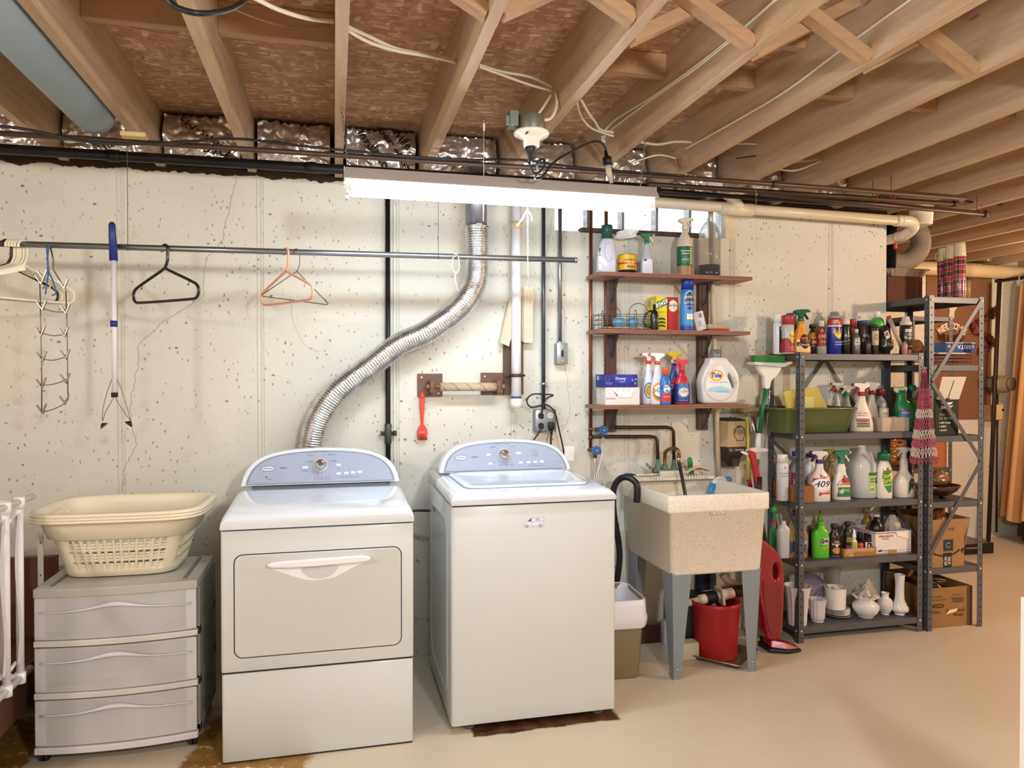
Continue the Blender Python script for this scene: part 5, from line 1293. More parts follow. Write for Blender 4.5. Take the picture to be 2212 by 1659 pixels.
MB().tube(crom([Vector((0, 0, -.018)), P(1471, 1020, Y=-.22) - h0, P(1477, 1050, Y=-.23) - h0, P(1483, 1085, Y=-.25) - h0], 5), .0095, 12).build('hose', C('#1d2026', .35), fh)
# washer drain hose into the sink
pp = crom([P(1375, 1085, Y=-.30), P(1376, 1050, Y=-.30), P(1366, 1036, Y=-.28), P(1350, 1031, Y=-.25), P(1335, 1038, Y=-.22), P(1325, 1060, Y=-.20), P(1326, 1110, Y=-.18), P(1336, 1170, Y=-.16), P(1338, 1210, Y=-.15), P(1332, 1260, Y=-.14)], 6)
pipe('drain_hose', pp, .0165, C('#1a1c22', .4), 'thick black hose curving over the rim of the sink and down beside the washer', 'hose', n=14)

# --- the three boards and their supports
SH = [(1.965, 1.318, 2.190), (1.671, 1.318, 2.178), (1.279, 1.311, 2.172)]
for i, (z, x0, x1) in enumerate(SH):
    mb = MB().box(0, 0, 0, x1 - x0, .20, .019).mat(1).box(.001, -.0006, .006, x1 - x0 - .001, .0, .0085).box(.001, -.0006, .012, x1 - x0 - .001, .0, .0138)
    solo('shelf_board', mb, [M_SHELFWOOD, C('#5e3626', .7)], ('top red brown board of the wall shelves', 'middle red brown board of the wall shelves', 'bottom red brown board of the wall shelves')[i], 'shelf', (x0, -.242, z), 'red brown boards of the wall shelves', bev=0)
SZ = [a + .0192 for a, _, _ in SH]
for px_, lab in ((1321, 'left dark stained upright behind the wall shelves'), (1520, 'right dark stained upright behind the wall shelves')):
    x = P(px_, 900, Y=-.04).x
    solo('shelf_upright', MB().box(-.029, 0, 0, .029, .038, 1.98 - 1.148), M_DARKWOOD, lab, 'shelf', (x, -.040, 1.147), 'dark uprights of the wall shelves', bev=.002)
    for z, x0, x1 in SH:
        mb = MB().box(-.011, -.002, -.13, .011, .0, -.001).box(-.011, -.17, -.003, .011, 0, -.0005)
        mb.prism([(0, 0), (0, 0)] and [(-.004, -.12), (.004, -.12), (.004, -.115), (-.004, -.115)], -.01, 0)
        mb.loft([[(-.005, -.006, -.115), (.005, -.006, -.115), (.005, .0, -.125), (-.005, .0, -.125)], [(-.005, -.075, -.004), (.005, -.075, -.004), (.005, -.088, -.002), (-.005, -.088, -.002)]], smooth=False)
        solo('shelf_bracket', mb, C('#4b4e57', .4, .5, var=.2, vs=25), f"dark steel bracket under the {('top', 'middle', 'bottom')[SH.index((z, x0, x1))]} board at its {'left' if px_ < 1400 else 'right'} upright", 'bracket', (x, -.0405, z), 'steel brackets under the wall shelves')
x = P(1543, 700, Y=-.05).x
pv = [P(1535, 455, Y=-.05), P(1541, 700, Y=-.05), P(1548, 880, Y=-.05), P(1553, 1030, Y=-.05)]
pipe('vent_pipe', pv, .0135, C('#cdbfa9', .45, var=.08), 'beige plastic pipe running behind the wall shelves down beside the soap dispenser', n=14)

# --- soap dispenser
o = P(1585, 1009, Y=-.10)
sd = thing('soap_dispenser', 'tan and dark brown wall soap dispenser printed with a hand', 'dispenser', o)
Q2 = lambda px, py, Y=-.10: (P(px, py, Y=Y) - o)
zt1, zt2, zm, zl = Q2(1590, 908).z, Q2(1560, 897).z, Q2(1590, 966).z, 0
xL, xR, xM = Q2(1557, 950, -.06).x, Q2(1611, 950).x, Q2(1574, 950).x
ring = lambda z, e=0: [(xM - e, 0, z), (xR + e, 0, z), (xR + e, .095, z), (xL - e, .095, z), (xL - e, .045, z)]
MB().loft([ring(zm, .003), ring(zt1 * .985, 0)], smooth=False).build('cover', C('#b09a74', .5), sd, bev=.004)
MB().loft([ring(zt1 * .985, -.004), [(xM + .012, .03, zt1 + .01), (xR - .015, .03, zt1 + .01), (xR - .02, .09, zt1 + .012), (xL + .015, .09, zt1 + .012), (xL + .01, .06, zt1 + .01)]], smooth=False).build('refill_lid', C('#3d3026', .5), sd)
MB().loft([[(xM + .01, .02, 0), (xR - .03, .02, 0), (xR - .03, .09, 0), (xL, .09, 0), (xL, .05, 0)], [(xM, .01, .05), (xR - .028, .01, .05), (xR - .028, .09, .05), (xL, .09, .05), (xL, .05, .05)], [(xM - .0, .0, zm - .03), (xR, 0, zm - .03), (xR, .09, zm - .03), (xL, .09, zm - .03), (xL, .045, zm - .03)], ring(zm - .001)], smooth=False).build('lower_body', C('#2f241e', .45), sd, bev=.002)
MB().box(xM + .02, -.012, .004, xM + .055, .02, .045).build('push_tab', C('#3a2d26', .45), sd, bev=.003)
hm = MB(); hc = (xM + xR) / 2 + .012; hz = (zm + zt1) / 2 - .002; s = .036
hand = [(-.55, -.9), (.65, -.9), (.7, -.5), (.95, -.1), (.98, .25), (1.0, .45), (.82, .6), (.75, .85), (.5, .95), (.35, 1.15), (.05, 1.2), (-.25, 1.1), (-.4, .95), (-.75, .8), (-.8, .5), (-.95, .25), (-.9, -.1), (-.8, -.45), (-.55, -.65)]
hs = [(hc + x * s, hz + z * s * 1.1) for x, z in hand]; outline(hm, hs, flat(0, .0045), .003)
for x in (-.35, -.05, .25, .52): outline(hm, [(hc + x * s, hz + .7 * s), (hc + (x + .03) * s, hz - .05 * s)], flat(0, .0045), .002, closed=False)
for cx_, cz_ in ((-.8, .1), (-.72, .6), (-.3, 1.0), (.2, 1.05), (.65, .75), (.85, .3), (-.8, .35), (-.1, .95)):
    outline(hm, [(hc + (cx_ + .16 * math.cos(k * PI / 5)) * s, hz + (cz_ + .16 * math.sin(k * PI / 5)) * s * 1.1) for k in range(10)], flat(0, .0047), .0016)
hm.mat(1); put_text(hm, 'Sani-Fresh', (xM + xR) / 2 + .015, zm - .014, .055, .011, flat(0, .002)); put_text(hm, 'Men\'s', xM + .014, zm - .011, .02, .006, flat(0, .002)); put_text(hm, 'Soap', xM + .014, zm - .020, .02, .006, flat(0, .002))
hm.build('hand_print', [C('#1e1611', .6), C('#e2ddd2', .6)], sd)

# --- chrome wire shelf and hook behind the soap dispenser
a, b = P(1588, 872, Y=-.05), P(1662, 892, Y=-.05)
ws = MB(); Lw = b.x - a.x
for zz_ in (0, .045): 
    for yy in (0, -.10): ws.tube([(0, yy, zz_), (Lw, yy, zz_)], .002, 6)
    for s in (0, 1): ws.tube([(s * Lw, 0, zz_), (s * Lw, -.10, zz_)], .002, 6)
for i in range(15):
    x = Lw * i / 14; ws.tube([(x, 0, .045), (x, 0, 0), (x, -.10, 0), (x, -.10, .045)], .0014, 5)
    if i < 14: ws.tube([(x, -.10, 0), (x + Lw / 14, -.10, .045)], .0012, 5)
solo('wire_basket', ws, C('#a6a29b', .25, .9), 'chrome wire basket on the wall right of the bottom board', 'basket', (a.x, -.012, b.z))
solo('kitchen_sponge', MB().rbox(0, 0, 0, .11, .06, .028, .008), C('#b8a55c', .9, bump=.5), 'flat yellow sponge lying in the chrome wire basket', 'sponge', (a.x + .03, -.09, b.z + .004))
solo('chrome_hook', MB().tube(crom([(0, 0, 0), (.004, -.03, -.03), (.006, -.045, -.07), (.014, -.05, -.105), (.028, -.05, -.118), (.03, -.05, -.11)], 6), [.009] * 6 + [.012] * 12 + [.008] * 12 + [.005], 12, flat=.5), M_CHROME, 'polished chrome hook hanging under the wire basket', 'hook', (P(1617, 890, Y=-.07).x, -.07, P(1617, 890, Y=-.07).z))

# ============================================================ BOTTLES AND OTHER SMALL THINGS
def secpt(secs, z):
    if z <= secs[0][0]: return secs[0][1:]
    for a, b in zip(secs, secs[1:]):
        if z <= b[0]:
            t = (z - a[0]) / max(b[0] - a[0], 1e-9); return tuple(a[i] + (b[i] - a[i]) * t for i in (1, 2, 3))
    return secs[-1][1:]
def body_mesh(mb, secs, n=2.0, seg=32, cap0=True, cap1=True):
    """secs: (z, rx, ry, cx)"""
    rings = []
    for z, rx, ry, cx in secs:
        r = []
        for i in range(seg):
            t = 2 * PI * i / seg; c, s = math.cos(t), math.sin(t)
            r.append((cx + rx * math.copysign(abs(c) ** (2 / n), c), ry * math.copysign(abs(s) ** (2 / n), s), z))
        rings.append(r)
    return mb.loft(rings, cap0, cap1)
def front(secs, n, off):
    def f(x, z):
        rx, ry, cx = secpt(secs, z); u = min(abs(x - cx) / rx, .999)
        return (x, -ry * (1 - u ** n) ** (1 / n) - off, z)
    return f
SHAPES = {  # (t, width, depth, shift)
    'can': [(0, .94), (.012, 1), (.93, 1), (.96, .93), (1, .80)],
    'cyl': [(0, .97), (.01, 1), (.985, 1), (1, .97)],
    'bottle': [(0, .93), (.015, 1), (.60, 1), (.68, .96), (.78, .72), (.84, .46), (.88, .38), (1, .37)],
    'short': [(0, .93), (.015, 1), (.72, 1), (.80, .90), (.88, .60), (.92, .45), (1, .44)],
    'spray': [(0, .92), (.015, 1), (.42, 1), (.55, .93), (.66, .72), (.76, .50), (.84, .42), (.90, .36), (1, .34)],
    'hour': [(0, .93), (.02, 1), (.35, .97), (.48, .88), (.62, .70), (.74, .52), (.82, .46), (.88, .52), (.93, .36), (1, .34)],
    'jug': [(0, .93), (.02, 1), (.62, 1), (.74, .93), (.84, .72), (.92, .44), (.95, .30), (1, .30)],
    'soft': [(0, .88), (.02, .95), (.4, 1), (.72, .96), (.84, .86), (.93, .62), (.96, .5), (1, .48)],
    'flask': [(0, .92), (.02, 1), (.70, 1), (.78, .94), (.86, .60), (.90, .36), (1, .34)],
    'cone': [(0, .95), (.02, 1), (.2, .98), (.5, .80), (.8, .42), (.9, .32), (1, .30)],
}
def sprayer(par, z0, s, flip, cb_, ct_, cc_, w=.026, name='trigger_sprayer'):
    """trigger sprayer head; its nozzle points to -x, or +x when flip"""
    f = -1 if not flip else 1
    mb = MB()
    mb.mat(2).cyl((0, 0, z0), (0, 0, z0 + s * .30), s * .26, 20).cyl((0, 0, z0 + s * .30), (0, 0, z0 + s * .36), s * .21, 18)
    o = [(-.16, .32), (.16, .32), (.20, .52), (.42, .66), (.62, .78), (.60, .90), (.40, 1.0), (-.45, 1.04), (-.62, .98), (-.64, .80), (-.40, .74), (-.20, .60)]
    pts = sm2([(-f * x * s * -1 * -1 if False else x * s * (1 if f < 0 else -1), z0 + z * s) for x, z in o], 3)
    mb.mat(0).prism(pts, -w / 2, w / 2, True)
    sg = 1 if f < 0 else -1
    mb.mat(1).tube([(sg * -.60 * s, 0, z0 + .89 * s), (sg * -.80 * s, 0, z0 + .89 * s)], s * .11, 10)
    tr = [(-.34, .74), (-.44, .55), (-.60, .34), (-.64, .16), (-.54, .20), (-.40, .42), (-.24, .58), (-.20, .72)]
    mb.prism(sm2([(sg * x * s, z0 + z * s) for x, z in tr], 3), -w * .35, w * .35, True)
    return mb.build(name, [C(cb_, .35), C(ct_, .35), C(cc_, .35)], par, bev=.0015, seg=1)
def labels_on(par, secs, n, hb, hwid, labels):
    if not labels: return
    mats, idx = [], {}
    def mi(c):
        if c not in idx: idx[c] = len(mats); mats.append(C(c, .4, var=.02))
        return idx[c]
    mb = MB(); z0 = secs[0][0]
    for L, (u0, u1, v0, v1, col, shp, texts) in enumerate(labels):
        off = .0006 + .00035 * L
        S = front(secs, n, off)
        X = lambda u, v: secpt(secs, z0 + v * hb)[2] + u * hwid
        if col:
            mb.mat(mi(col))
            if shp == 'band':
                for k in range(1):
                    zz = [z0 + v0 * hb, z0 + v1 * hb]; rr_ = []
                    for i in range(9):
                        z = zz[0] + (zz[1] - zz[0]) * i / 8; rx, ry, cx = secpt(secs, z); r = []
                        for j in range(36):
                            t = 2 * PI * j / 36; c, s = math.cos(t), math.sin(t)
                            r.append((cx + (rx + off) * math.copysign(abs(c) ** (2 / n), c), (ry + off) * math.copysign(abs(s) ** (2 / n), s), z))
                        rr_.append(r)
                    mb.loft(rr_, False, False)
            elif shp == 'rect':
                a0, a1 = math.asin(max(-.97, min(.97, u0))), math.asin(max(-.97, min(.97, u1)))
                mb.grid(lambda u, v: S(X(math.sin(a0 + (a1 - a0) * u), v0 + (v1 - v0) * v), z0 + (v0 + (v1 - v0) * v) * hb), 12, 6)
            else:
                if shp == 'oval': ol = [(math.cos(t), math.sin(t)) for t in [2 * PI * k / 30 for k in range(30)]]
                elif shp == 'burst': ol = [((1 if k % 2 else .78) * math.cos(2 * PI * k / 32), (1 if k % 2 else .78) * math.sin(2 * PI * k / 32)) for k in range(32)]
                else: ol = shp
                cu, cv = (u0 + u1) / 2, (v0 + v1) / 2; vs = [S(X(cu, cv), z0 + cv * hb)]; m_ = len(ol); fs = []
                for r in range(1, 6):
                    for x, y in ol:
                        v = cv + y * r / 5 * (v1 - v0) / 2; u = cu + x * r / 5 * (u1 - u0) / 2; vs.append(S(X(max(-.97, min(.97, u)), v), z0 + v * hb))
                for j in range(m_): fs.append((0, 1 + j, 1 + (j + 1) % m_))
                for r in range(4):
                    for j in range(m_): fs.append((1 + r * m_ + j, 1 + (r + 1) * m_ + j, 1 + (r + 1) * m_ + (j + 1) % m_, 1 + r * m_ + (j + 1) % m_))
                mb.add(vs, fs, True)
        S2 = front(secs, n, off + .0009)
        for t in texts:
            st, uc, vc, wf, hf, tc = t[:6]; rot = t[6] if len(t) > 6 else 0; sh = t[7] if len(t) > 7 else 0
            mb.mat(mi(tc)); put_text(mb, st, X(uc, vc), z0 + vc * hb, wf * hwid * 2, hf * hb if hf else None, S2, .01, sh, rot)
    mb.build('label', mats, par)
def bottle(name, lab, cat, px0, px1, ptop, Y, zb, shape, col, n=2.0, dep=1.0, k=.82, cap=None, spray=None, labels=(), rz=0, h=None, mat=None, group=None, hf=None, fill=None, xc=None, extra=None):
    pm = (ptop + 950) / 2
    xa, xb = P(px0, ptop, Y=Y).x, P(px1, ptop, Y=Y).x
    w_ = (xb - xa) * k / 2; x = (xa + xb) / 2; H_ = P((px0 + px1) / 2, ptop, Y=Y).z - zb if h is None else h
    o = thing(name, lab, cat, (x, Y, zb + .0005), rz or -.18, group)
    hs = 0; 
    if spray: hs = spray[0] * 1.0
    if cap: hs = cap[1] * H_ if cap[0] != 'pump' else cap[1] * H_
    hb = H_ - hs
    sh = SHAPES[shape] if isinstance(shape, str) else shape
    secs = [(s[0] * hb, s[1] * w_, s[1] * w_ * dep if dep * s[1] * w_ > 0 else .001, (s[2] * w_ if len(s) > 2 else 0)) for s in sh]
    if dep < .95: secs = [(z, a, min(a, max(b, min(a, w_ * .30))), c) for z, a, b, c in secs]
    mb = MB(); body_mesh(mb, secs, n); mb.build('body', mat or C(col, .32, coat=.25), o)
    if fill:
        ff, fc = fill; s2 = [(z, a * .955, b * .955, c) for z, a, b, c in secs if z < ff * hb]
        a, b, c = secpt(secs, ff * hb); s2.append((ff * hb, a * .955, b * .955, c)); s2[0] = (.002,) + s2[0][1:]
        body_mesh(MB(), s2, n).build('liquid', C(fc, .15), o)
    xt = secs[-1][3]
    if cap:
        kind, f_, cr, cc = cap[:4]; r = cr * w_; z = hb
        if kind == 'cyl': pr = [(r, -.002), (r, hs * .9), (r * .93, hs)]
        elif kind == 'cone': pr = [(r, -.002), (r, hs * .25), (r * .5, hs * .5), (r * .42, hs)]
        elif kind == 'dome': pr = [(r, -.002), (r, hs * .45), (r * .85, hs * .75), (r * .5, hs * .95), (.001, hs)]
        elif kind == 'pump': pr = [(r, -.002), (r, hs * .35), (r * .8, hs * .40), (r * .62, hs * .95), (r * .5, hs)]
        elif kind == 'flip': pr = [(r, -.002), (r, hs * .6), (r * .9, hs * .7), (r * .45, hs * .75), (r * .4, hs)]
        c_ = MB().lathe(pr, (xt, 0, z), 24)
        if len(cap) > 4:
            for i in range(28): t = 2 * PI * i / 28; c_.cyl((xt + r * math.cos(t), r * math.sin(t), z), (xt + r * math.cos(t), r * math.sin(t), z + hs * .8), .0008, 4)
        c_.build('cap', C(cc, .35), o)
    if spray:
        s, flip, cb_, ct_, cc_ = spray[:5]; sp_ = sprayer(o, hb - s * .02, s, flip, cb_, ct_, cc_, w=spray[5] if len(spray) > 5 else .026); sp_.location.x = xt
    labels_on(o, secs, n, hb, w_, labels)
    if extra: extra(o, w_, hb, secs)
    return o
tcl = NT('clear_plastic'); tcl.set(Base_Color=lin('#eef2f4'), Roughness=.08, Transmission_Weight=.9, IOR=1.2, Alpha=.55); M_CLEAR = tcl.m
tml = NT('milky_plastic'); tml.set(Base_Color=lin('#ccd0d8'), Roughness=.35, Transmission_Weight=.35, Alpha=.93, IOR=1.2); M_MILKY = tml.m
W_, K_ = '#ffffff', '#111111'

# ---- top board
z = SZ[0]; Y = -.14
def grip_relief(o, w, hb, secs):
    S = front(secs, 2.6, .0012); MB().tube([S(w * (.12 + .42 * math.cos(t)), hb * (.60 + .26 * math.sin(t))) for t in [2 * PI * i / 28 for i in range(28)]], .003, 6, closed=True, caps=False).build('grip_outline', C('#c6c6d6', .35), o)
bottle('detergent_bottle', 'milky detergent bottle with dark green cap at the left of the top board', 'bottle', 1286, 1334, 487, Y, z, [(0, .9), (.03, 1), (.45, .98), (.75, .86, .02), (.9, .70, .05), (1, .52, .05)], '#cdccdc', n=2.6, dep=.62, k=.84, mat=C('#cbcadb', .35, coat=.2),
       cap=('cyl', .27, .56, '#1c4a3c', 1), labels=[(-.9, -.55, .12, .62, '#e3e6e6', 'rect', [('seventh', -.74, .52, .13, .05, '#3b5a4a'), ('laundry', -.74, .30, .12, .04, '#44565a')]), (-.90, -.62, .55, .75, '#2f7a52', [(0, 1), (.8, .1), (.3, .1), (.3, -1), (-.3, -1), (-.3, .1), (-.8, .1)], [])], extra=grip_relief)
def tin_rim(o, w, hb, secs): MB().lathe([(w * 1.01, 0), (w * 1.02, .004), (w * 1.0, .006)], (0, 0, hb - .005), 28).lathe([(w * 1.01, 0), (w * 1.02, .003), (w * 1.0, .005)], (0, 0, 0), 28).build('rim', C('#b9923a', .25, .8), o)
bottle('wax_tin', 'yellow and black paste wax tin on the top board', 'tin', 1333, 1377, 552, Y, z, 'cyl', '#1b1712', k=.84, labels=[(-1, 1, .22, .97, '#d9a820', 'band', [('JOHNSON', .12, .70, .70, .13, '#2a1408')]), (-1, 1, .50, .60, '#b8301c', 'band', [('PASTE', .2, .55, .38, .085, '#f0e0c0')]), (0, .1, .3, .4, None, 'rect', [('WAX', .25, .36, .55, .17, '#2a1408')])], extra=tin_rim)
bottle('spray_bottle', 'clear spray bottle with green trigger head and small blue label', 'bottle', 1382, 1412, 505, Y, z, 'hour', '#c9ccd6', n=2.8, dep=.6, k=.86, mat=C('#b9bcc8', .25, a=.85), spray=(.052, True, '#1e7350', '#e6e6e6', '#1e7350'),
       labels=[(-.72, .80, .05, .50, '#dfe2ee', 'rect', [('\n'.join(['===='] * 6), .0, .20, .5, .22, '#7a86b0')]), (-.6, -.1, .44, .50, '#3a55a8', 'rect', [])])
bottle('spray_bottle', 'large spray bottle with beige head and dark green label', 'bottle', 1461, 1497, 472, Y - .005, z, [(0, .97), (.01, 1), (.62, 1), (.66, .96), (.72, .92), (.80, .80), (.88, .50), (.93, .36), (1, .34)], '#d8cbb8', k=.84, spray=(.058, True, '#d6c9b4', '#d6c9b4', '#d9cdb8'),
       labels=[(-1, 1, .0, .22, '#a07c55', 'band', []), (-1, 1, .21, .62, '#1f5b3c', 'band', [('Degreaser', -.1, .52, .62, .045, '#e8ecdf'), ('cleaner', -.15, .47, .5, .04, '#e8ecdf')]), (.50, .78, .24, .60, '#b9c08a', 'rect', []), (-.55, .25, .26, .42, '#3f7a58', 'oval', [('SIMPLE', -.15, .34, .45, .03, '#dfe8d8')])])
bottle('soda_bottle', 'clear upside bottle of dark liquid at the right of the top board', 'bottle', 1507, 1558, 468, Y, z, [(0, .93), (.02, 1), (.62, 1), (.74, .93), (.84, .68), (.90, .42), (.93, .20), (.945, .18), (.95, .30), (.96, .30), (.965, .18), (1, .17)], '#ffffff', k=.84, mat=M_CLEAR, fill=(.20, '#0c0c12'))
# ---- middle board
z = SZ[1]; Y = -.13
a = P(1299, 709, Y=-.20).x; b_ = P(1409, 709, Y=-.16).x; L = b_ - a
wb_ = thing('wire_caddy', 'grey wire caddy with two arched handles on the middle board', 'basket', (a, -.145, z + .001))
M_GW = C('#6e6a66', .35, .7); D_ = .13
for zz_ in (.004, .030, .055, .080):
    MB().tube([(0, -D_ / 2, zz_), (L, -D_ / 2, zz_), (L, D_ / 2, zz_), (0, D_ / 2, zz_)], .0019, 6, closed=True, caps=False).build('wire_ring', M_GW, wb_)
mb = MB()
for x in (.0, .03, .058, .19, .235, L):
    for s in (-1, 1): mb.tube([(x, s * D_ / 2, 0), (x, s * D_ / 2, .092)], .0017, 5)
mb.tube([(x, y, .092) for x, y in ((0, -D_ / 2), (.06, -D_ / 2))], .0017, 5)
mb.build('upright_wires', M_GW, wb_)
for x0_, x1_, y in ((.06, .155, D_ / 2), (.15, .255, -D_ / 2)):
    c_, r_ = (x0_ + x1_) / 2, (x1_ - x0_) / 2
    MB().tube([(x0_, y, 0), (x0_, y, .09)] + [(c_ - r_ * math.cos(t), y, .09 + r_ * .9 * math.sin(t)) for t in [PI * k / 12 for k in range(13)]] + [(x1_, y, 0)], .0022, 6).build('handle', M_GW, wb_)
tw = MB()
for i in range(14): tw.tube(crom([(.02 + L * .85 * j / 10, -.05 + .1 * i / 13 + .004 * math.sin(j * 2 + i), .004 + .004 * ((i + j) % 2)) for j in range(11)], 2), .0045, 6)
solo('twine_mat', tw, C('#a88c6c', .95, bump=.5), 'braided tan mat lying in the wire caddy', 'mat', (a + .005, -.145, z + .003))
for cxp, lab in ((1337, 'left light blue spiky ball in the wire caddy'), (1366, 'right light blue spiky ball in the wire caddy')):
    c_ = P(cxp, 693, Y=-.15); mb = MB().sph((0, 0, 0), .026, 20, 14)
    for i in range(170):
        ph = math.acos(1 - 2 * (i + .5) / 170); th_ = PI * (1 + 5 ** .5) * i; d = Vector((math.cos(th_) * math.sin(ph), math.sin(th_) * math.sin(ph), math.cos(ph)))
        mb.tube([d * .025, d * .033], [.0026, .0012], 5)
    solo('spiky_ball', mb, C('#7fb2cf', .5), lab, 'ball', (c_.x, -.15, z + .042), 'light blue spiky dryer balls')
bottle('black_bottle', 'black squeeze bottle with thin neck and loop handle on the middle board', 'bottle', 1404, 1423, 657, -.20, z, [(0, .95), (.02, 1), (.60, 1), (.72, .85), (.80, .55), (.86, .32), (1, .30)], '#131317', n=2.6, k=.82, cap=('cyl', .07, .34, '#1c1c20'),
       extra=lambda o, w, hb, s: MB().tube(crom([(-w, 0, hb * .12), (-w * 2.1, 0, hb * .12), (-w * 2.7, 0, hb * .35), (-w * 2.3, 0, hb * .62), (-w * 1.2, 0, hb * .78), (-w * .3, 0, hb * .76)], 6), .0055, 10).build('handle', C('#131317', .3, coat=.3), o))
def carton(name, lab, x0, y0, w, d, h, z, cols, rz=0, prints=(), sideprints=(), group=None, cat='box', open_top=False, r=.65):
    """box with its front left bottom corner at (x0, y0), d deep; prints on the front, sideprints on the left face"""
    o = thing(name, lab, cat, (x0, y0, z + .0005), rz, group)
    if open_top:
        mb = MB(); t = .004
        mb.box(t, t, 0, w - t, d - t, t).box(0, 0, 0, w, t, h).box(0, d - t, 0, w, d, h).box(0, t, 0, t, d - t, h).box(w - t, t, 0, w, d - t, h); mb.build('panel', C(cols, r, var=.06), o)
    else: MB().box(0, 0, 0, w, d, h).build('panel', C(cols, r, var=.03), o, bev=.0015, seg=1)
    for nm, pr, fn in (('front_print', prints, lambda off: (lambda u, v: (u * w, -off, v * h))), ('side_print', sideprints, lambda off: (lambda u, v: (-off, d - u * d, v * h)))):
        if not pr: continue
        mats, idx = [], {}; mb = MB()
        for i, q in enumerate(pr):
            c = q[-1]
            if c not in idx: idx[c] = len(mats); mats.append(C(c, .5, var=.02))
            mb.mat(idx[c]); f = fn(.0009 + .0003 * i)
            if q[0] == 'r': _, u0, v0, u1, v1, _c = q; mb.add([f(u0, v0), f(u1, v0), f(u1, v1), f(u0, v1)], [(0, 1, 2, 3)])
            elif q[0] == 'p': mb.add([f(*p) for p in q[1]], [tuple(range(len(q[1])))])
            elif q[0] == 'e': _, cu, cv, ru, rv, _c = q; mb.add([f(cu + ru * math.cos(2 * PI * k / 28), cv + rv * math.sin(2 * PI * k / 28)) for k in range(28)], [tuple(range(28))])
            elif q[0] == 'a': _, cu, cv, ru, rv, t0, t1, wd, _c = q; outline(mb, [(cu + ru * math.cos(t0 + (t1 - t0) * k / 16), cv + rv * math.sin(t0 + (t1 - t0) * k / 16)) for k in range(17)], f, wd, closed=False)
            elif q[0] == 't':
                st, cu, cv, wf, hf = q[1:6]; rot = q[6] if len(q) > 7 else 0; sh = q[7] if len(q) > 8 else 0
                vs, fs, a0, a1, b0, b1 = text_geo(st, .012, sh); out = []
                W0, D0 = (w, h) if nm == 'front_print' else (d, h); c_, s_ = math.cos(rot), math.sin(rot)
                for x, y in vs:
                    A = (x - (a0 + a1) / 2) / (a1 - a0) * wf * W0; B = (y - (b0 + b1) / 2) / (b1 - b0) * hf * D0
                    out.append(f(cu + (A * c_ - B * s_) / W0, cv + (A * s_ + B * c_) / D0))
                mb.add(out, fs)
        mb.build(nm, mats, o)
    return o
x0, x1 = P(1418, 711, Y=-.17).x, P(1441.5, 711, Y=-.17).x
carton('scouring_pad_box', 'yellow box of scouring pads with green stripe on the middle board', x0 - .001, -.17, x1 - x0, .115, P(1430, 640, Y=-.17).z - z, z, '#e0c92e', prints=[('p', [(.0, .60), (1, .76), (1, .98), (0, .82)], '#4ba04a'), ('p', [(.0, .66), (1, .80), (1, .93), (0, .78)], '#f1efe0'), ('t', 'SOS', .5, .79, .9, .14, .20, .1, '#152a6b'), ('t', 'Soap Pads', .45, .54, .7, .04, '#6d5d20'), ('a', .5, .10, .32, .05, .3, 2.6, .05, '#2c2c2c'), ('a', .5, .20, .32, .05, .3, 2.6, .05, '#2c2c2c'), ('a', .5, .30, .32, .05, .3, 2.6, .05, '#2c2c2c')],
       sideprints=[('t', 'SOS', .24, .80, .3, .14, .9, .1, '#2c4a38'), ('e', .62, .84, .13, .10, '#cfd3c0'), ('r', .05, .1, .45, .45, '#d2bb28')])
x0, x1 = P(1442.5, 711, Y=-.16).x, P(1465, 711, Y=-.16).x
carton('soap_pad_box', 'red box of soap pads beside the yellow box', x0, -.16, x1 - x0, .10, P(1452, 642, Y=-.16).z - z, z, '#b02a2c', prints=[('e', .5, .74, .46, .18, '#e0a33a'), ('e', .5, .74, .40, .155, '#f3ece0'), ('t', 'Brillo', .5, .76, .94, .11, '#3c1c3a'), ('t', 'SOAP PADS', .5, .66, .5, .03, '#3d6ea8')])
bottle('spray_can', 'tall blue spray can reaching up to the top board', 'spray can', 1469, 1500, 604, -.17, z, 'can', '#2f78c2', k=.82, cap=('cyl', .19, .97, '#1a2f86'), labels=[(-1, 1, .02, .98, '#3b8ccc', 'band', []), (-1, 1, .0, .12, '#1c3f9a', 'band', []), (-.7, .95, .50, .95, '#e9edf2', 'oval', []), (-.66, .95, .50, .93, '#17357f', 'oval', [('grab-it', .15, .80, .8, .09, '#f1e04a'), ('GO MOP', .15, .67, .78, .06, '#f2f4f8', 0, .3), ('Floor Duster', .2, .585, .6, .03, '#e0e6f0')]), (-.35, .7, .27, .40, '#e8e4cc', 'rect', [('=====', .15, .345, .5, .02, '#e2c455')]), (-.95, .6, .1, .14, '#2e62b4', 'rect', [])])
lx_ = P(1515, 711, Y=-.14).x
tb = thing('white_box', 'small white box leaning on the spray can on the middle board', 'box', (lx_, -.15, z + .001)); tb.rotation_euler = (0, math.radians(-14), 0)
MB().box(-.03, 0, .008, .03, .03, .11).mat(1).box(.0, -.0006, .075, .018, 0, .10).box(-.01, -.0006, .03, -.006, 0, .06).box(.0, -.0006, .03, .004, 0, .06).build('panel', [C('#dcd9dc', .5), C('#8f8c94', .6)], tb, bev=.001, seg=1)
bx0, bx1 = P(1530, 711, Y=-.15).x, P(1572, 711, Y=-.15).x
sb_ = thing('scrub_brush', 'scrub brush with red base and cream bristles on the middle board', 'brush', ((bx0 + bx1) / 2, -.15, z + .0005)); w2 = (bx1 - bx0) / 2
MB().rbox(-w2, -.025, 0, w2, .025, .017, .01).build('base', C('#a52f38', .4), sb_)
mb = MB()
for i in range(16):
    for j in range(6): mb.cyl((-w2 * .95 + w2 * 1.9 * i / 15, -.019 + .0076 * j, .014), (-w2 * .98 + w2 * 1.96 * i / 15, -.020 + .008 * j, .040), .0036, 5)
mb.build('bristles', C('#cdb995', .9), sb_)
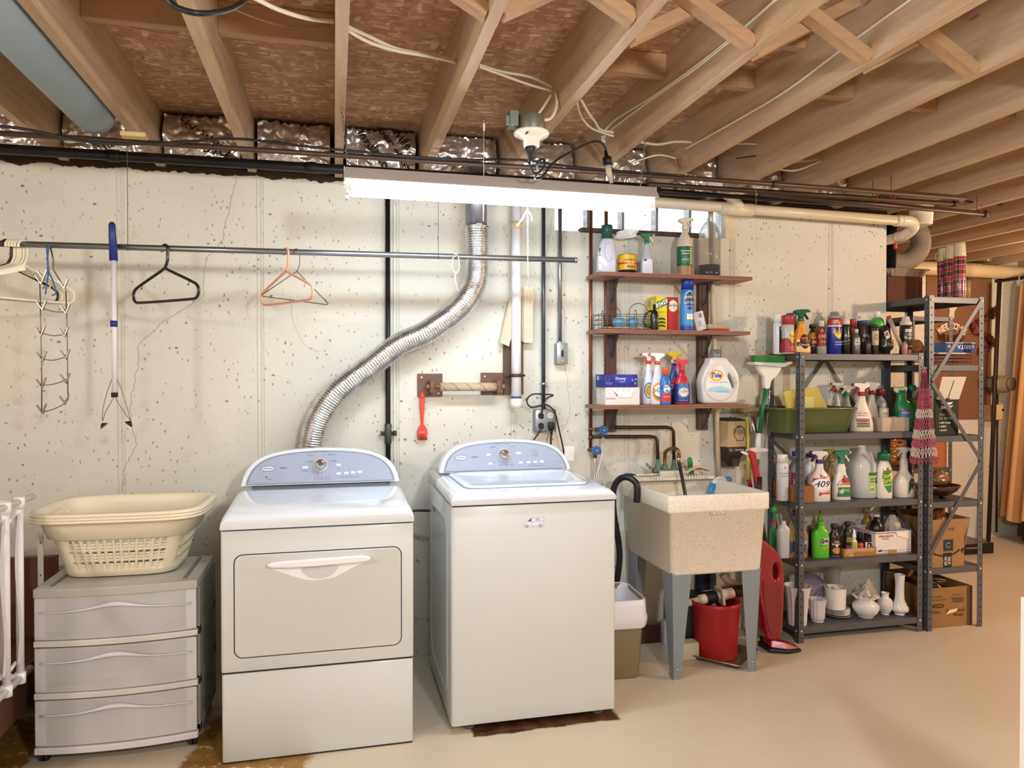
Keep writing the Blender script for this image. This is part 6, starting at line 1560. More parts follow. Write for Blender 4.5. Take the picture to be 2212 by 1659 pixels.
# ---- bottom board
z = SZ[2]
x0, x1 = P(1308, 875, Y=-.22).x, P(1382, 875, Y=-.22).x
carton('dryer_sheet_box', 'white opened dryer sheet box at the left of the bottom board', x0, -.22, x1 - x0, .13, P(1345, 837, Y=-.22).z - z, z, '#dcdad8', prints=[('p', [(.18, .95), (.40, .38), (.78, .38), (.84, .95)], '#c9c6c6'), ('p', [(.18, .95), (.38, .46), (.74, .44), (.84, .95)], '#eceae9'), ('a', .38, .86, .05, .08, .3, 5.2, .012, '#4ba0b8'), ('a', .54, .86, .05, .08, .3, 5.2, .012, '#4ba0b8'), ('a', .70, .86, .05, .08, .3, 5.2, .012, '#4ba0b8'), ('t', 'bounce', .16, .40, .28, .14, '#c98a98'), ('p', [(.20, .88), (.36, .52), (.33, .50)], '#3a3838')], sideprints=[('r', .5, .2, .52, .9, '#bdb9c4'), ('t', 'dryer sheets', .3, .7, .4, .06, '#9aa0c0')])
zt2_ = P(1345, 837, Y=-.22).z
x0, x1 = P(1304.5, 837, Y=-.225).x, P(1378, 837, Y=-.225).x
carton('fabric_softener_box', 'dark blue dryer sheet box lying on the white one', x0, -.222, x1 - x0, .12, P(1345, 809.5, Y=-.22).z - zt2_, zt2_ + .001, '#23277c', prints=[('p', [(.20, 1), (.36, .30), (.72, .22), (.92, .85), (.8, 1)], '#2e3492'), ('t', 'Downy', .50, .66, .30, .26, '#eef0fa'), ('t', '+ CALM', .52, .44, .20, .13, '#d4d8f2'), ('a', .11, .70, .07, .20, 0, 6.28, .012, '#6a72c8'), ('t', 'INFUSIONS', .15, .34, .2, .07, '#b9c0ea'), ('t', 'PARFUMS', .15, .22, .16, .06, '#9aa2da'), ('e', .84, .55, .03, .10, '#8088cc'), ('e', .92, .30, .03, .10, '#8088cc'), ('e', .93, .62, .03, .10, '#8088cc')], sideprints=[('r', .2, .55, .45, .9, '#a8b4dc'), ('r', .6, .6, .9, .9, '#3b4096')])
SHL = lambda: [(-.82, .86, .10, .56, '#e8e6e2', 'oval', []), (-.80, .80, .14, .54, '#2e78b8', 'oval', []), (-.66, .66, .18, .50, '#e6c23a', 'oval', []), (-.52, .52, .22, .46, '#3f9a4c', 'oval', []), (-.36, .36, .26, .42, '#e3762c', 'oval', [])]
bottle('spray_bottle', 'left white stain remover spray bottle with red trigger on the bottom board', 'bottle', 1387, 1415, 763, -.15, z, 'hour', '#dcdfe8', n=2.6, dep=.62, k=.9, spray=(.056, False, '#e6e2e0', '#cf3a30', '#cf3a30'), labels=SHL(), group='white stain remover spray bottles')
bottle('spray_bottle', 'white stain remover bottle just left of the small blue bottle', 'bottle', 1403, 1437, 763, -.19, z, 'hour', '#dcdfe8', n=2.6, dep=.62, k=.86, spray=(.060, False, '#e8e6e6', '#dc4a38', '#dc4a38'), group='white stain remover spray bottles',
       labels=[(-.82, .90, .08, .56, '#e6c23a', 'oval', []), (-.78, .88, .10, .53, '#e9762c', 'oval', []), (-.60, .80, .14, .50, '#2f8a48', 'oval', []), (-.62, .9, .2, .5, '#efeeea', 'oval', [('SHOUT', .12, .36, .85, .10, '#15161a', .12, .25)])])
bottle('stain_remover', 'small blue stain remover bottle with red cap in front of the sprayers', 'bottle', 1423, 1451, 793, -.215, z, 'soft', '#2e6fbe', n=2.4, dep=.7, k=.84, cap=('cyl', .20, .54, '#e0604a', 1), labels=[(-.8, .95, .10, .38, '#c23a40', 'rect', [('stain remover', .05, .27, .55, .03, '#f0dada')]), (-.5, .7, .40, .66, '#e6ecf2', 'oval', [('SHOUT', .10, .60, .95, .10, '#101528', .30, .1)]), (-.2, .5, .42, .50, '#3a92d0', 'oval', [])])
bottle('spray_bottle', 'dark blue spray bottle with yellow head behind the red trigger one', 'bottle', 1441, 1471, 760, -.11, z, 'spray', '#203a8c', n=2.4, dep=.7, k=.9, spray=(.062, True, '#c9ae2e', '#c9ae2e', '#e8e6e0'), labels=[(-.8, .6, .38, .66, '#b5302c', [(0, 1), (.4, .4), (1, .5), (.7, -.1), (.9, -.7), (.1, -.4), (-.6, -1), (-.5, -.1), (-1, .3), (-.4, .4)], []), (-.7, .1, .30, .50, None, 'rect', [('OXI', -.2, .42, .6, .12, '#f2f2f6')])])
bottle('spray_bottle', 'blue and red burst label spray bottle with red trigger', 'bottle', 1455, 1491, 777, -.185, z, [(0, .93), (.02, 1), (.42, 1), (.56, .93), (.70, .82), (.80, .62), (.88, .42), (1, .38)], '#c02a38', n=2.3, dep=.75, k=.86, spray=(.058, False, '#cf3644', '#cf3644', '#c73040'), labels=[(-1, 1, .0, .60, '#1d2f7c', 'band', []), (-.95, .95, .14, .66, '#2f74b8', 'burst', []), (-.7, .8, .22, .52, '#f4f4f4', 'burst', [('OXI', .05, .48, .5, .07, '#1b1b20'), ('CLEAN', .05, .39, .8, .08, '#1b1b20')]), (0, .1, .1, .2, None, 'rect', [('MAX FORCE', .05, .31, .8, .045, '#d83040', .12), ('STAIN REMOVER', .0, .12, .6, .03, '#c8d0ea')])])
# big white detergent jug with a hole for the handle
xa, xb = P(1511, 872, Y=-.16).x, P(1593.5, 872, Y=-.16).x
jw = (xb - xa) * .97; zt = P(1550, 773, Y=-.16).z - z; ztt = P(1550, 755, Y=-.16).z - z
jg = thing('detergent_jug', 'large white laundry detergent jug with grey cap on the bottom board', 'jug', ((xa + xb) / 2, -.15, z + .0005), math.radians(-3))
o_ = [(-.36, .0), (0, 0), (.33, .0), (.42, .03), (.455, .12), (.475, .28), (.5, .45), (.47, .62), (.38, .78), (.22, .92), (.12, 1.0), (-.24, 1.0), (-.30, .90), (-.42, .72), (-.5, .50), (-.49, .3), (-.47, .12), (-.44, .03)]
hole = [(.22, .66), (.30, .58), (.38, .44), (.36, .36), (.30, .34), (.27, .42), (.22, .52), (.19, .60)]
vs_, fs_ = plate([sm2([(x * jw, y * zt) for x, y in o_], 5), sm2([(x * jw, y * zt) for x, y in hole], 5)], .085, .016)
MB().add(vs_, fs_, True).build('body', C('#dedbd9', .3, coat=.3), jg)
fl2 = lambda d: (lambda u, v: (u * jw, -.0428 - d, v * zt))
lb_ = MB()
lb_.mat(0).add([fl2(0)(x, y) for x, y in sm2([(-.33, .26), (.22, .22), (.24, .42), (.10, .64), (-.02, .84), (-.24, .66), (-.38, .5)], 4)], [tuple(range(28))])
lb_.mat(1).add([fl2(.0004)(x, y) for x, y in sm2([(-.33, .27), (-.05, .24), (.22, .23), (.235, .30), (.0, .38), (-.33, .34)], 4)], [tuple(range(24))])
for i, (rx, cc_) in enumerate(((.175, 2), (.155, 3), (.12, 4))): lb_.mat(cc_).add([fl2(.0008 + .0004 * i)(-.13 + rx * math.cos(2 * PI * k / 30), .615 + rx * .68 * math.sin(2 * PI * k / 30)) for k in range(30)], [tuple(range(30))])
lb_.mat(5); put_text(lb_, 'Tide', -.14, .62, .26, .11, fl2(.0024), .035, .15)
lb_.mat(6); put_text(lb_, 'free & gentle', -.06, .47, .46, .035, fl2(.0012)); put_text(lb_, 'HE 64 LOADS', .02, .27, .30, .025, fl2(.0014))
lb_.build('label', [C('#e4ebf0', .4, var=0), C('#a9d3e6', .4, var=0), C('#e39a3c', .4, var=0), C('#f0c84a', .4, var=0), C('#f3efe2', .4, var=0), C('#28409a', .4, var=0), C('#7fa6c4', .4, var=0)], jg)
MB().tube([(jw * (x), -.044, zt * y) for x, y in [(math.cos(t) * .41 - .04, .44 + .36 * math.sin(t)) for t in [PI * .75 + PI * 1.4 * k / 24 for k in range(25)]]], .0022, 6).build('rib', C('#d2cfcc', .3), jg)
MB().lathe([(.030, zt - .002), (.031, zt + .004), (.031, ztt - .002), (.028, ztt)], (-jw * .06, 0, 0), 26).build('cap', C('#77777c', .2, a=.80), jg)
MB().lathe([(.020, zt), (.018, zt + .012), (.008, ztt - .006)], (-jw * .06, 0, 0), 18).build('spout', C('#f2f0ee', .3), jg)

# ============================================================ THE LONG RACK'S LOAD
def curl(S, n=16): return [S * i / n for i in range(n + 1)]
z = AZ[0]; g = None
bottle('spray_can', 'white capped spray can, leftmost on the top shelf of the long rack', 'spray can', 1670, 1693, 679, -.17, z, 'can', '#dcdde2', cap=('cyl', .19, .97, '#e8e6e6'), labels=[(-.25, .98, .04, .98, '#1c1d22', 'rect', [('UN', .35, .80, .42, .12, '#efeff2', 1.57)]), (.0, .98, .08, .35, '#a33158', 'rect', []), (.2, .95, .4, .6, '#d8d6dc', 'oval', [('CO', .55, .5, .25, .08, '#b03a48')])])
bottle('spray_can', 'spray can with red cap, silver top and red bottom on the rack', 'spray can', 1688, 1716, 681, -.22, z, 'can', '#b9b7b2', cap=('cyl', .23, .98, '#a8323c'), labels=[(-1, 1, .0, .52, '#992b36', 'band', []), (-.2, .98, .38, .72, '#e8d23a', 'oval', [('Go', .35, .60, .5, .11, '#2a2018'), ('CO', .35, .46, .5, .10, '#2a2018')]), (-.1, .9, .08, .3, None, 'rect', [('RUST', .3, .22, .5, .04, '#e8c8c0'), ('OFF', .3, .14, .4, .04, '#e8c8c0')])])
bottle('spray_can', 'dark can with a blue grey cap behind the red capped can', 'spray can', 1697, 1721, 677, -.10, z, 'can', '#3c4350', cap=('cyl', .16, .97, '#566a8c'))
bottle('spray_can', 'black can with a pale cap just behind the orange bottle', 'spray can', 1714, 1732, 688, -.12, z, 'can', '#1b2030', cap=('cyl', .2, .97, '#d8c8b4'))
bottle('spray_bottle', 'orange spray bottle with green trigger head on the rack', 'bottle', 1710, 1750, 669, -.215, z, 'cone', '#d78f28', n=2.6, dep=.55, k=.92, spray=(.064, True, '#1d5a38', '#182820', '#2a6b42'), labels=[(-.62, .95, .06, .44, '#ecc48c', 'rect', []), (-.30, .80, .16, .60, '#2b1a12', 'oval', [('WOOD', .20, .48, .36, .05, '#f0b24a')]), (-.62, .98, .24, .36, '#20140e', 'rect', [('Cleaner', .18, .285, .62, .06, '#f3ead8')]), (-.1, .5, .36, .46, '#7a1c1c', 'rect', [])])
bottle('brown_bottle', 'small dark bottle with black cap and orange label on the rack', 'bottle', 1746, 1764, 701, -.19, z, 'short', '#2c1c14', cap=('cyl', .12, .8, '#1c1714'), labels=[(-1, 1, .30, .82, '#c9862c', 'band', [('CITE', .1, .70, .7, .12, '#20140c')]), (-1, 1, .32, .58, '#4a1c14', 'band', [('ONE', .1, .46, .7, .13, '#efe0c8')])])
bottle('plastic_bottle', 'milky round bottle with handle behind the small dark bottles', 'bottle', 1756, 1784, 669, -.10, z, 'jug', '#d4cdc6', mat=M_MILKY, cap=('cyl', .08, .4, '#dad4cc'), k=.9)
bottle('polish_bottle', 'bottle with clear cap and red black label on the rack', 'bottle', 1764, 1785, 693, -.215, z, 'short', '#a8a29a', cap=('cyl', .16, .6, '#cfc8be'), labels=[(-1, 1, .28, .98, '#8a2026', 'band', [('LIL', -.2, .86, .4, .11, '#f0e0d0')]), (.1, .98, .3, .96, '#2a2620', 'rect', [('JUBILEE', .0, .62, .95, .12, '#e2b93a'), ('Kitchen', .0, .44, .6, .05, '#d8d0c0')])])
bottle('spray_can', 'blue and yellow lubricant can with red band on the rack', 'spray can', 1787, 1818, 674, -.21, z, 'can', '#1f2f94', cap=('pump', .15, .93, '#8e9298'), labels=[(-1, 1, .80, 1.0, '#a83026', 'band', [('20%', -.25, .90, .40, .10, '#f3e8d8')]), (-1, 1, .76, .80, '#d9d4c8', 'band', []), (-.55, .9, .42, .74, '#e8c62c', [(-1, .9), (1, .9), (1, .0), (.5, -.7), (0, -1), (-.5, -.7), (-1, .0)], [('WD-40', .20, .62, .62, .13, '#23308a')]), (-.5, .95, .6, .66, None, 'rect', [('====', .25, .30, .6, .10, '#9aa4dc')])])
bottle('pump_bottle', 'black bottle with tall white nozzle cap on the rack', 'bottle', 1817, 1836, 673, -.215, z, 'can', '#161616', cap=('pump', .30, .98, '#d9cdc4'), labels=[(-.7, .98, .50, .72, None, 'rect', [('BULL', .15, .62, .7, .08, '#d0ccc4')]), (-1, 1, .38, .50, '#d2b43a', [(-1, -.6), (1, .4), (1, 1), (-1, .1)], []), (-1, 1, .30, .40, '#4fa8b8', [(-1, -.6), (1, .3), (1, .7), (-1, -.1)], [])])
bottle('jar', 'red capped container behind the black nozzle bottle', 'jar', 1833, 1849, 690, -.13, z, 'can', '#6a3a34', cap=('cyl', .20, .98, '#a8303a'))
bottle('jar', 'brown jar with a flat blue lid on the rack', 'jar', 1851, 1881, 693, -.15, z, 'cyl', '#3a2a20', cap=('cyl', .10, .98, '#2c548c'), labels=[(-.8, .9, .30, .70, None, 'rect', [('Old', -.1, .62, .5, .10, '#c8b8a0'), ('Style', -.1, .46, .6, .10, '#c8b8a0')])])
bottle('small_bottle', 'small silver wrapped bottle standing in front of the blue lidded jar', 'bottle', 1842, 1858, 711, -.235, z, 'short', '#8e8c8c', mat=C('#8b8988', .3, .7, var=.5, vs=160, bump=.8, bs=120), cap=('cyl', .14, .5, '#c8c4c0'), labels=[(-.9, .9, .45, .62, '#d4d4da', 'rect', [('WRIGHT', .0, .54, .8, .09, '#3a3a60')])])
bottle('small_bottle', 'small dark bottle with a silver front between two jars', 'bottle', 1869, 1881, 726, -.235, z, 'short', '#2a2422', mat=C('#4a4644', .3, .6, var=.6, vs=160, bump=.8, bs=120), cap=('cyl', .2, .6, '#26201c'))
bottle('jar', 'dark jar with cream label at the right part of the top shelf', 'jar', 1880, 1898, 702, -.21, z, 'cyl', '#2a2320', cap=('cyl', .10, .98, '#23232c'), labels=[(-.9, .9, .35, .88, '#b8a88c', 'rect', [('O', .0, .66, .5, .22, '#5a4a38')])])
bg = bottle('round_green_bottle', 'upturned bright green cup with white cap over the dark jars', 'bottle', 1879, 1910, 673, -.14, z, [(0, .5), (.3, .52), (.5, .55), (.62, .8), (.75, 1), (.86, 1), (.95, .8), (1, .5)], '#4fae46', cap=('cyl', .14, .45, '#e6e2dc'))
def bag(name, lab, px0, px1, ptop, Y, zb, m, cat='bag', seed=0, dep=.06, amp=.16, cone=False, extra=(), labelc=None):
    xa, xb = P(px0, ptop, Y=Y).x, P(px1, ptop, Y=Y).x; H_ = P((px0 + px1) / 2, ptop, Y=Y).z - zb; w = (xb - xa) / 2
    mb = MB(); n = 40; rings = []
    for i in range(26):
        t = i / 25; prof = (math.sin(min(1, t * 3.2) * PI / 2) * (1 - t ** 2.4 * .75)) if not cone else (1 - t) ** .8 + .05
        rings.append([((w * prof * math.cos(a)) * (1 + amp * noise.noise((math.cos(a) * 2.2, math.sin(a) * 2.2, t * 5 + seed)) + amp * .6 * noise.noise((math.cos(a) * 6, math.sin(a) * 6, t * 9 + seed))), dep * prof * math.sin(a) * (1 + amp * noise.noise((math.cos(a) * 3, t * 4, seed))), H_ * t + .010 * noise.noise((a, t * 4, seed)) * t) for a in [2 * PI * j / n for j in range(n)]])
    mb.loft(rings); return solo(name, mb, m, lab, cat, ((xa + xb) / 2, Y, zb + .001))
M_WRAP = C('#3b3633', .25, .3, var=.8, vs=70, bump=1.0, bs=70, coat=.6)
bag('plastic_bag', 'crumpled dark plastic wrapped bundle on the top shelf of the long rack', 1896, 1924, 704, -.20, z, M_WRAP, seed=2)
pt = P(1936, 765, Y=-.2); a, b = P(1921, 684, Y=-.2) , P(1953, 757, Y=-.2)
tb = thing('clear_tube', 'clear tube with red stopper leaning between wrapped things', 'tube', (b.x, -.2, z + .002))
d = Vector((a.x - b.x, 0, a.z - z - .012)); MB().cyl((0, 0, .012), d, .012, 14).build('tube', C('#bfae9f', .15, a=.62, coat=.5), tb); MB().cyl(d, d * 1.06, .0125, 12).build('stopper', C('#c0303a', .4), tb)
ct_ = P(1918, 727, Y=-.245)
solo('paper_tag', MB().cb((0, 0, 0), (.030, .001, .066), Matrix.Rotation(-.45, 3, 'Y')).mat(1).cb((-.008, -.0012, .014), (.018, .0008, .020), Matrix.Rotation(-.45, 3, 'Y')), [C('#bdb7b0', .5), C('#2b2826', .5)], 'tilted white paper tag on the dark plastic bundle', 'tag', ct_)
bottle('polish_can', 'black furniture polish can with white cap at the right end of the top shelf', 'spray can', 1944, 1969, 684, -.16, z, 'can', '#221a18', cap=('pump', .22, .96, '#dcd6cf'), labels=[(-.6, .9, .76, .86, '#cfc4b8', 'rect', []), (-.5, .9, .55, .75, None, 'rect', [('Old', .2, .68, .5, .09, '#ece4d8'), ('English', .2, .56, .85, .10, '#ece4d8')]), (-1, 1, .22, .34, '#dba52e', [(-1, -1), (1, .2), (1, 1), (-1, .2)], []), (-1, 1, .0, .18, '#7a3a22', 'band', [])])
bag('snack_bag', 'brown and cream snack bag at the right end of the top shelf', 1966, 1994, 735, -.13, z, C('#b5794a', .4, var=.6, vs=60, bump=.5), seed=9)
bottle('small_bottle', 'very small pinkish bottle in front of the furniture polish can', 'bottle', 1948, 1960, 738, -.25, z, 'short', '#b88a72', k=.8, mat=C('#b98f78', .3, a=.9))
# ---- second shelf
z = AZ[1]; x0, x1 = P(1668, 890, Y=-.24).x, P(1846, 890, Y=-.24).x; zt = P(1760, 881, Y=-.28).z - z
pn = thing('dish_pan', 'large olive green plastic dish pan on the second shelf', 'dish pan', ((x0 + x1) / 2 + .01, -.16, z + .0005)); hw = (x1 - x0) / 2 * .98
rr4 = lambda a, b, zz, r: [(cx_ + r * math.cos(a0 + PI / 2 * i / 4), cy_ + r * math.sin(a0 + PI / 2 * i / 4), zz) for cx_, cy_, a0 in ((a - r, -b + r, -PI / 2), (a - r, b - r, 0), (-a + r, b - r, PI / 2), (-a + r, -b + r, PI)) for i in range(5)]
M_OLV = C('#535e33', .3, coat=.3)
MB().loft([rr4(hw * .80, .098, 0, .04), rr4(hw * .84, .102, .006, .05), rr4(hw * .93, .120, zt - .006, .05), rr4(hw * .96, .124, zt - .004, .05)], True, False).build('pan', M_OLV, pn, solid=.003)
MB().loft([rr4(hw * .94, .121, zt - .010, .05), rr4(hw * 1.0, .131, zt - .010, .05), rr4(hw * 1.0, .131, zt - .002, .05), rr4(hw * .93, .120, zt, .05)], False, False).build('rim', M_OLV, pn, solid=.002)
def slab(lab, pts, Y, th, m, name='sponge', cat='sponge'):
    ps = [P(a, b, Y=Y) for a, b in pts]; o = ps[0]
    return solo(name, MB().prism([(p.x - o.x, p.z - o.z) for p in ps], 0, th), m, lab, cat, o, bev=.006, seg=3)
M_SPG = C('#c9bb62', .95, var=.12, vs=60, bump=.9, bs=90)
slab('large yellow sponge cloth standing in the dish pan at the left', [(1693, 846), (1718, 841), (1722, 880), (1704, 895), (1700, 880)], -.19, .02, M_SPG)
slab('large yellow sponge cloth folded in the middle of the dish pan', [(1724, 838), (1768, 838), (1788, 880), (1785, 900), (1724, 900)], -.16, .02, M_SPG)
slab('small pale yellow sponge in front in the dish pan', [(1736, 855), (1760, 857), (1759, 884), (1736, 884)], -.225, .025, C('#d8cf86', .95, bump=.9, bs=90))
bottle('spray_bottle', 'small white cone spray bottle with red trigger behind the dish pan', 'bottle', 1794, 1822, 827, -.055, z, 'cone', '#aab4bc', spray=(.055, False, '#cfc8c8', '#a83040', '#a83040'), k=.8)
bottle('spray_bottle', 'clear spray bottle with green collar and white head on the second shelf', 'bottle', 1820, 1842, 833, -.085, z, 'spray', '#9aa89a', mat=C('#9cae98', .25, a=.7), spray=(.055, False, '#cfc9c0', '#e0dcd4', '#3a8a5c'), labels=[(-.5, .8, .3, .6, '#b9a83c', 'rect', [])])
bottle('spray_bottle', 'big white spray bottle labelled stain and odor remover on the second shelf', 'bottle', 1836, 1885, 828, -.20, z, 'cone', '#e2d9cc', n=2.6, dep=.6, k=.88, spray=(.072, False, '#e3dcd4', '#8f2434', '#8f2434'), labels=[(-.62, .45, .10, .56, '#efebe6', 'rect', [("NATURE'S", -.08, .52, .46, .05, '#96303a'), ('MIRACLE', -.08, .455, .50, .05, '#96303a')]), (-.66, .46, .20, .37, '#7c1f28', 'rect', [('STAIN&ODOR', -.10, .33, .48, .035, '#e8d8d0'), ('REMOVER', -.10, .26, .50, .05, '#f4ece4')]), (-.66, .46, .12, .19, '#5f8a3c', 'rect', [])])
bottle('spray_bottle', 'second big white spray bottle behind the odor remover', 'bottle', 1866, 1899, 826, -.13, z, 'cone', '#ddd3c8', n=2.6, dep=.6, k=.95, spray=(.070, False, '#e6dfd6', '#8f2434', '#8f2434'))
bottle('plastic_jug', 'milky jug with dark red cap behind the white spray bottles', 'jug', 1888, 1916, 840, -.07, z, 'jug', '#b5aca4', mat=M_MILKY, cap=('cyl', .16, .7, '#7c2034'))
xb0, xb1 = P(1903, 920, Y=-.24).x, P(1961, 920, Y=-.24).x
carton('beige_box', 'plain open beige carton at the right of the second shelf', xb0, -.25, xb1 - xb0, .10, P(1930, 902, Y=-.24).z - z, z, '#bfae98', open_top=True)
bottle('small_bottle', 'small cream bottle with square cap standing in the beige carton', 'bottle', 1900, 1919, 871, -.20, z + .005, 'cyl', '#c9bfa6', cap=('cyl', .18, .4, '#d8ccb0'), labels=[(-.9, .9, .25, .9, '#d5c9ae', 'rect', [('KIDS', 0, .75, .6, .08, '#5c5444'), ('====', 0, .5, .6, .12, '#6c6454'), ('====', 0, .35, .6, .10, '#6c6454')])])
gr = bottle('hose_sprayer', 'green garden sprayer bottle with white head and round green nozzle', 'bottle', 1934, 1980, 843, -.14, z, [(0, .96, 0), (.02, 1, 0), (.45, 1, 0), (.58, .92, -.06), (.68, .62, -.30), (.76, .42, -.42), (.84, .36, -.45), (1, .36, -.45)], '#1f8a4a', n=2.4, dep=.65, k=.9, labels=[(-.85, .15, .28, .52, '#3f86b8', 'rect', [('HOSE-END', -.35, .44, .35, .05, '#e8eef4')]), (-.85, .15, .42, .50, '#8a3a5c', 'rect', [])])
o = gr.location; q = P(1944, 846, Y=-.14) - o
MB().prism(sm2([(q.x - .022, q.z - .004), (q.x - .030, q.z + .022), (q.x + .010, q.z + .022), (q.x + .03, q.z + .030), (q.x + .045, q.z + .022), (q.x + .035, q.z + .0), (q.x + .01, q.z - .006)], 3), -.012, .012, True).build('head', C('#ddd8d0', .35), gr)
q = P(1968, 838, Y=-.14) - o; MB().cyl((q.x - .012, -.0, q.z), (q.x + .008, -.022, q.z), .018, 20).mat(1).cyl((q.x + .0082, -.0222, q.z), (q.x + .0088, -.0228, q.z), .011, 16).build('nozzle', [C('#26805c', .35), M_SEAM], gr)
# ---- third shelf
z = AZ[2]; x0, x1 = P(1668, 1080, Y=-.20).x, P(1755, 1085, Y=-.26).x
carton('cardboard_tray', 'open brown cardboard box at the left of the third shelf', A0 + .012, -.275, x1 - A0 - .012, .25, P(1740, 1050, Y=-.27).z - z, z, '#8f6238', open_top=True, r=.85)
zb = z + .005
bottle('spray_can', 'plain white can standing in the cardboard box on the third shelf', 'spray can', 1677, 1704, 981, -.19, zb, 'can', '#cfcbd0', cap=('cyl', .17, .95, '#e4e0e0'), labels=[(-.6, .7, .66, .72, None, 'rect', [('M', 0, .86, .14, .05, '#3a3a40'), ('ENGINE CLEAN', 0, .72, .8, .03, '#7a7a84'), ('VENT&FOAM', 0, .65, .6, .03, '#6a6a74')])])
bottle('wiper_bottle', 'grey blue bottle with blue cap partly hidden by the rack post', 'bottle', 1703, 1732, 975, -.17, zb, 'bottle', '#8f98b4', cap=('cyl', .08, .5, '#20309a'), labels=[(-.9, -.1, .1, .62, '#8f2030', 'rect', [('LECTRIC', -.5, .36, .9, .06, '#e8d8d8', 1.57)])], n=3)
bottle('cleaner_bottle', 'white bottle with purple cap and small dark oval label', 'bottle', 1733, 1768, 980, -.13, z + .006, 'jug', '#d8d6dc', cap=('cyl', .07, .6, '#4a2a6c'), labels=[(-.3, .75, .50, .64, '#2a1418', 'oval', [('NEW', .2, .60, .3, .03, '#e06050'), ('FORMULA', .2, .555, .5, .025, '#e0d8d8')]), (-.9, .6, .0, .3, '#b85a68', 'rect', [])], dep=.7)
bottle('spray_bottle', 'white spray bottle with big purple 409 on its label', 'bottle', 1746, 1793, 974, -.235, z, [(0, .94), (.02, 1), (.50, 1), (.64, .92), (.74, .70), (.82, .44), (.90, .36), (1, .34)], '#dcd6d6', n=2.8, dep=.6, k=.86, spray=(.070, False, '#dad2c8', '#4a2c68', '#3c2a70'),
       labels=[(-.90, .92, .46, .74, '#b0384a', [(-1, -.6), (.2, .6), (1, .5), (1, 1), (-.1, 1), (-1, .3)], [('ANTIBACTERIAL', .2, .66, .5, .03, '#f0e0e0', .12)]), (-.90, .94, .32, .62, '#ece8ec', 'oval', [('409', .06, .475, .74, .17, '#2b2462', 0, .25)]), (-.95, .95, .16, .31, '#b83848', [(-.3, -1), (1, -.6), (1, 1), (-.3, .2)], [('All Purpose', .42, .25, .5, .035, '#f6e8e8'), ('Cleaner', .42, .20, .4, .035, '#f6e8e8')])])
bottle('spray_bottle', 'olive green spray bottle behind the 409 and green labelled ones', 'bottle', 1780, 1809, 972, -.13, z, 'spray', '#7a6428', spray=(.066, False, '#8a8438', '#d8d0c0', '#8a8438'), n=2.4, dep=.7)
bottle('spray_bottle', 'white spray bottle with green head and red Comet lettering', 'bottle', 1797, 1837, 974, -.22, z, 'hour', '#e0dcd8', n=2.8, dep=.6, k=.86, spray=(.070, True, '#2a7a58', '#d8d0cc', '#2a8058'),
       labels=[(-.68, .88, .08, .72, '#2c7250', [(-1, -1), (1, -1), (1, .6), (.5, 1), (.0, .9), (-1, .1)], []), (-.62, .86, .12, .68, '#d9dca8', [(-1, -.2), (.1, -.25), (1, -.25), (.95, .6), (.4, .95), (-.9, .2)], []), (-.2, .8, .48, .62, '#a02838', 'oval', []), (-.6, .9, .38, .56, None, 'rect', [('Comet', .14, .475, .74, .12, '#b8303c')]), (-.6, .86, .10, .36, '#2c7250', 'rect', [('Bleach', .25, .30, .4, .035, '#e8f0e8'), ('Spray Cleaner', .3, .25, .5, .03, '#e8f0e8'), ('*', -.25, .24, .25, .14, '#e8f0e8')])])
def jughandle(o, w, hb, secs):
    MB().tube(crom([(w * .18, -w * .78, hb * .92), (w * .30, -w * .98, hb * .82), (w * .33, -w * 1.02, hb * .66), (w * .33, -w * .98, hb * .52)], 5), .008, 10).build('handle', M_MILKY, o)
bottle('gallon_jug', 'clear gallon jug half full with a pale green label', 'jug', 1829, 1891, 961, -.16, z, [(0, .93), (.02, 1), (.60, 1), (.70, .96), (.80, .78), (.88, .50), (.93, .30), (1, .28)], '#b8bcc4', n=2.6, k=.80, mat=C('#d3d5d8', .25, a=.80, coat=.4), cap=('cyl', .05, .30, '#d9d4cc'), fill=(.40, '#9aa0aa'), extra=jughandle,
       labels=[(.05, .95, .10, .52, '#a3c17c', 'rect', []), (.05, .95, .46, .52, '#2f6a3c', 'rect', []), (.15, .5, .13, .24, '#d8dcc8', 'rect', [('|||||', .32, .185, .14, .07, '#2a2a2a')]), (.6, .95, .30, .42, '#22301f', 'rect', [('V', .78, .36, .1, .06, '#d8d8d0')]), (.1, .55, .30, .44, None, 'rect', [('====', .32, .37, .16, .08, '#5c7a48')])])
bottle('cream_cleanser', 'white squeeze bottle with green cap and Soft Scrub label', 'bottle', 1893, 1927, 972, -.235, z, [(0, .95), (.02, 1), (.55, 1), (.74, .96), (.86, .78), (.94, .55), (1, .50)], '#e4ded6', n=2.6, dep=.6, k=.84, cap=('flip', .20, .80, '#1f6a48'),
       labels=[(-.55, .85, .14, .80, '#3c8a34', [(-.9, .9), (0, 1), (.6, .8), (1, 0), (.8, -.9), (.2, -1), (-.6, -.5), (-1, .2)], []), (-.5, .8, .62, .74, '#b83a34', [(-1, -.6), (1, .4), (1, 1), (-.9, .2)], []), (-.5, .8, .3, .6, None, 'rect', [('Soft', .12, .60, .55, .10, '#ecE05a', .18), ('Scrub', .14, .48, .66, .11, '#ece05a', .18), ('Bleach', .25, .37, .5, .05, '#f2f2ea', .15)])])
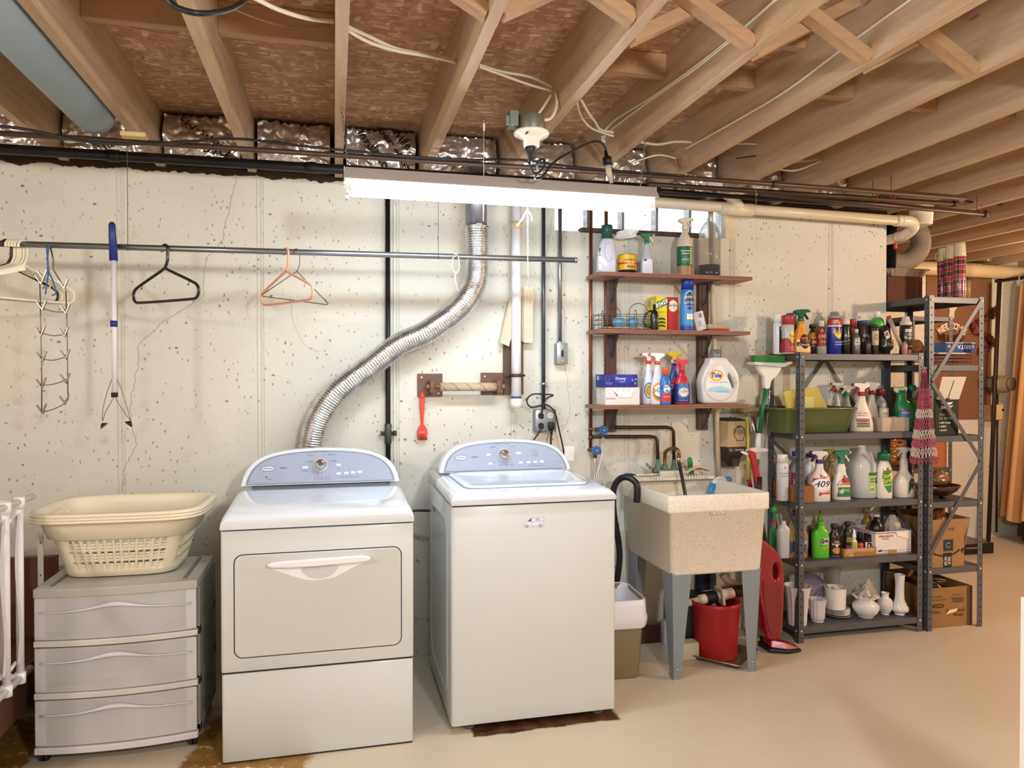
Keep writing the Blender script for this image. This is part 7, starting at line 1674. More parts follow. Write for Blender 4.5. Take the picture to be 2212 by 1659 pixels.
bottle('spray_bottle', 'all white spray bottle with dark green side label, rightmost of its shelf', 'bottle', 1930, 1974, 966, -.22, z, [(0, .95), (.02, 1), (.36, 1), (.48, .88), (.58, .60), (.66, .42), (.74, .36), (.80, .40), (.84, .34), (.88, .38), (.92, .32), (1, .30)], '#d9d4ce', n=2.4, dep=.7, k=.86, spray=(.058, False, '#d2ccc8', '#d8d2ce', '#d2ccc8'), labels=[(.02, .92, .08, .58, '#27602f', [(-.9, -1), (.9, -1), (1, .6), (.5, 1), (-.2, .8), (-.8, .2)], []), (.25, .88, .30, .46, '#3a2c2a', 'rect', [('====', .55, .38, .2, .06, '#b0a090')])])
# ---- fourth shelf
z = AZ[3]
bottle('cleaner_bottle', 'green bottle with pink collar at the left rear of the fourth shelf', 'bottle', 1662, 1684, 1093, -.06, z, 'spray', '#3d9a4e', cap=('dome', .14, .62, '#4cbc50'), labels=[(-1, 1, .66, .84, '#b34a5c', 'band', [])])
bottle('white_jug', 'plain white bottle with slanted shoulder beside the gold one', 'bottle', 1679, 1706, 1125, -.185, z, 'flask', '#c9c9cc', n=3, dep=.7, k=.9)
bottle('gold_bottle', 'large gold bottle with red cap and blue label behind the rack post', 'bottle', 1698, 1744, 1102, -.20, z, [(0, .92), (.03, 1), (.5, .98), (.72, .80), (.88, .48), (1, .38)], '#a58a48', n=2.3, dep=.62, k=.88, cap=('cyl', .10, .4, '#a02030'), labels=[(-.8, .92, .10, .58, '#2c4484', [(-1, -1), (.8, -1), (1, 0), (.7, 1), (-.6, 1), (-1, .2)], [('MR', .4, .50, .3, .10, '#c04a5a'), ('CLEAN', .4, .38, .6, .10, '#dfe4f0')])])
bottle('dark_can', 'dark brown can in the shadow behind the green bottle', 'can', 1746, 1760, 1136, -.14, z, 'can', '#3a2c24', cap=('cyl', .12, .98, '#6a5a4c'))
bottle('dish_soap', 'yellow bottle with green pull cap behind the green bottle', 'bottle', 1759, 1784, 1103, -.13, z, 'soft', '#d6c23c', cap=('cone', .26, .5, '#74b03c'), n=2.3)
bottle('lime_cleaner', 'bright green flask bottle with black LIME-A-WAY label', 'bottle', 1753, 1791, 1127, -.235, z, [(0, .95), (.02, 1), (.60, 1), (.72, .97), (.80, .84), (.85, .40), (1, .36)], '#55b32c', n=3.2, dep=.5, k=.84, cap=('cyl', .04, .38, '#62c03a'), labels=[(-.20, .95, .36, .62, '#15180f', [(-1, -1), (.9, -.7), (1, 1), (-.9, .7)], [('LIME', .42, .55, .50, .085, '#f2f2f0', .08), ('A-WAY', .40, .44, .56, .085, '#f2f2f0', .08)]), (-.0, .9, .24, .36, '#d08a2c', [(-.8, -.6), (.9, .2), (1, .9), (-.9, .2)], [])])
OE = [(0, .95), (.02, 1), (.70, 1), (.78, .90), (.86, .62), (.90, .52), (1, .50)]
bottle('wood_polish', 'dark brown Old English bottle with maroon cap', 'bottle', 1790, 1814, 1132, -.235, z, OE, '#2a1c18', k=.82, cap=('cyl', .12, .62, '#4a2420'), labels=[(-1, 1, .12, .60, '#3a1f16', 'band', [('Old', .0, .55, .42, .07, '#efe8e0'), ('English', .0, .46, .75, .075, '#efe8e0')]), (-.7, .8, .14, .36, '#b88850', 'oval', []), (-.3, .4, .36, .46, '#efe8e0', [(-1, .8), (1, .8), (0, -1)], []), (-1, 1, .02, .09, '#3a4a6a', 'band', [])])
cx0_, cx1_ = P(1817, 1205, Y=-.24).x, P(1886, 1203, Y=-.24).x
carton('low_box', 'low brown box with shiny tape holding small bottles', cx0_, -.265, cx1_ - cx0_, .14, P(1850, 1184, Y=-.26).z - z, z, '#9a7448', open_top=True, prints=[('p', [(.0, .2), (.35, .6), (.9, .5), (1, .9), (.1, 1)], '#b89468'), ('p', [(.1, .1), (.3, .05), (.25, .5)], '#c9a87c')])
zb = z + .005
bottle('goo_remover', 'dark bottle with yellow and pink label in the low brown box', 'bottle', 1820, 1842, 1127, -.20, zb, OE, '#2a2624', cap=('cyl', .11, .62, '#4a2428'), labels=[(-1, 1, .10, .62, '#24201c', 'band', [('GOO', .0, .56, .6, .07, '#e8e04a'), ('GONE', .0, .47, .7, .07, '#e8e04a')]), (-.7, .0, .14, .30, '#8a4a70', 'rect', []), (.1, .7, .14, .30, '#a05a80', 'rect', [])])
bottle('pump_bottle', 'small white pump bottle with green and red label in the low box', 'bottle', 1838, 1852, 1144, -.225, zb, 'short', '#dcdcd8', cap=('pump', .34, .6, '#e8e8e6'), labels=[(-1, 1, .45, .8, '#a8c03c', 'band', []), (-1, 1, .15, .4, '#b84050', 'band', [])])
bottle('small_bottle', 'small bottle with black cap and orange red label in the low box', 'bottle', 1851, 1865, 1150, -.215, zb, 'short', '#20202c', cap=('cyl', .40, .9, '#15151f'), labels=[(-1, 1, .2, .85, '#d0503c', 'band', [])])
bottle('small_bottle', 'small square bottle with black and white label in the low box', 'bottle', 1866, 1881, 1152, -.22, zb, [(0, 1), (.58, 1), (.62, .3), (1, .25)], '#3a1c1c', n=5, k=.95, labels=[(-.95, .95, .05, .58, '#e4e0de', 'rect', []), (-.6, .6, .10, .56, '#17171a', 'rect', [('R', .0, .40, .35, .16, '#e4e0de'), ('===', .0, .18, .5, .06, '#e4e0de')])])
x0, x1 = P(1889, 1204, Y=-.255).x, P(1966, 1200, Y=-.255).x
carton('mail_box', 'white shipping box with red and blue stripes and PRIORITY MAIL print', x0, -.262, x1 - x0, .20, P(1925, 1147.5, Y=-.255).z - z, z, '#dcd3d0', open_top=True, prints=[('r', 0, .925, 1, .955, '#9a3444'), ('r', 0, .045, 1, .07, '#9a3444'), ('r', 0, .0, 1, .02, '#4a4a6a'), ('t', 'PRIORITY', .30, .80, .40, .09, '#6a2c44'), ('t', 'MAIL', .28, .69, .20, .07, '#6a2c44'), ('p', [(.05, .14), (.10, .22), (.19, .22), (.16, .14)], '#2c3158'), ('t', 'UNITED STATES', .31, .19, .22, .028, '#2c3158'), ('t', 'POSTAL SERVICE', .31, .15, .22, .028, '#2c3158'), ('t', 'TRACKED * INSURED', .80, .17, .32, .025, '#7a3c4c'), ('r', .36, .02, .58, .20, '#a8805c'), ('p', [(.55, .98), (.98, .98), (.92, .62), (.60, .80)], '#e6ddda')],
       sideprints=[('r', 0, .925, 1, .955, '#9a3444'), ('r', 0, .045, 1, .07, '#9a3444'), ('r', .55, .4, .85, .85, '#2e3a62'), ('t', 'USPS', .7, .6, .2, .12, '#e0e0ea')])
zb = z + .006
bottle('peroxide_bottle', 'black round bottle with white cap standing in the shipping box', 'bottle', 1876, 1911, 1110, -.155, zb, [(0, .95), (.02, 1), (.60, 1), (.72, .92), (.82, .70), (.90, .40), (1, .36)], '#1c1614', k=.80, cap=('cyl', .07, .42, '#dcd6d2'))
bottle('yellow_bottle', 'mustard yellow bottle with white cap at the rear of the fourth shelf', 'bottle', 1864, 1884, 1099, -.042, z, 'short', '#a68434', cap=('cyl', .08, .6, '#cfc4ac'))
bag('rag', 'crumpled white rag sticking out of the shipping box', 1908, 1948, 1112, -.13, z + .006, C('#cfc5bd', .9, bump=.5, bs=30), cat='cloth', seed=6, dep=.05, amp=.3)
bag('plastic_bag', 'black bag with a touch of red behind the white rag', 1912, 1950, 1104, -.05, z, C('#1a1516', .35, var=.3), seed=12, dep=.025)
x0 = P(1952, 1150, Y=-.08).x
carton('paper_pack', 'pale grey printed pack standing behind the shipping box', x0 - .01, -.10, A1 - x0 - .03, .06, P(1960, 1116, Y=-.10).z - z, z, '#b8b4b4', prints=[('t', '=======', .5, .4, .8, .3, '#8c8888'), ('t', '=======', .5, .75, .8, .1, '#9a9696')])
bag('crumpled_paper', 'crumpled blue grey wrapper behind the low brown box', 1808, 1862, 1128, -.055, z, C('#8f98aa', .4, var=.4, vs=50, bump=.8), cat='wrapper', seed=15, dep=.03)
# ---- bottom shelf
z = AZ[4]; MG = C('#dcd9da', .22, coat=.6, var=.02)
def vase(name, lab, px0, px1, ptop, Y, prof, m=MG, ribs=0, ra=.05, scal=0, cat='vase', hob=None, n=72, inner=True, zb=z, rz=0):
    xa, xb = P(px0, ptop, Y=Y).x, P(px1, ptop, Y=Y).x; H_ = P((px0 + px1) / 2, ptop, Y=Y).z - zb; w = (xb - xa) / 2 * .82
    rmax = max(p[0] for p in prof); rings = []; pr = crom([(p[0] / rmax * w, p[1] * H_, 0) for p in prof], 5)
    def ring(r, zz, t): return [(r * (1 + ra * math.cos(ribs * a) if ribs else 1) * math.cos(a), r * (1 + ra * math.cos(ribs * a) if ribs else 1) * math.sin(a), zz + (scal * H_ * math.cos(ribs * a) if scal and t > .97 else 0)) for a in [2 * PI * j / n for j in range(n)]]
    rings = [ring(v.x, v.y, v.y / H_) for v in pr]
    if inner: rings += [ring(max(v.x - .004, .002), max(v.y, .006) , v.y / H_) for v in pr[::-1]]
    o = thing(name, lab, cat, ((xa + xb) / 2, Y, zb + .0005), rz)
    MB().loft(rings, True, True).build('body', m, o)
    if hob:
        z0_, z1_, step = hob; mb = MB(); zz = z0_ * H_; row = 0
        while zz < z1_ * H_:
            t = min(range(len(pr)), key=lambda i: abs(pr[i].y - zz)); r = pr[t].x; k = max(6, int(2 * PI * r / step))
            for j in range(k):
                a = 2 * PI * (j + .5 * (row % 2)) / k; mb.sph((r * math.cos(a), r * math.sin(a), zz), step * .36, 6, 4)
            zz += step * .86; row += 1
        mb.build('hobnails', m, o)
    return o, w, H_
vase('vase', 'tall white ribbed vase partly behind the rack post', 1692, 1753, 1264, -.235, [(.62, 0), (.66, .02), (.70, .3), (.78, .65), (.92, .93), (1, 1)], ribs=14, ra=.045, m=C('#cfcbd0', .25, coat=.5))
vase('vase', 'shorter white ribbed vase with a scalloped rim', 1747, 1785, 1293, -.225, [(.62, 0), (.70, .02), (.66, .06), (.82, .2), (.86, .6), (.95, .9), (1, 1)], ribs=12, ra=.04, scal=.018, m=C('#c6c1cb', .25, coat=.5))
pl_ = solo('serving_plate', MB().lathe([(.02, .0), (.075, .002), (.115, .018), (.116, .021), (.075, .006), (.02, .004)], n=40).xf(Matrix.Rotation(math.radians(74), 4, 'X')), C('#776f86', .3, coat=.4), 'purple grey plate standing on edge behind the ribbed vases', 'plate', (P(1750, 1300, Y=-.12).x, -.12, z + .117))
tgl = NT('clear_glass'); tgl.set(Base_Color=lin('#e6e8dc'), Roughness=.04, Transmission_Weight=.8, IOR=1.15, Alpha=.35); M_GLS = tgl.m
vase('glass_vase', 'clear glass vase behind the purple plate', 1739, 1775, 1238, -.065, [(.5, 0), (.7, .1), (.85, .4), (.80, .8), (1, 1)], m=M_GLS)
vase('glass_vase', 'taller clear glass vase with flared rim behind the white canister', 1779, 1819, 1226, -.075, [(.5, 0), (.62, .1), (.70, .5), (.75, .8), (1, 1)], m=M_GLS)
Yp = -.165; xp = P(1808, 1330, Y=Yp).x; wpl = (P(1837, 1330, Y=Yp).x - P(1781, 1330, Y=Yp).x) / 2 * .84
def plate_(lab, zz, r, col):
    return solo('plate', MB().lathe([(r * .5, 0), (r * .62, .001), (r, .010), (r, .012), (r * .6, .004), (.002, .003)], n=40), C(col, .25, coat=.5), lab, 'plate', (xp, Yp, zz), 'plates stacked under the white canister')
plate_('dark grey plate at the bottom of the stack', z + .001, wpl * 1.08, '#6f6f78')
for i, lab in enumerate(('lowest white plate of the stack', 'second white plate from the bottom of the stack', 'third white plate from the bottom of the stack', 'uppermost white plate of the stack')): plate_(lab, z + .011 + .0085 * i, wpl * .97, '#dedbda')
zc = z + .049
vase('canister', 'white canister with a ring in its open top on the plate stack', 1780, 1828, 1268, Yp, [(.88, 0), (.92, .02), (.95, .3), (.98, .9), (1, 1)], zb=zc, m=C('#e0dcd8', .3, coat=.3), cat='canister')
solo('ring_lid', MB().lathe([(.030, 0), (.033, .002), (.034, .014), (.030, .018), (.026, .014), (.026, .002)], n=32).xf(Matrix.Rotation(.18, 4, 'Y')), C('#d9d4cf', .3), 'small white ring shaped lid resting in the canister', 'lid', (P(1810, 1280, Y=Yp).x, Yp, P(1806, 1272, Y=Yp).z - .012))
vo, w, H_ = vase('ruffled_vase', 'round white hobnail bowl vase with a ruffled rim and a bag in it', 1843, 1897, 1288, -.22, [(.55, 0), (.60, .03), (.52, .07), (.85, .25), (1, .48), (.90, .68), (.62, .80), (.60, .84)], hob=(.16, .66, .0085), cat='vase')
rf = []
for k, (rr0, zz) in enumerate(((.56, .80), (.60, .86), (.78, .95), (1.0, 1.02))):
    rf.append([((w * (rr0 + .07 * k / 3 * math.sin(11 * a))) * math.cos(a), (w * (rr0 + .07 * k / 3 * math.sin(11 * a))) * math.sin(a), H_ * (zz + .05 * k / 3 * math.sin(11 * a + 1))) for a in [2 * PI * j / 88 for j in range(88)]])
MB().loft(rf, False, False).build('ruffle', MG, vo, solid=.003)
bag('plastic_bag', 'clear crinkled plastic bag rising out of the ruffled vase', 1852, 1898, 1250, -.20, P(1870, 1296, Y=-.22).z, C('#b5aca6', .15, .1, var=.4, vs=60, bump=1.0, bs=60, a=.7, coat=.8), seed=21, dep=.035, cone=True, amp=.4)
vase('vase', 'small white hobnail vase with a narrow neck', 1897, 1927, 1280, -.21, [(.55, 0), (.62, .02), (.5, .06), (.88, .3), (1, .5), (.85, .68), (.52, .80), (.50, .92), (.62, 1)], hob=(.12, .72, .0085))
vase('bud_vase', 'tall slim white hobnail bud vase, rightmost on the bottom shelf', 1926, 1961, 1241, -.235, [(.55, 0), (.62, .02), (.55, .05), (.95, .12), (1, .18), (.75, .28), (.52, .40), (.46, .7), (.52, .9), (.66, .99), (.66, 1)], hob=(.08, .93, .009))
for i, (a, b, t, lab) in enumerate(((1908, 1930, 1232, 'brown glass jar with lid in the dark rear of the bottom shelf'), (1934, 1965, 1262, 'dark wrapped bundle at the rear right of the bottom shelf'))):
    if i == 0: bottle('jar', lab, 'jar', a, b, t, -.06, z, 'cyl', '#4a3022', cap=('cyl', .1, .95, '#5a4438'))
    else: bag('bundle', lab, a, b, t, -.06, z, C('#3a2a22', .5, var=.5, vs=30, bump=.6), seed=31, dep=.03, cat='bundle')

# ---- pink string bag on the post hook
pk = P(1992, 798, Y=-.325); o = thing('mesh_bag', 'pink and white knitted string bag hanging on the rack post', 'bag', pk)
zz = lambda py: P(1992, py, Y=-.325).z - pk.z
wd = lambda py: .016 + .072 * max(0, min(1, (py - 815) / 190.0)) ** .9
cols = [C('#ae5068', .85), C('#d9cfc4', .85), C('#c4607c', .85)]
mb = MB()
NS = 22
for i in range(NS):
    for sgn in (-1, 1):
        pts = []
        for j in range(41):
            py = 806 + (1000 - 806) * j / 40; u = (2 * (i + .5) / NS - 1); a = u * PI * .98
            ww = wd(py); amp_ = .0 if py < 840 else .0045 + .004 * (py - 840) / 160
            pts.append((math.sin(a) * ww + sgn * amp_ * math.sin(j * .95), -.012 - math.cos(a) * ww * .35 - .004, zz(py) + .006 * math.sin(u * 9) * (j / 40)))
        segs = [(0, 16, 0), (16, 20, 1), (20, 25, 0), (25, 29, 1), (29, 33, 2), (33, 37, 1), (37, 40, 0)]
        for a_, b_, c_ in segs: mb.mat(c_).tube(pts[a_:b_ + 1], .0019 if a_ < 16 else .0015, 4, smooth=False)
mb.build('netting', cols, o)
MB().tube(crom([(-.012, -.01, zz(815)), (-.008, -.012, zz(803)), (0, -.012, zz(797)), (.008, -.012, zz(803)), (.012, -.01, zz(815))], 5), .007, 8).build('loop', cols[0], o)
MB().tube(crom([(0, .018, .0), (0, -.006, -.004), (0, -.018, .004), (0, -.016, .016)], 4), .0022, 6).build('hook', M_BOLT, o)

# ============================================================ THE TALL RACK'S LOAD
z = BZ[0]
def thermos(lab, px0, px1, Y, handle=False):
    xa, xb = P(px0, 600, Y=Y).x, P(px1, 600, Y=Y).x; w = (xb - xa) * .47; H_ = .335
    k = thing('plaid_thermos', lab, 'thermos', ((xa + xb) / 2, Y, z + .0005), 0, 'plaid thermos flasks on the tall rack')
    tp = NT('plaid'); sx = tp.n('ShaderNodeSeparateXYZ'); tp.l(tp.co, sx.inputs[0])
    an = tp.math('ARCTAN2', sx.outputs[1], sx.outputs[0])
    def bars(v, f, lo): 
        m_ = tp.math('FRACT', tp.math('MULTIPLY', v, f)); return tp.math('GREATER_THAN', m_, lo)
    A_, B_ = bars(an, 1.27, .5), bars(sx.outputs[2], 17.0, .5)
    col = tp.mix(tp.math('MULTIPLY', tp.math('ADD', A_, B_), .5), '#b02a38', '#141018')
    l1 = tp.math('MAXIMUM', bars(an, 2.54, .93), bars(sx.outputs[2], 34.0, .93))
    tp.set(Base_Color=tp.mix(tp.math('MULTIPLY', l1, .75), col, '#d8ccd0'), Roughness=.25, Coat_Weight=.6)
    MB().lathe([(w * .97, 0), (w, .004), (w, H_ * .74), (w * .97, H_ * .75)], n=28).build('flask', tp.m, k)
    MB().lathe([(w * .98, H_ * .75), (w * .98, H_ * .80), (w * .90, H_ * .96), (w * .82, H_ * .995), (w * .3, H_)], n=28).build('cup', C('#c9c0a6', .35, coat=.4), k)
    if handle: MB().tube(crom([(-w * .9, 0, H_ * .90), (-w * 1.7, 0, H_ * .88), (-w * 1.7, 0, H_ * .78), (-w * .95, 0, H_ * .76)], 5), .0035, 8).build('cup_handle', C('#b9ae92', .35), k)
thermos('right and nearest of the three plaid thermos flasks', 2062, 2083.5, -.20)
thermos('middle of the three plaid thermos flasks', 2043, 2064, -.11)
thermos('left plaid thermos flask with a handle on its cup', 2027, 2047, -.03, True)
xb0, xb1 = P(1935, 620, Y=.12).x, P(1974, 620, Y=.12).x
carton('cardboard_box', 'brown cardboard box on the tall rack under the foil pan', B0 + .012, .02, xb1 - B0 - .04, .22, P(1960, 600, Y=.04).z - z, z, '#5e3520', r=.8)
zp = P(1960, 600, Y=.04).z + .002; fxl = P(1912, 580, Y=.05).x; fxr = P(2002, 580, Y=.05).x
fp = thing('foil_pan', 'crinkled foil baking pan on the brown box', 'pan', ((B0 + fxr) / 2, .12, zp))
hw = (fxr - B0) / 2; hp = .048; rings = []
for t, e in ((0, .82), (.05, .84), (.9, .97), (1, 1.0)):
    rings.append([(x * (1 + .006 * ((i % 2) * 2 - 1)), y * (1 + .006 * ((i % 2) * 2 - 1)), hp * t) for i, (x, y, _) in enumerate(sring(hw * e * .97, .115 * e, 0, 120, 6))])
MB().loft(rings, True, False, smooth=False).build('pan', C('#cfc4b8', .28, .9, var=.3, vs=60), fp)
MB().loft([sring(hw * .97, .115, hp, 80, 6), sring(hw * 1.04, .123, hp, 80, 6), sring(hw * 1.04, .123, hp - .004, 80, 6)], False, False).build('rim', C('#e0d6ca', .25, .9), fp)
# second level: basket tray with a blue box
z = BZ[1]; x0, x1 = B0 + .037, B1 - .037
bt = thing('wire_tray', 'dark wire tray basket with a white sheet on top', 'basket', ((x0 + x1) / 2, -.12, z + .0005)); hw = (x1 - x0) / 2; M_DW = C('#3a2f2a', .4, .6)
hh = P(2060, 766, Y=-.26).z - z; mb = MB()
for zz_ in (0, hh * .33, hh * .66, hh): mb.tube([(-hw, -.14, zz_), (hw, -.14, zz_), (hw, .14, zz_), (-hw, .14, zz_)], .0018, 5, closed=True, caps=False)
for i in range(22): 
    x = -hw + 2 * hw * i / 21; mb.tube([(x, -.14, hh), (x, -.14, 0), (x, .14, 0), (x, .14, hh)], .0014, 4)
mb.build('wires', M_DW, bt)
MB().box(-hw + .003, -.138, hh, hw - .003, .138, hh + .012).build('white_sheet', C('#b9b1a8', .6), bt, bev=.003)
x0_, x1_ = P(2016, 750, Y=-.22).x, P(2100, 750, Y=-.22).x; zb = z + hh + .013
carton('blue_box', 'blue box with upside down BRITA lettering on the wire tray', x0_ + .06, -.245, x1_ - x0_ - .065, .15, P(2060, 740, Y=-.24).z - zb, zb, '#1e3f8c', prints=[('t', 'BRITA', .62, .55, .46, .42, PI, 0, '#e8e4dc'), ('r', .0, .93, 1, 1, '#c9d4e8'), ('e', .12, .6, .05, .16, '#a89a80'), ('e', .92, .6, .04, .2, '#6d8fd0')], sideprints=[('r', 0, 0, 1, 1, '#5a7aa8')])
# third level: black box
z = BZ[2]; x0_, x1_ = P(2019, 940, Y=-.29).x, P(2069, 940, Y=-.29).x; h_ = P(2045, 863, Y=-.29).z - z
sw_ = carton('black_box', 'black box printed TRAP and LOCK with its white flap raised', x0_, -.295, x1_ - x0_, .30, h_, z, '#151513', prints=[('t', 'Swiffer', .48, .80, .56, .10, .12, .3, '#e6e4da'), ('p', [(.2, .90), (.75, .93), (.65, .86)], '#e0ded4'), ('t', 'TRAP + LOCK', .50, .58, .72, .055, '#7a9464'), ('t', '2X MORE', .46, .48, .64, .07, '#8fb078'), ('t', 'v PET HAIR', .40, .355, .52, .05, '#e8e6e0'), ('t', 'v DIRT', .30, .255, .32, .05, '#e8e6e0'), ('t', 'v DUST', .31, .15, .34, .05, '#e8e6e0')], sideprints=[('r', 0, .0, 1, .99, '#6f7a30'), ('p', [(0, 0), (.7, 0), (.2, .5), (0, .5)], '#1a1a16')])
W_ = x1_ - x0_
fl = MB().add([(.006, -.002, h_), (W_, -.002, h_), (W_ * 1.14, -.03, h_ + .13), (W_ * .10, -.03, h_ + .13), (.006, .0, h_), (W_, .0, h_), (W_ * 1.14, -.028, h_ + .13), (W_ * .10, -.028, h_ + .13)], [(0, 1, 2, 3), (7, 6, 5, 4), (0, 4, 5, 1), (1, 5, 6, 2), (2, 6, 7, 3), (3, 7, 4, 0)])
fl.mat(1).add([(W_ * .5, -.0055, h_ + .01), (W_ * .53, -.0055, h_ + .01), (W_ * .64, -.0275, h_ + .11), (W_ * .62, -.0275, h_ + .11)], [(0, 1, 2, 3)]).box(W_ * .42, -.006, h_ - .012, W_ * .58, -.001, h_ + .008)
fl.build('flap', [C('#c9c0b6', .6), C('#1c1c1c', .6)], sw_)
# fourth level: wooden bowls
z = BZ[3]; xb_ = P(2030, 1060, Y=-.20).x
def bowl(lab, x, zz, r, h, sy=.8, feet=True):
    k = thing('wooden_bowl', lab, 'bowl', (x, -.17, zz))
    h0 = .014 if feet else 0
    MB().lathe([(r * .35, h0), (r * .55, h0 + .004), (r * .85, h0 + h * .5), (r, h0 + h), (r * .97, h0 + h + .002), (r * .80, h0 + h * .55), (r * .5, h0 + .012), (.003, h0 + .010)], n=40, sy=sy).build('bowl', C('#3c1d15', .3, coat=.5, var=.2), k)
    if feet:
        for a in (.5, 2.6, 4.7): MB().cyl((r * .45 * math.cos(a), r * .4 * math.sin(a), 0), (r * .40 * math.cos(a), r * .35 * math.sin(a), h0 + .012), .010, 10).build('foot', C('#4a2a1c', .4), k)
bowl('large dark wooden bowl on little feet on the tall rack', xb_ + .01, z + .0005, .135, .060)
bowl('smaller dark wooden bowl stacked on the large one', xb_ - .02, z + .052, .085, .045, feet=False)
bag('plastic_bag', 'crumpled brown and clear wrapping in the stacked bowls', 2004, 2052, 1017, -.17, z + .075, C('#7a5a44', .25, .2, var=.6, vs=50, bump=1), seed=41, dep=.05)
# fifth level: shipping box
z = BZ[4]; x0_, x1_ = B0 + .037, P(2080, 1222, Y=-.29).x; h_ = P(2045, 1122, Y=-.29).z - z; W_ = x1_ - x0_
az = carton('shipping_box', 'large brown shipping box with a curved arrow print and a number 118', x0_, -.297, W_, .34, h_, z, '#96714a', open_top=True, r=.85, prints=[('r', .36, .0, .62, .30, '#1d1d20'), ('t', 'pack, knock', .44, .15, .26, .12, 1.57, 0, '#d8d4cc'), ('t', 'on here.', .53, .14, .2, .10, 1.57, 0, '#d8d4cc'), ('r', .37, .34, .66, .58, '#1f2a36'), ('a', .515, .46, .06, .05, .6, 6.0, .018, '#6f9ab8'), ('t', '118', .60, .80, .16, .07, '#6a4c30'), ('a', .42, .50, .52, .26, 3.5, 5.7, .03, '#20180f'), ('p', [(.86, .33), (.98, .40), (.94, .26), (.92, .33)], '#20180f')])
MB().prism([(W_ - .004, h_ * .35), (W_, h_ * .35), (W_ + .045, h_ + .003), (W_ + .040, h_ + .003)], .0, .30).build('side_flap', C('#96714a', .85), az)
MB().add([(0, 0, h_), (W_, 0, h_), (W_ + .04, -.004, h_ + .002), (W_, -.002, h_ * .6)], [(0, 1, 2), (1, 3, 2)]).build('corner_flap', C('#96714a', .85), az, solid=.002)
bag('snack_bag', 'shiny orange brown snack bag rising from the shipping box', 2003, 2052, 1096, -.15, z + .006, C('#a8683a', .2, .3, var=.6, vs=45, bump=1, bs=50), seed=51, dep=.08)
# box on the floor
x0_, x1_ = P(1998, 1362, Y=-.27).x, P(2097, 1358, Y=-.27).x; h_ = P(2050, 1268, Y=-.27).z; W_ = x1_ - x0_
wx = carton('sandwich_bag_box', 'brown carton printed 7000 Wax Sandwich Bags standing on the floor', x0_, -.275, W_, .42, h_, 0, '#8f6a3e', open_top=True, r=.85, prints=[('t', '7000', .68, .66, .26, .15, '#3c2c1c'), ('t', 'SANITOR', .66, .80, .18, .03, '#4c3a26'), ('t', '20 BOXES', .26, .78, .2, .04, '#4c3a26'), ('t', 'OF 350 BAGS EACH', .29, .70, .3, .035, '#4c3a26'), ('p', [(.13, .55), (.17, .60), (.36, .60), (.40, .55), (.36, .50), (.17, .50)], '#33271a'), ('t', 'CUT-RITE', .265, .55, .17, .045, '#a08050'), ('t', 'Wax', .22, .40, .18, .09, '#57422a'), ('t', 'Sandwich', .64, .41, .40, .09, '#57422a'), ('t', 'Bags', .72, .29, .22, .09, '#57422a'), ('p', [(.42, .32), (.50, .43), (.68, .46), (.66, .38)], '#e2cfa8'), ('r', .90, 0, 1, 1, '#5f4528')])
for i, (px_, py_, r) in enumerate(((2027, 1256, .038), (2010, 1263, .034), (2022, 1268, .030))):
    c_ = P(px_, py_, Y=-.16 + .02 * i)
    solo('silver_lid', MB().lathe([(r, 0), (r, .010), (r * .9, .012), (.002, .011)], n=24).xf(Matrix.Rotation(.2 * i, 4, 'X')), C('#b8aea4', .2, .9), ('largest silver lid in the open carton', 'silver lid at the left inside the open carton', 'small silver lid at the front inside the open carton')[i], 'lid', c_)  # plain silver lids lying loose in the carton
solo('lid_heap', MB().grid(lambda u, v: (u * (W_ * .93), v * .38, .02 * noise.noise((u * 5, v * 5, 1))), 14, 14), C('#3d2f24', .5, var=.5, vs=30), 'dark wrapped things filling the open carton', 'bundle', (x0_ + .012, -.26, h_ - .05), solid=.004)

# ============================================================ THE FAR ROOM
a, b = P(2002, 590, Y=1.59), P(2140, 905, Y=1.59)
bd = solo('pinboard', MB().box(0, 0, 0, b.x - a.x, .012, a.z - b.z), C('#7f573c', .7, var=.12, vs=3), 'large brown hardboard panel on the far wall', 'board', (a.x, 1.586, b.z), bev=.002)
fr_ = MB(); 
a, b = P(2030, 712, Y=1.57), P(2082, 688, Y=1.57)
ws_ = thing('welcome_sign', 'cream cut out welcome sign on the brown far board', 'sign', (a.x, 1.583, a.z)); w = b.x - a.x
mb = MB(); cc_ = C('#d9cdb4', .6)
for i, ch in enumerate('WELCOME'):
    t = (i - 3) / 3; put_text(mb, ch, w / 2 + t * w * .5, .035 - .045 * t * t, .05, .062, flat(-.004, .012), .05, rot=-.5 * t)
mb.build('letters', cc_, ws_, solid=.008)
mb = MB().prism(sm2([(w * .40, .10), (w * .60, .10), (w * .62, .16), (w * .72, .20), (w * .55, .24), (w * .35, .22), (w * .42, .17)], 4), -.010, .0); mb.build('figure', cc_, ws_)
mb = MB()
for i in range(90):
    t = RND.uniform(-1, 1); x = w / 2 + t * w * .52; zt_ = -.05 - .05 * (1 - t * t) + .02
    mb.tube([(x, -.004, zt_ + .03), (x + RND.uniform(-.02, .02), -.01, zt_ - RND.uniform(.02, .07))], .0018, 4)
mb.build('fringe', C('#4a2817', .9), ws_)
mb = MB()
c0 = P(2125, 715, Y=1.55); LEAF = [(0, -1), (.25, -.35), (.9, -.5), (.6, -.05), (1, .35), (.45, .35), (.35, .9), (0, .55), (-.35, .9), (-.45, .35), (-1, .35), (-.6, -.05), (-.9, -.5), (-.25, -.35)]
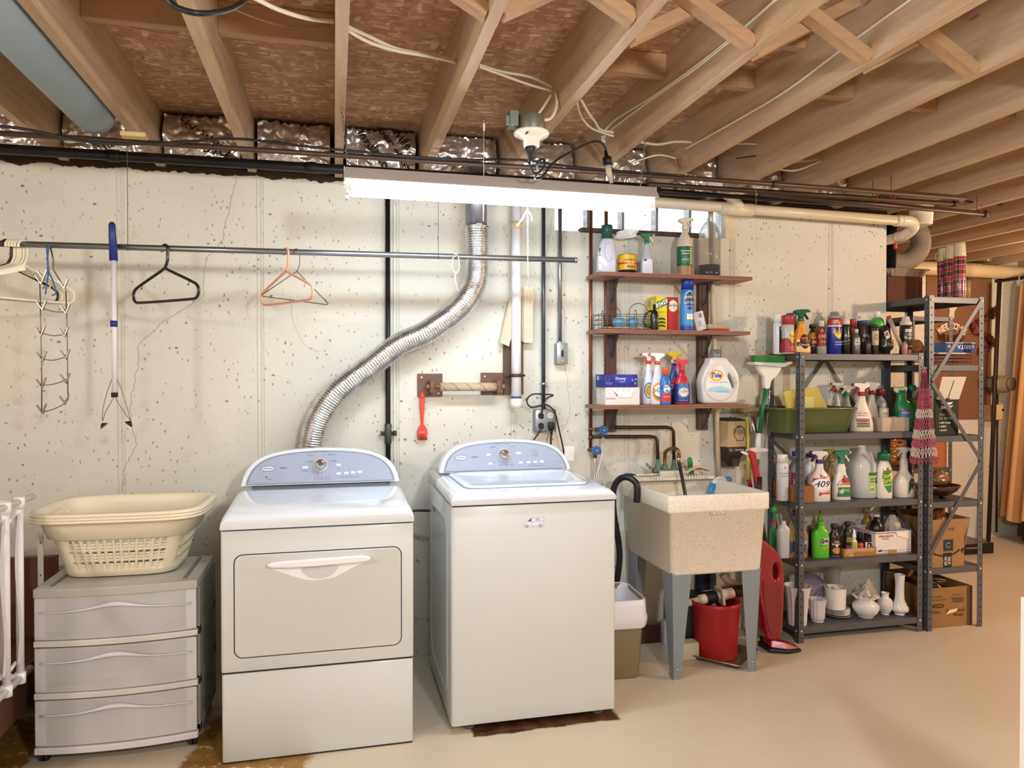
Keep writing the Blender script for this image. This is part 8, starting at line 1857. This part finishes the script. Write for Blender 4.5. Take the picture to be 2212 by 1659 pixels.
for i in range(46):
    t = i / 45; px_ = 2125 + 24 * math.sin(t * 9 + 1) * (1 - .3 * t) + RND.uniform(-6, 6); py_ = 668 + 95 * t; c_ = P(px_, py_, Y=1.56) - c0
    s = RND.uniform(.025, .045); M_ = Matrix.Rotation(RND.uniform(0, 6), 3, 'Y') @ Matrix.Rotation(RND.uniform(-.6, .6), 3, 'X')
    o_ = len(mb.v); mb.mat(i % 2).prism([(x * s, z_i * s) for x, z_i in LEAF], -.001, .001); T = M_.to_4x4(); T.translation = c_ + Vector((0, RND.uniform(-.02, .015), 0)); mb.xf(T, o_)
solo('leaf_garland', mb, [C('#4f2219', .6), C('#6d3220', .6)], 'garland of dark red maple leaves hanging on the far wall', 'garland', c0)
a, b = P(2139, 811, Y=1.5), P(2180, 848, Y=1.5); w, h = b.x - a.x, a.z - b.z
hr = thing('horn_siren', 'olive grey round fronted unit on a bracket on the far wall', 'siren', (a.x, 1.50, b.z))
MB().rbox(0, -.06, 0, w, .06, h, .05, 5, .05).build('housing', C('#857d62', .45), hr)
MB().lathe([(.058, 0), (.058, .01), (.045, .014), (.002, .012)], n=24).xf(Matrix.Rotation(PI / 2, 4, 'X')).xf(Matrix.Translation((w * .78, -.062, h * .52))).mat(1).lathe([(.02, 0), (.002, .001)], n=12).xf(Matrix.Identity(4)).build('speaker_face', [C('#6d664f', .5), M_SEAM], hr)
MB().box(-.045, -.02, h * .3, .01, .085, h * .8).build('bracket', C('#5a5548', .5), hr)
a, b = P(2134, 874, Y=1.54), P(2164, 907, Y=1.54)
sr = thing('sensor_box', 'small beige box with a dark dot on the far wall below the siren', 'box', (a.x, 1.54, b.z)); MB().rbox(0, -.03, 0, b.x - a.x, .058, a.z - b.z, .02).build('box', C('#d9bb8c', .45), sr); MB().cyl((.13, -.033, .09), (.13, -.028, .09), .012, 12).build('dot', M_SEAM, sr)
solo('wall_cable', MB().tube([(0, 0, 0), (.0, 0, -1.25)], .008, 6), C('#3a2a20', .6), 'dark cable running down the far wall from the siren', 'cable', (P(2158, 850, Y=1.57).x, 1.585, P(2158, 850, Y=1.57).z))
lt = thing('lantern', 'small glass lantern hanging on the far brown board', 'lantern', P(2092, 620, Y=1.54)); MB().cyl((0, 0, -.09), (0, 0, .06), .022, 14).build('glass', C('#b89a72', .2, a=.7, coat=.6), lt); MB().lathe([(.026, .06), (.026, .08), (.01, .10)], n=14).tube([(-.03, 0, -.09), (-.03, 0, .11), (0, .045, .13), (.03, 0, .11), (.03, 0, -.09)], .004, 6).build('frame', C('#5a3a24', .5), lt)
# curtain on a rail, running toward the viewer
cu_x = 5.72; kc = thing('curtain', 'pleated peach curtain on a dark rail at the far right', 'curtain', (cu_x, 1.3, 0))
def cur(u, v):
    y = .20 - 2.3 * u; zc = .20 + .02 * math.sin(u * 60) + (2.27 - .22) * v
    k = 1 - .25 * v * (1 - u); xo = .045 * math.sin(u * 92) + .02 * math.sin(u * 41 + 1)
    return (xo * (1 - .35 * v) + .10 * v * (1 - u), y * 1 - .10 * v * (1 - u), zc)
MB().grid(cur, 420, 24).build('cloth', C('#d9a873', .85, var=.04, bump=.2, bs=120), kc)
MB().cyl((.06, .35, 2.30), (.06, -2.2, 2.30), .016, 12).sph((.06, .37, 2.30), .028, 12, 8).build('rail', C('#2a1f1a', .5), kc)
for i in range(14): MB().tube([(.06 + .026 * math.cos(t), .05 - i * .16, 2.295 + .026 * math.sin(t)) for t in [2 * PI * k / 12 for k in range(12)]], .0035, 5, closed=True, caps=False).build('ring', C('#dcc6a4', .4), kc)
solo('dark_pole', MB().tube([(0, 0, 0), (.10, 0, 2.27)], .022, 8, flat=.6), C('#2d1d16', .6), 'dark pole leaning beside the far curtain', 'pole', (P(2148, 1112, Y=1.42).x - .02, 1.46, .0))
solo('dark_chest', MB().box(0, -2.2, 0, .7, 0, .42), C('#421d14', .5, var=.2), 'dark red brown chest under the far curtain', 'chest', (5.86, 1.40, 0), bev=.01)
a = P(2022, 1172, Z=0)
solo('flat_case', MB().box(0, 0, 0, .78, .40, .085).mat(1).box(.50, -.004, .048, .62, 0, .058), [C('#191411', .35, coat=.3), C('#b9b2a6', .3, .7)], 'flat black case lying on the floor of the far room', 'case', (4.46, 1.10, .0), bev=.008)
z = .745
bk_ = thing('woven_basket', 'orange brown woven baskets stacked on the rear rack', 'basket', (P(1932, 1005, Y=1.15).x, 1.15, z + .0005))
for i in range(9):
    MB().tube([((.12 + .012 * math.sin(i * 1.9)) * math.cos(t), .11 * math.sin(t), .02 + .022 * i + .007 * math.sin(t * 9 + i * PI)) for t in [2 * PI * k / 60 for k in range(60)]], .011, 6, closed=True, caps=False).build('coil', C(('#a8682c', '#c98a48')[i % 2], .7), bk_)
carton('brown_box', 'reddish brown box beside the woven baskets on the rear rack', C0 + .16, .90, .19, .3, .22, .745, '#a5603c')
carton('dark_box', 'dark box on the middle level of the rear rack', C0 + .02, .90, .3, .4, .25, 1.108, '#2a221c')
carton('brown_box', 'brown box low on the rear rack', C0 + .02, .90, .32, .4, .22, .354, '#6a4228')

# ============================================================ UNDER AND AROUND THE SINK
# waste bin with a liner
wb_ = thing('waste_bin', 'brown beige waste bin with a white plastic liner', 'waste bin', (1.345, -.385, 0), math.radians(-4))
R4 = lambda a, b, zz, r=.035: [(cx_ + r * math.cos(a0 + PI / 2 * i / 6), cy_ + r * math.sin(a0 + PI / 2 * i / 6), zz) for cx_, cy_, a0 in ((a - r, -b + r, -PI / 2), (a - r, b - r, 0), (-a + r, b - r, PI / 2), (-a + r, -b + r, PI)) for i in range(7)]
MB().loft([R4(.085, .125, 0), R4(.090, .130, .008), R4(.108, .150, .36), R4(.110, .152, .38)], True, False).build('bin', C('#82765c', .45), wb_, solid=.003)
def liner(a, b, zz, amp, sd):
    out = []
    for i, (x, y, z_i) in enumerate(R4(a, b, zz, .05)):
        d = noise.noise((i * .55, sd * 3.1, 0)) * amp + noise.noise((i * 1.7, sd * 5.3, 4)) * amp * .6; L = math.hypot(x, y); out.append((x * (1 + d / L), y * (1 + d / L), z_i + d * .6))
    return out
tli = C('#dfe0e8', .3, bump=.5, bs=25, coat=.3)
MB().loft([liner(.070, .10, .10, .02, 1), liner(.092, .13, .25, .02, 2), liner(.106, .148, .36, .004, 3), liner(.111, .153, .385, .002, 4), liner(.117, .159, .382, .004, 5), liner(.121, .163, .35, .007, 6), liner(.121, .163, .32, .010, 7), liner(.124, .167, .295, .010, 8), liner(.121, .163, .262, .014, 9), liner(.116, .158, .250, .008, 10)], True, False).build('liner', tli, wb_)
# tray, bucket
tr = thing('metal_tray', 'shiny metal oven tray on the floor under the red bucket', 'tray', (1.93, -.34, 0), math.radians(-49))
MB().loft([R4(.155, .125, 0, .02), R4(.165, .135, .022, .02), R4(.172, .142, .024, .02), R4(.172, .142, .021, .02)], True, False).build('tray', C('#a89a8a', .25, .85, var=.2, vs=15), tr, solid=.002)
rbk = thing('red_bucket', 'round red bucket standing on the metal tray under the sink', 'bucket', (1.925, -.335, .003))
MB().lathe([(.105, 0), (.108, .004), (.124, .265), (.129, .268), (.129, .285), (.124, .287), (.119, .27), (.103, .01), (.002, .008)], n=48).build('bucket', C('#b02a2e', .4), rbk)
# pvc check valve
zv = P(1545, 1292, Y=-.30).z; q0, q1 = P(1478, 1303, Y=-.30), P(1640, 1268, Y=-.30)
ck_ = thing('drain_assembly', 'white plastic drain pipe with square flange and dark rubber couplings', 'pipe', q0); dd = q1 - q0; D_ = dd.normalized(); at_ = lambda px: dd * ((px - 1478) / (1640 - 1478))
MB().cyl((0, 0, 0), dd, .020, 18).build('pipe', M_PVC, ck_)
MB().cyl(at_(1508), at_(1524), .026, 18).build('coupling', C('#ded4c4', .4), ck_)
for a, b in ((1524, 1546), (1584, 1610)):
    mb = MB().cyl(at_(a), at_(b), .027, 18)
    for k in range(4): mb.cyl(at_(a + (b - a) * (k + .2) / 4), at_(a + (b - a) * (k + .55) / 4), .031, 18)
    mb.build('rubber_coupling', C('#33292c', .5), ck_)
mb = MB().cyl(at_(1556), at_(1582), .030, 8)
c_ = at_(1554); M_ = Matrix((D_, Vector((0, 1, 0)), D_.cross(Vector((0, 1, 0))))).transposed(); mb.cb(c_, (.014, .085, .085), M_); mb.build('flange', C('#d6c9b4', .4), ck_, bev=.004)
pipe('thin_rod', [P(1486, 1283, Y=-.22), P(1612, 1262, Y=-.24)], .004, C('#a87c50', .4, .4), 'thin brown rod crossing behind the front sink legs', 'rod')
pipe('trap_pipe', crom([P(1560, 1240, Y=-.25), P(1572, 1255, Y=-.25), P(1590, 1262, Y=-.24), P(1625, 1285, Y=-.22)], 5), .019, M_PVC, 'short white pipe slanting down under the sink drain', n=14)
x0_ = P(1508, 1280, Y=-.12).x; x1_ = P(1548, 1280, Y=-.12).x
solo('blue_panel', MB().rbox(0, 0, 0, x1_ - x0_, .05, .50, .008), C('#1f2547', .4), 'dark blue panel standing against the wall under the sink', 'container', (x0_, -.12, 0))  # upright dark blue panel against the wall
solo('black_bin', MB().rbox(-.09, -.07, 0, .09, .07, .30, .03).mat(1).box(.02, -.0715, .10, .075, -.0700, .20).mat(2).box(.03, -.0725, .11, .065, -.0712, .19), [C('#131215', .4), C('#7a3fa0', .5), C('#27336e', .5)], 'black container with a purple label between the sink legs', 'container', (P(1478, 1400, Z=0).x + .03, -.24, 0))
solo('foam_block', MB().rbox(-.05, -.04, 0, .05, .04, .085, .012), C('#cbbfa6', .8, bump=.4), 'cream block lying behind the left front leg of the sink', 'block', (P(1485, 1420, Z=0).x, P(1485, 1420, Z=0).y, 0))
a = P(1410, 1395, Z=0)
solo('wood_plank', MB().box(0, 0, 0, .42, .03, .09), C('#4c2c20', .7, var=.3, vs=14), 'dark reddish plank lying along the wall under the sink', 'plank', (1.58, -.11, 0), bev=.003)
solo('white_scoop', MB().rbox(-.02, -.03, 0, .03, .03, .13, .015), C('#b9bcc4', .4), 'pale grey plastic piece leaning behind the left front sink leg', 'container', (P(1430, 1392, Z=0).x + .02, P(1430, 1392, Z=0).y, 0))
a, b = P(1375, 1204, Y=-.02), P(1389, 1230, Y=-.02)
solo('brown_outlet', MB().rbox(0, 0, 0, b.x - a.x + .02, .018, a.z - b.z, .004), C('#8a6656', .5), 'small brown outlet cover on the wall behind the sink leg', 'outlet', (a.x, -.019, b.z))
solo('rubber_boot', MB().rbox(0, 0, 0, .05, .04, .34, .01), C('#202024', .5), 'black upright thing on the wall behind the rear sink leg', 'container', (P(1374, 1260, Y=-.04).x, -.045, 0))
# things on the sink ledge
lz = .9095
o = P(1335, 1022, Y=-.10)
tk = thing('kitchen_tongs', 'long tongs with black tip lying on the sink ledge', 'tongs', (1.575, -.10, lz))
MB().tube([(-.075, 0, .008), (-.05, 0, .010), (-.02, 0, .008), (0, 0, .008)], [.004, .012, .012, .005], 10, flat=.6).build('black_tip', C('#1a1b1e', .4), tk)
MB().tube([(0, 0, .008), (.07, 0, .010), (.15, .002, .010)], .005, 8).build('steel_arm', C('#b9b5aa', .3, .8), tk); MB().tube([(.0, -.014, .007), (.07, -.016, .008), (.14, -.012, .008)], .005, 8).build('white_arm', C('#d8cfae', .4), tk)
gs = thing('scrub_brush', 'small green brush standing on the right of the sink ledge', 'brush', (P(1491, 1020, Y=-.09).x, -.09, lz)); MB().tube([(0, 0, .025), (0, 0, .055), (-.004, 0, .085), (-.004, 0, .092)], [.012, .016, .014, .008], 12, flat=.5).build('handle', C('#1f7440', .35), gs)
mb = MB()
for i in range(24): x = -.018 + .036 * (i % 8) / 7; mb.tube([(x * .7, -.008 + .008 * (i // 8), .028), (x, -.010 + .01 * (i // 8), 0)], .0022, 4)
mb.build('bristles', C('#2a8a50', .5), gs)
xg = P(1500, 1022, Y=-.12).x
solo('cleaning_cloth', MB().grid(lambda u, v: (.135 * u, -.06 * v, .006 + .028 * math.sin(PI * u) * (.4 + .6 * v) + .008 * noise.noise((u * 6, v * 4, 3)) + .012 * u), 20, 10), C('#cdb684', .85, bump=.4), 'crumpled cream cloth lying on the right of the sink ledge', 'cloth', (xg - .06, -.085, lz), solid=.010)
# blue and white bottle brush hooked on the rim
q = P(1556, 1034, Y=-.12)
bb_ = thing('dish_brush', 'white and blue curved brush hanging over the back right of the sink', 'brush', q)
MB().tube(crom([P(1538, 1052, Y=-.14) - q, P(1542, 1042, Y=-.14) - q, P(1552, 1034, Y=-.13) - q, P(1562, 1034, Y=-.12) - q, P(1567, 1040, Y=-.11) - q], 5), .012, 12, flat=.7).build('white_neck', C('#dfe0e2', .3), bb_)
MB().tube([P(1541, 1044, Y=-.14) - q, P(1536, 1058, Y=-.14) - q, P(1529, 1075, Y=-.15) - q], [.0135, .014, .012], 12).build('blue_grip', C('#2f86cc', .35), bb_); MB().sph(P(1573, 1036, Y=-.10) - q, .017, 14, 9, sx=1.3).build('blue_head', C('#2a6fa8', .6), bb_)

# ---- mops and brooms between sink and rack
def pxt(pts, Y0, Y1, o): n = len(pts); return [P(a, b, Y=Y0 + (Y1 - Y0) * i / (n - 1)) - o for i, (a, b) in enumerate(pts)]
o = P(1634, 1350, Y=-.16); o.z = 0
mp = thing('sponge_mop', 'green and white sponge mop standing upside down beside the rack', 'mop', (P(1634, 1030, Y=-.14).x, -.14, 0)); g0 = mp.location
pt_ = lambda px, py, Y=-.14: P(px, py, Y=Y) - g0
MB().tube([pt_(1656, 826), pt_(1640, 940)], .0125, 14).cyl(pt_(1636, 990), Vector((-.05, .0, .0)), .0105, 12).build('green_pole', C('#1d6a3c', .35), mp)
MB().tube([pt_(1641, 936), pt_(1639, 944), pt_(1638.5, 952), pt_(1637, 992)], [.0135, .0140, .0165, .0165], 14).cyl(pt_(1639.5, 947), pt_(1639.3, 948.5), .0142).build('white_joint', C('#e2e0de', .35), mp)
hd_ = [(1636, 786), (1684, 786), (1678, 808), (1664, 822), (1660, 838), (1650, 838), (1648, 815), (1640, 805)]
ps = [pt_(*p) for p in hd_]; MB().prism(sm2([(p.x, p.z) for p in ps], 3), -.016, .016, True).build('white_bracket', C('#e4e2e0', .35), mp, bev=.004)
ps = [pt_(a, b) for a, b in ((1617, 777), (1621, 770), (1685, 771), (1684, 784), (1622, 782))]; MB().prism([(p.x, p.z) for p in ps], -.05, -.01).build('green_scrubber', C('#1f7c3c', .8, bump=.6), mp, bev=.004)
ps = [pt_(a, b) for a, b in ((1627, 767), (1700, 768), (1716, 779), (1712, 790), (1684, 788), (1684, 775), (1627, 772))]; MB().prism([(p.x, p.z) for p in ps], -.025, .05).build('sponge', C('#94803c', .95, bump=.8), mp, bev=.006)
ps = [pt_(a, b) for a, b in ((1619, 782), (1684, 784), (1700, 780), (1704, 785), (1684, 793), (1622, 788))]; MB().prism([(p.x, p.z) for p in ps], -.045, .03).build('white_plate', C('#dcdad8', .35), mp, bev=.002)
MB().tube([pt_(1664, 800), pt_(1662, 862), pt_(1651, 970)], .0025, 8).build('wire_rod', M_CHROME, mp)
ps = [pt_(a, b) for a, b in ((1613, 978), (1617, 969), (1632, 966), (1652, 968), (1653, 974), (1634, 976), (1620, 977))]; MB().prism(sm2([(p.x, p.z) for p in ps], 3), -.025, .020, True).build('lever', C('#dcd7ce', .35), mp, bev=.003)
o = thing('red_handle_tool', 'red handled tool with white tip leaning beside the sink', 'tool', (P(1630, 1040, Y=-.24).x, -.24, 0))
g0 = o.location; pt2 = lambda px, py, Y=-.24: P(px, py, Y=Y) - g0
ps = [pt2(a, b) for a, b in ((1614, 976), (1627, 975), (1634, 995), (1640, 1028), (1644, 1050), (1632, 1052), (1627, 1020), (1621, 992))]; MB().prism(sm2([(p.x, p.z) for p in ps], 3), -.012, .012, True).build('red_grip', C('#a02232', .4), o, bev=.004)
ps = [pt2(a, b) for a, b in ((1599, 975), (1604, 974), (1618, 980), (1614, 984), (1602, 979))]; MB().prism([(p.x, p.z) for p in ps], -.006, .006).build('white_tip', C('#dfdad6', .4), o, bev=.002)
MB().tube([pt2(1637, 1048), Vector((.05, .0, 0))], .012, 12).build('dark_shaft', C('#202228', .5), o)
o = thing('yellow_pole', 'yellow pole with red collar standing behind the soap dispenser', 'pole', (P(1616, 1040, Y=-.08).x, -.08, 0)); g0 = o.location; pt3 = lambda px, py, Y=-.08: P(px, py, Y=Y) - g0
MB().tube([pt3(1614, 900), pt3(1615.5, 985), pt3(1618, 1038)], .010, 12).build('yellow_shaft', C('#d8cf52', .4), o); MB().cyl(pt3(1617.5, 1036), pt3(1621, 1052), .012, 12).build('red_collar', C('#a02232', .4), o); MB().cyl(pt3(1621, 1052), Vector((.02, 0, 0)), .010, 12).build('lower_shaft', C('#202228', .5), o)
# red stick vacuum
vc = thing('stick_vacuum', 'red upright stick vacuum between the sink and the rack', 'vacuum cleaner', (P(1662, 1395, Z=0).x, -.33, 0)); g0 = vc.location; pv_ = lambda px, py, Y=-.33: P(px, py, Y=Y) - g0
ol = [(1634, 1160), (1650, 1170), (1668, 1186), (1680, 1206), (1684, 1240), (1684, 1275), (1682, 1330), (1676, 1372), (1650, 1376), (1640, 1330), (1630, 1280), (1626, 1220), (1627, 1180)]
hl_ = [(1664, 1212), (1669, 1218), (1671, 1235), (1667, 1246), (1662, 1243), (1660, 1225)]
V2 = lambda L: sm2([((pv_(*p)).x, (pv_(*p)).z) for p in L], 4)
vs_, fs_ = plate([V2(ol), V2(hl_)], .10, .018); MB().add(vs_, fs_, True).build('body', C('#8d1526', .25, coat=.6), vc)
ps = V2([(1636, 1255), (1645, 1252), (1672, 1262), (1676, 1320), (1668, 1362), (1652, 1362), (1642, 1320)]); MB().prism(ps, -.056, -.048, True).build('dust_cup', C('#76101e', .2, coat=.8), vc, bev=.003)
MB().tube([pv_(1655, 1190), pv_(1645, 1140), pv_(1640, 1085), pv_(1641, 1030)], [.018, .016, .014, .013], 12).build('black_handle', C('#17181c', .4), vc)
hx_ = pv_(1655, 1392)
MB().loft([[(hx_.x - .02, -.06, .004), (hx_.x + .07, -.10, .004), (hx_.x + .15, -.09, .004), (hx_.x + .16, .0, .004), (hx_.x - .02, .05, .004)], [(hx_.x - .02, -.06, .022), (hx_.x + .07, -.10, .022), (hx_.x + .15, -.09, .018), (hx_.x + .16, 0, .018), (hx_.x - .02, .05, .03)]], smooth=False).build('black_base', C('#121214', .4), vc, bev=.004)
MB().loft([[(hx_.x + .0, -.045, .022), (hx_.x + .07, -.085, .020), (hx_.x + .145, -.075, .017), (hx_.x + .15, -.005, .018), (hx_.x + .0, .04, .03)], [(hx_.x + .01, -.03, .062), (hx_.x + .06, -.06, .056), (hx_.x + .12, -.055, .034), (hx_.x + .125, -.015, .034), (hx_.x + .01, .03, .066)]], smooth=False).build('red_hood', C('#98162a', .2, coat=.9), vc, bev=.006)
# pedal cord from dryer to washer, wall cord
c0 = (.30, -.10, .80)
pipe('power_cord', crom([(.29, -.17, .80), (.34, -.11, .775), (.40, -.10, .775), (.47, -.12, .775)], 5), .0065, C('#1c2a28', .4), 'dark cord crossing the wall between the dryer and the washer', 'cord')

a = P(2208, 1290, Y=-2.3)
solo('white_slab', MB().box(0, -.9, 0, .03, 0, a.z), C('#efece4', .4), 'edge of a white panel standing at the right border of the picture', 'panel', (a.x - .004, -2.3, 0))
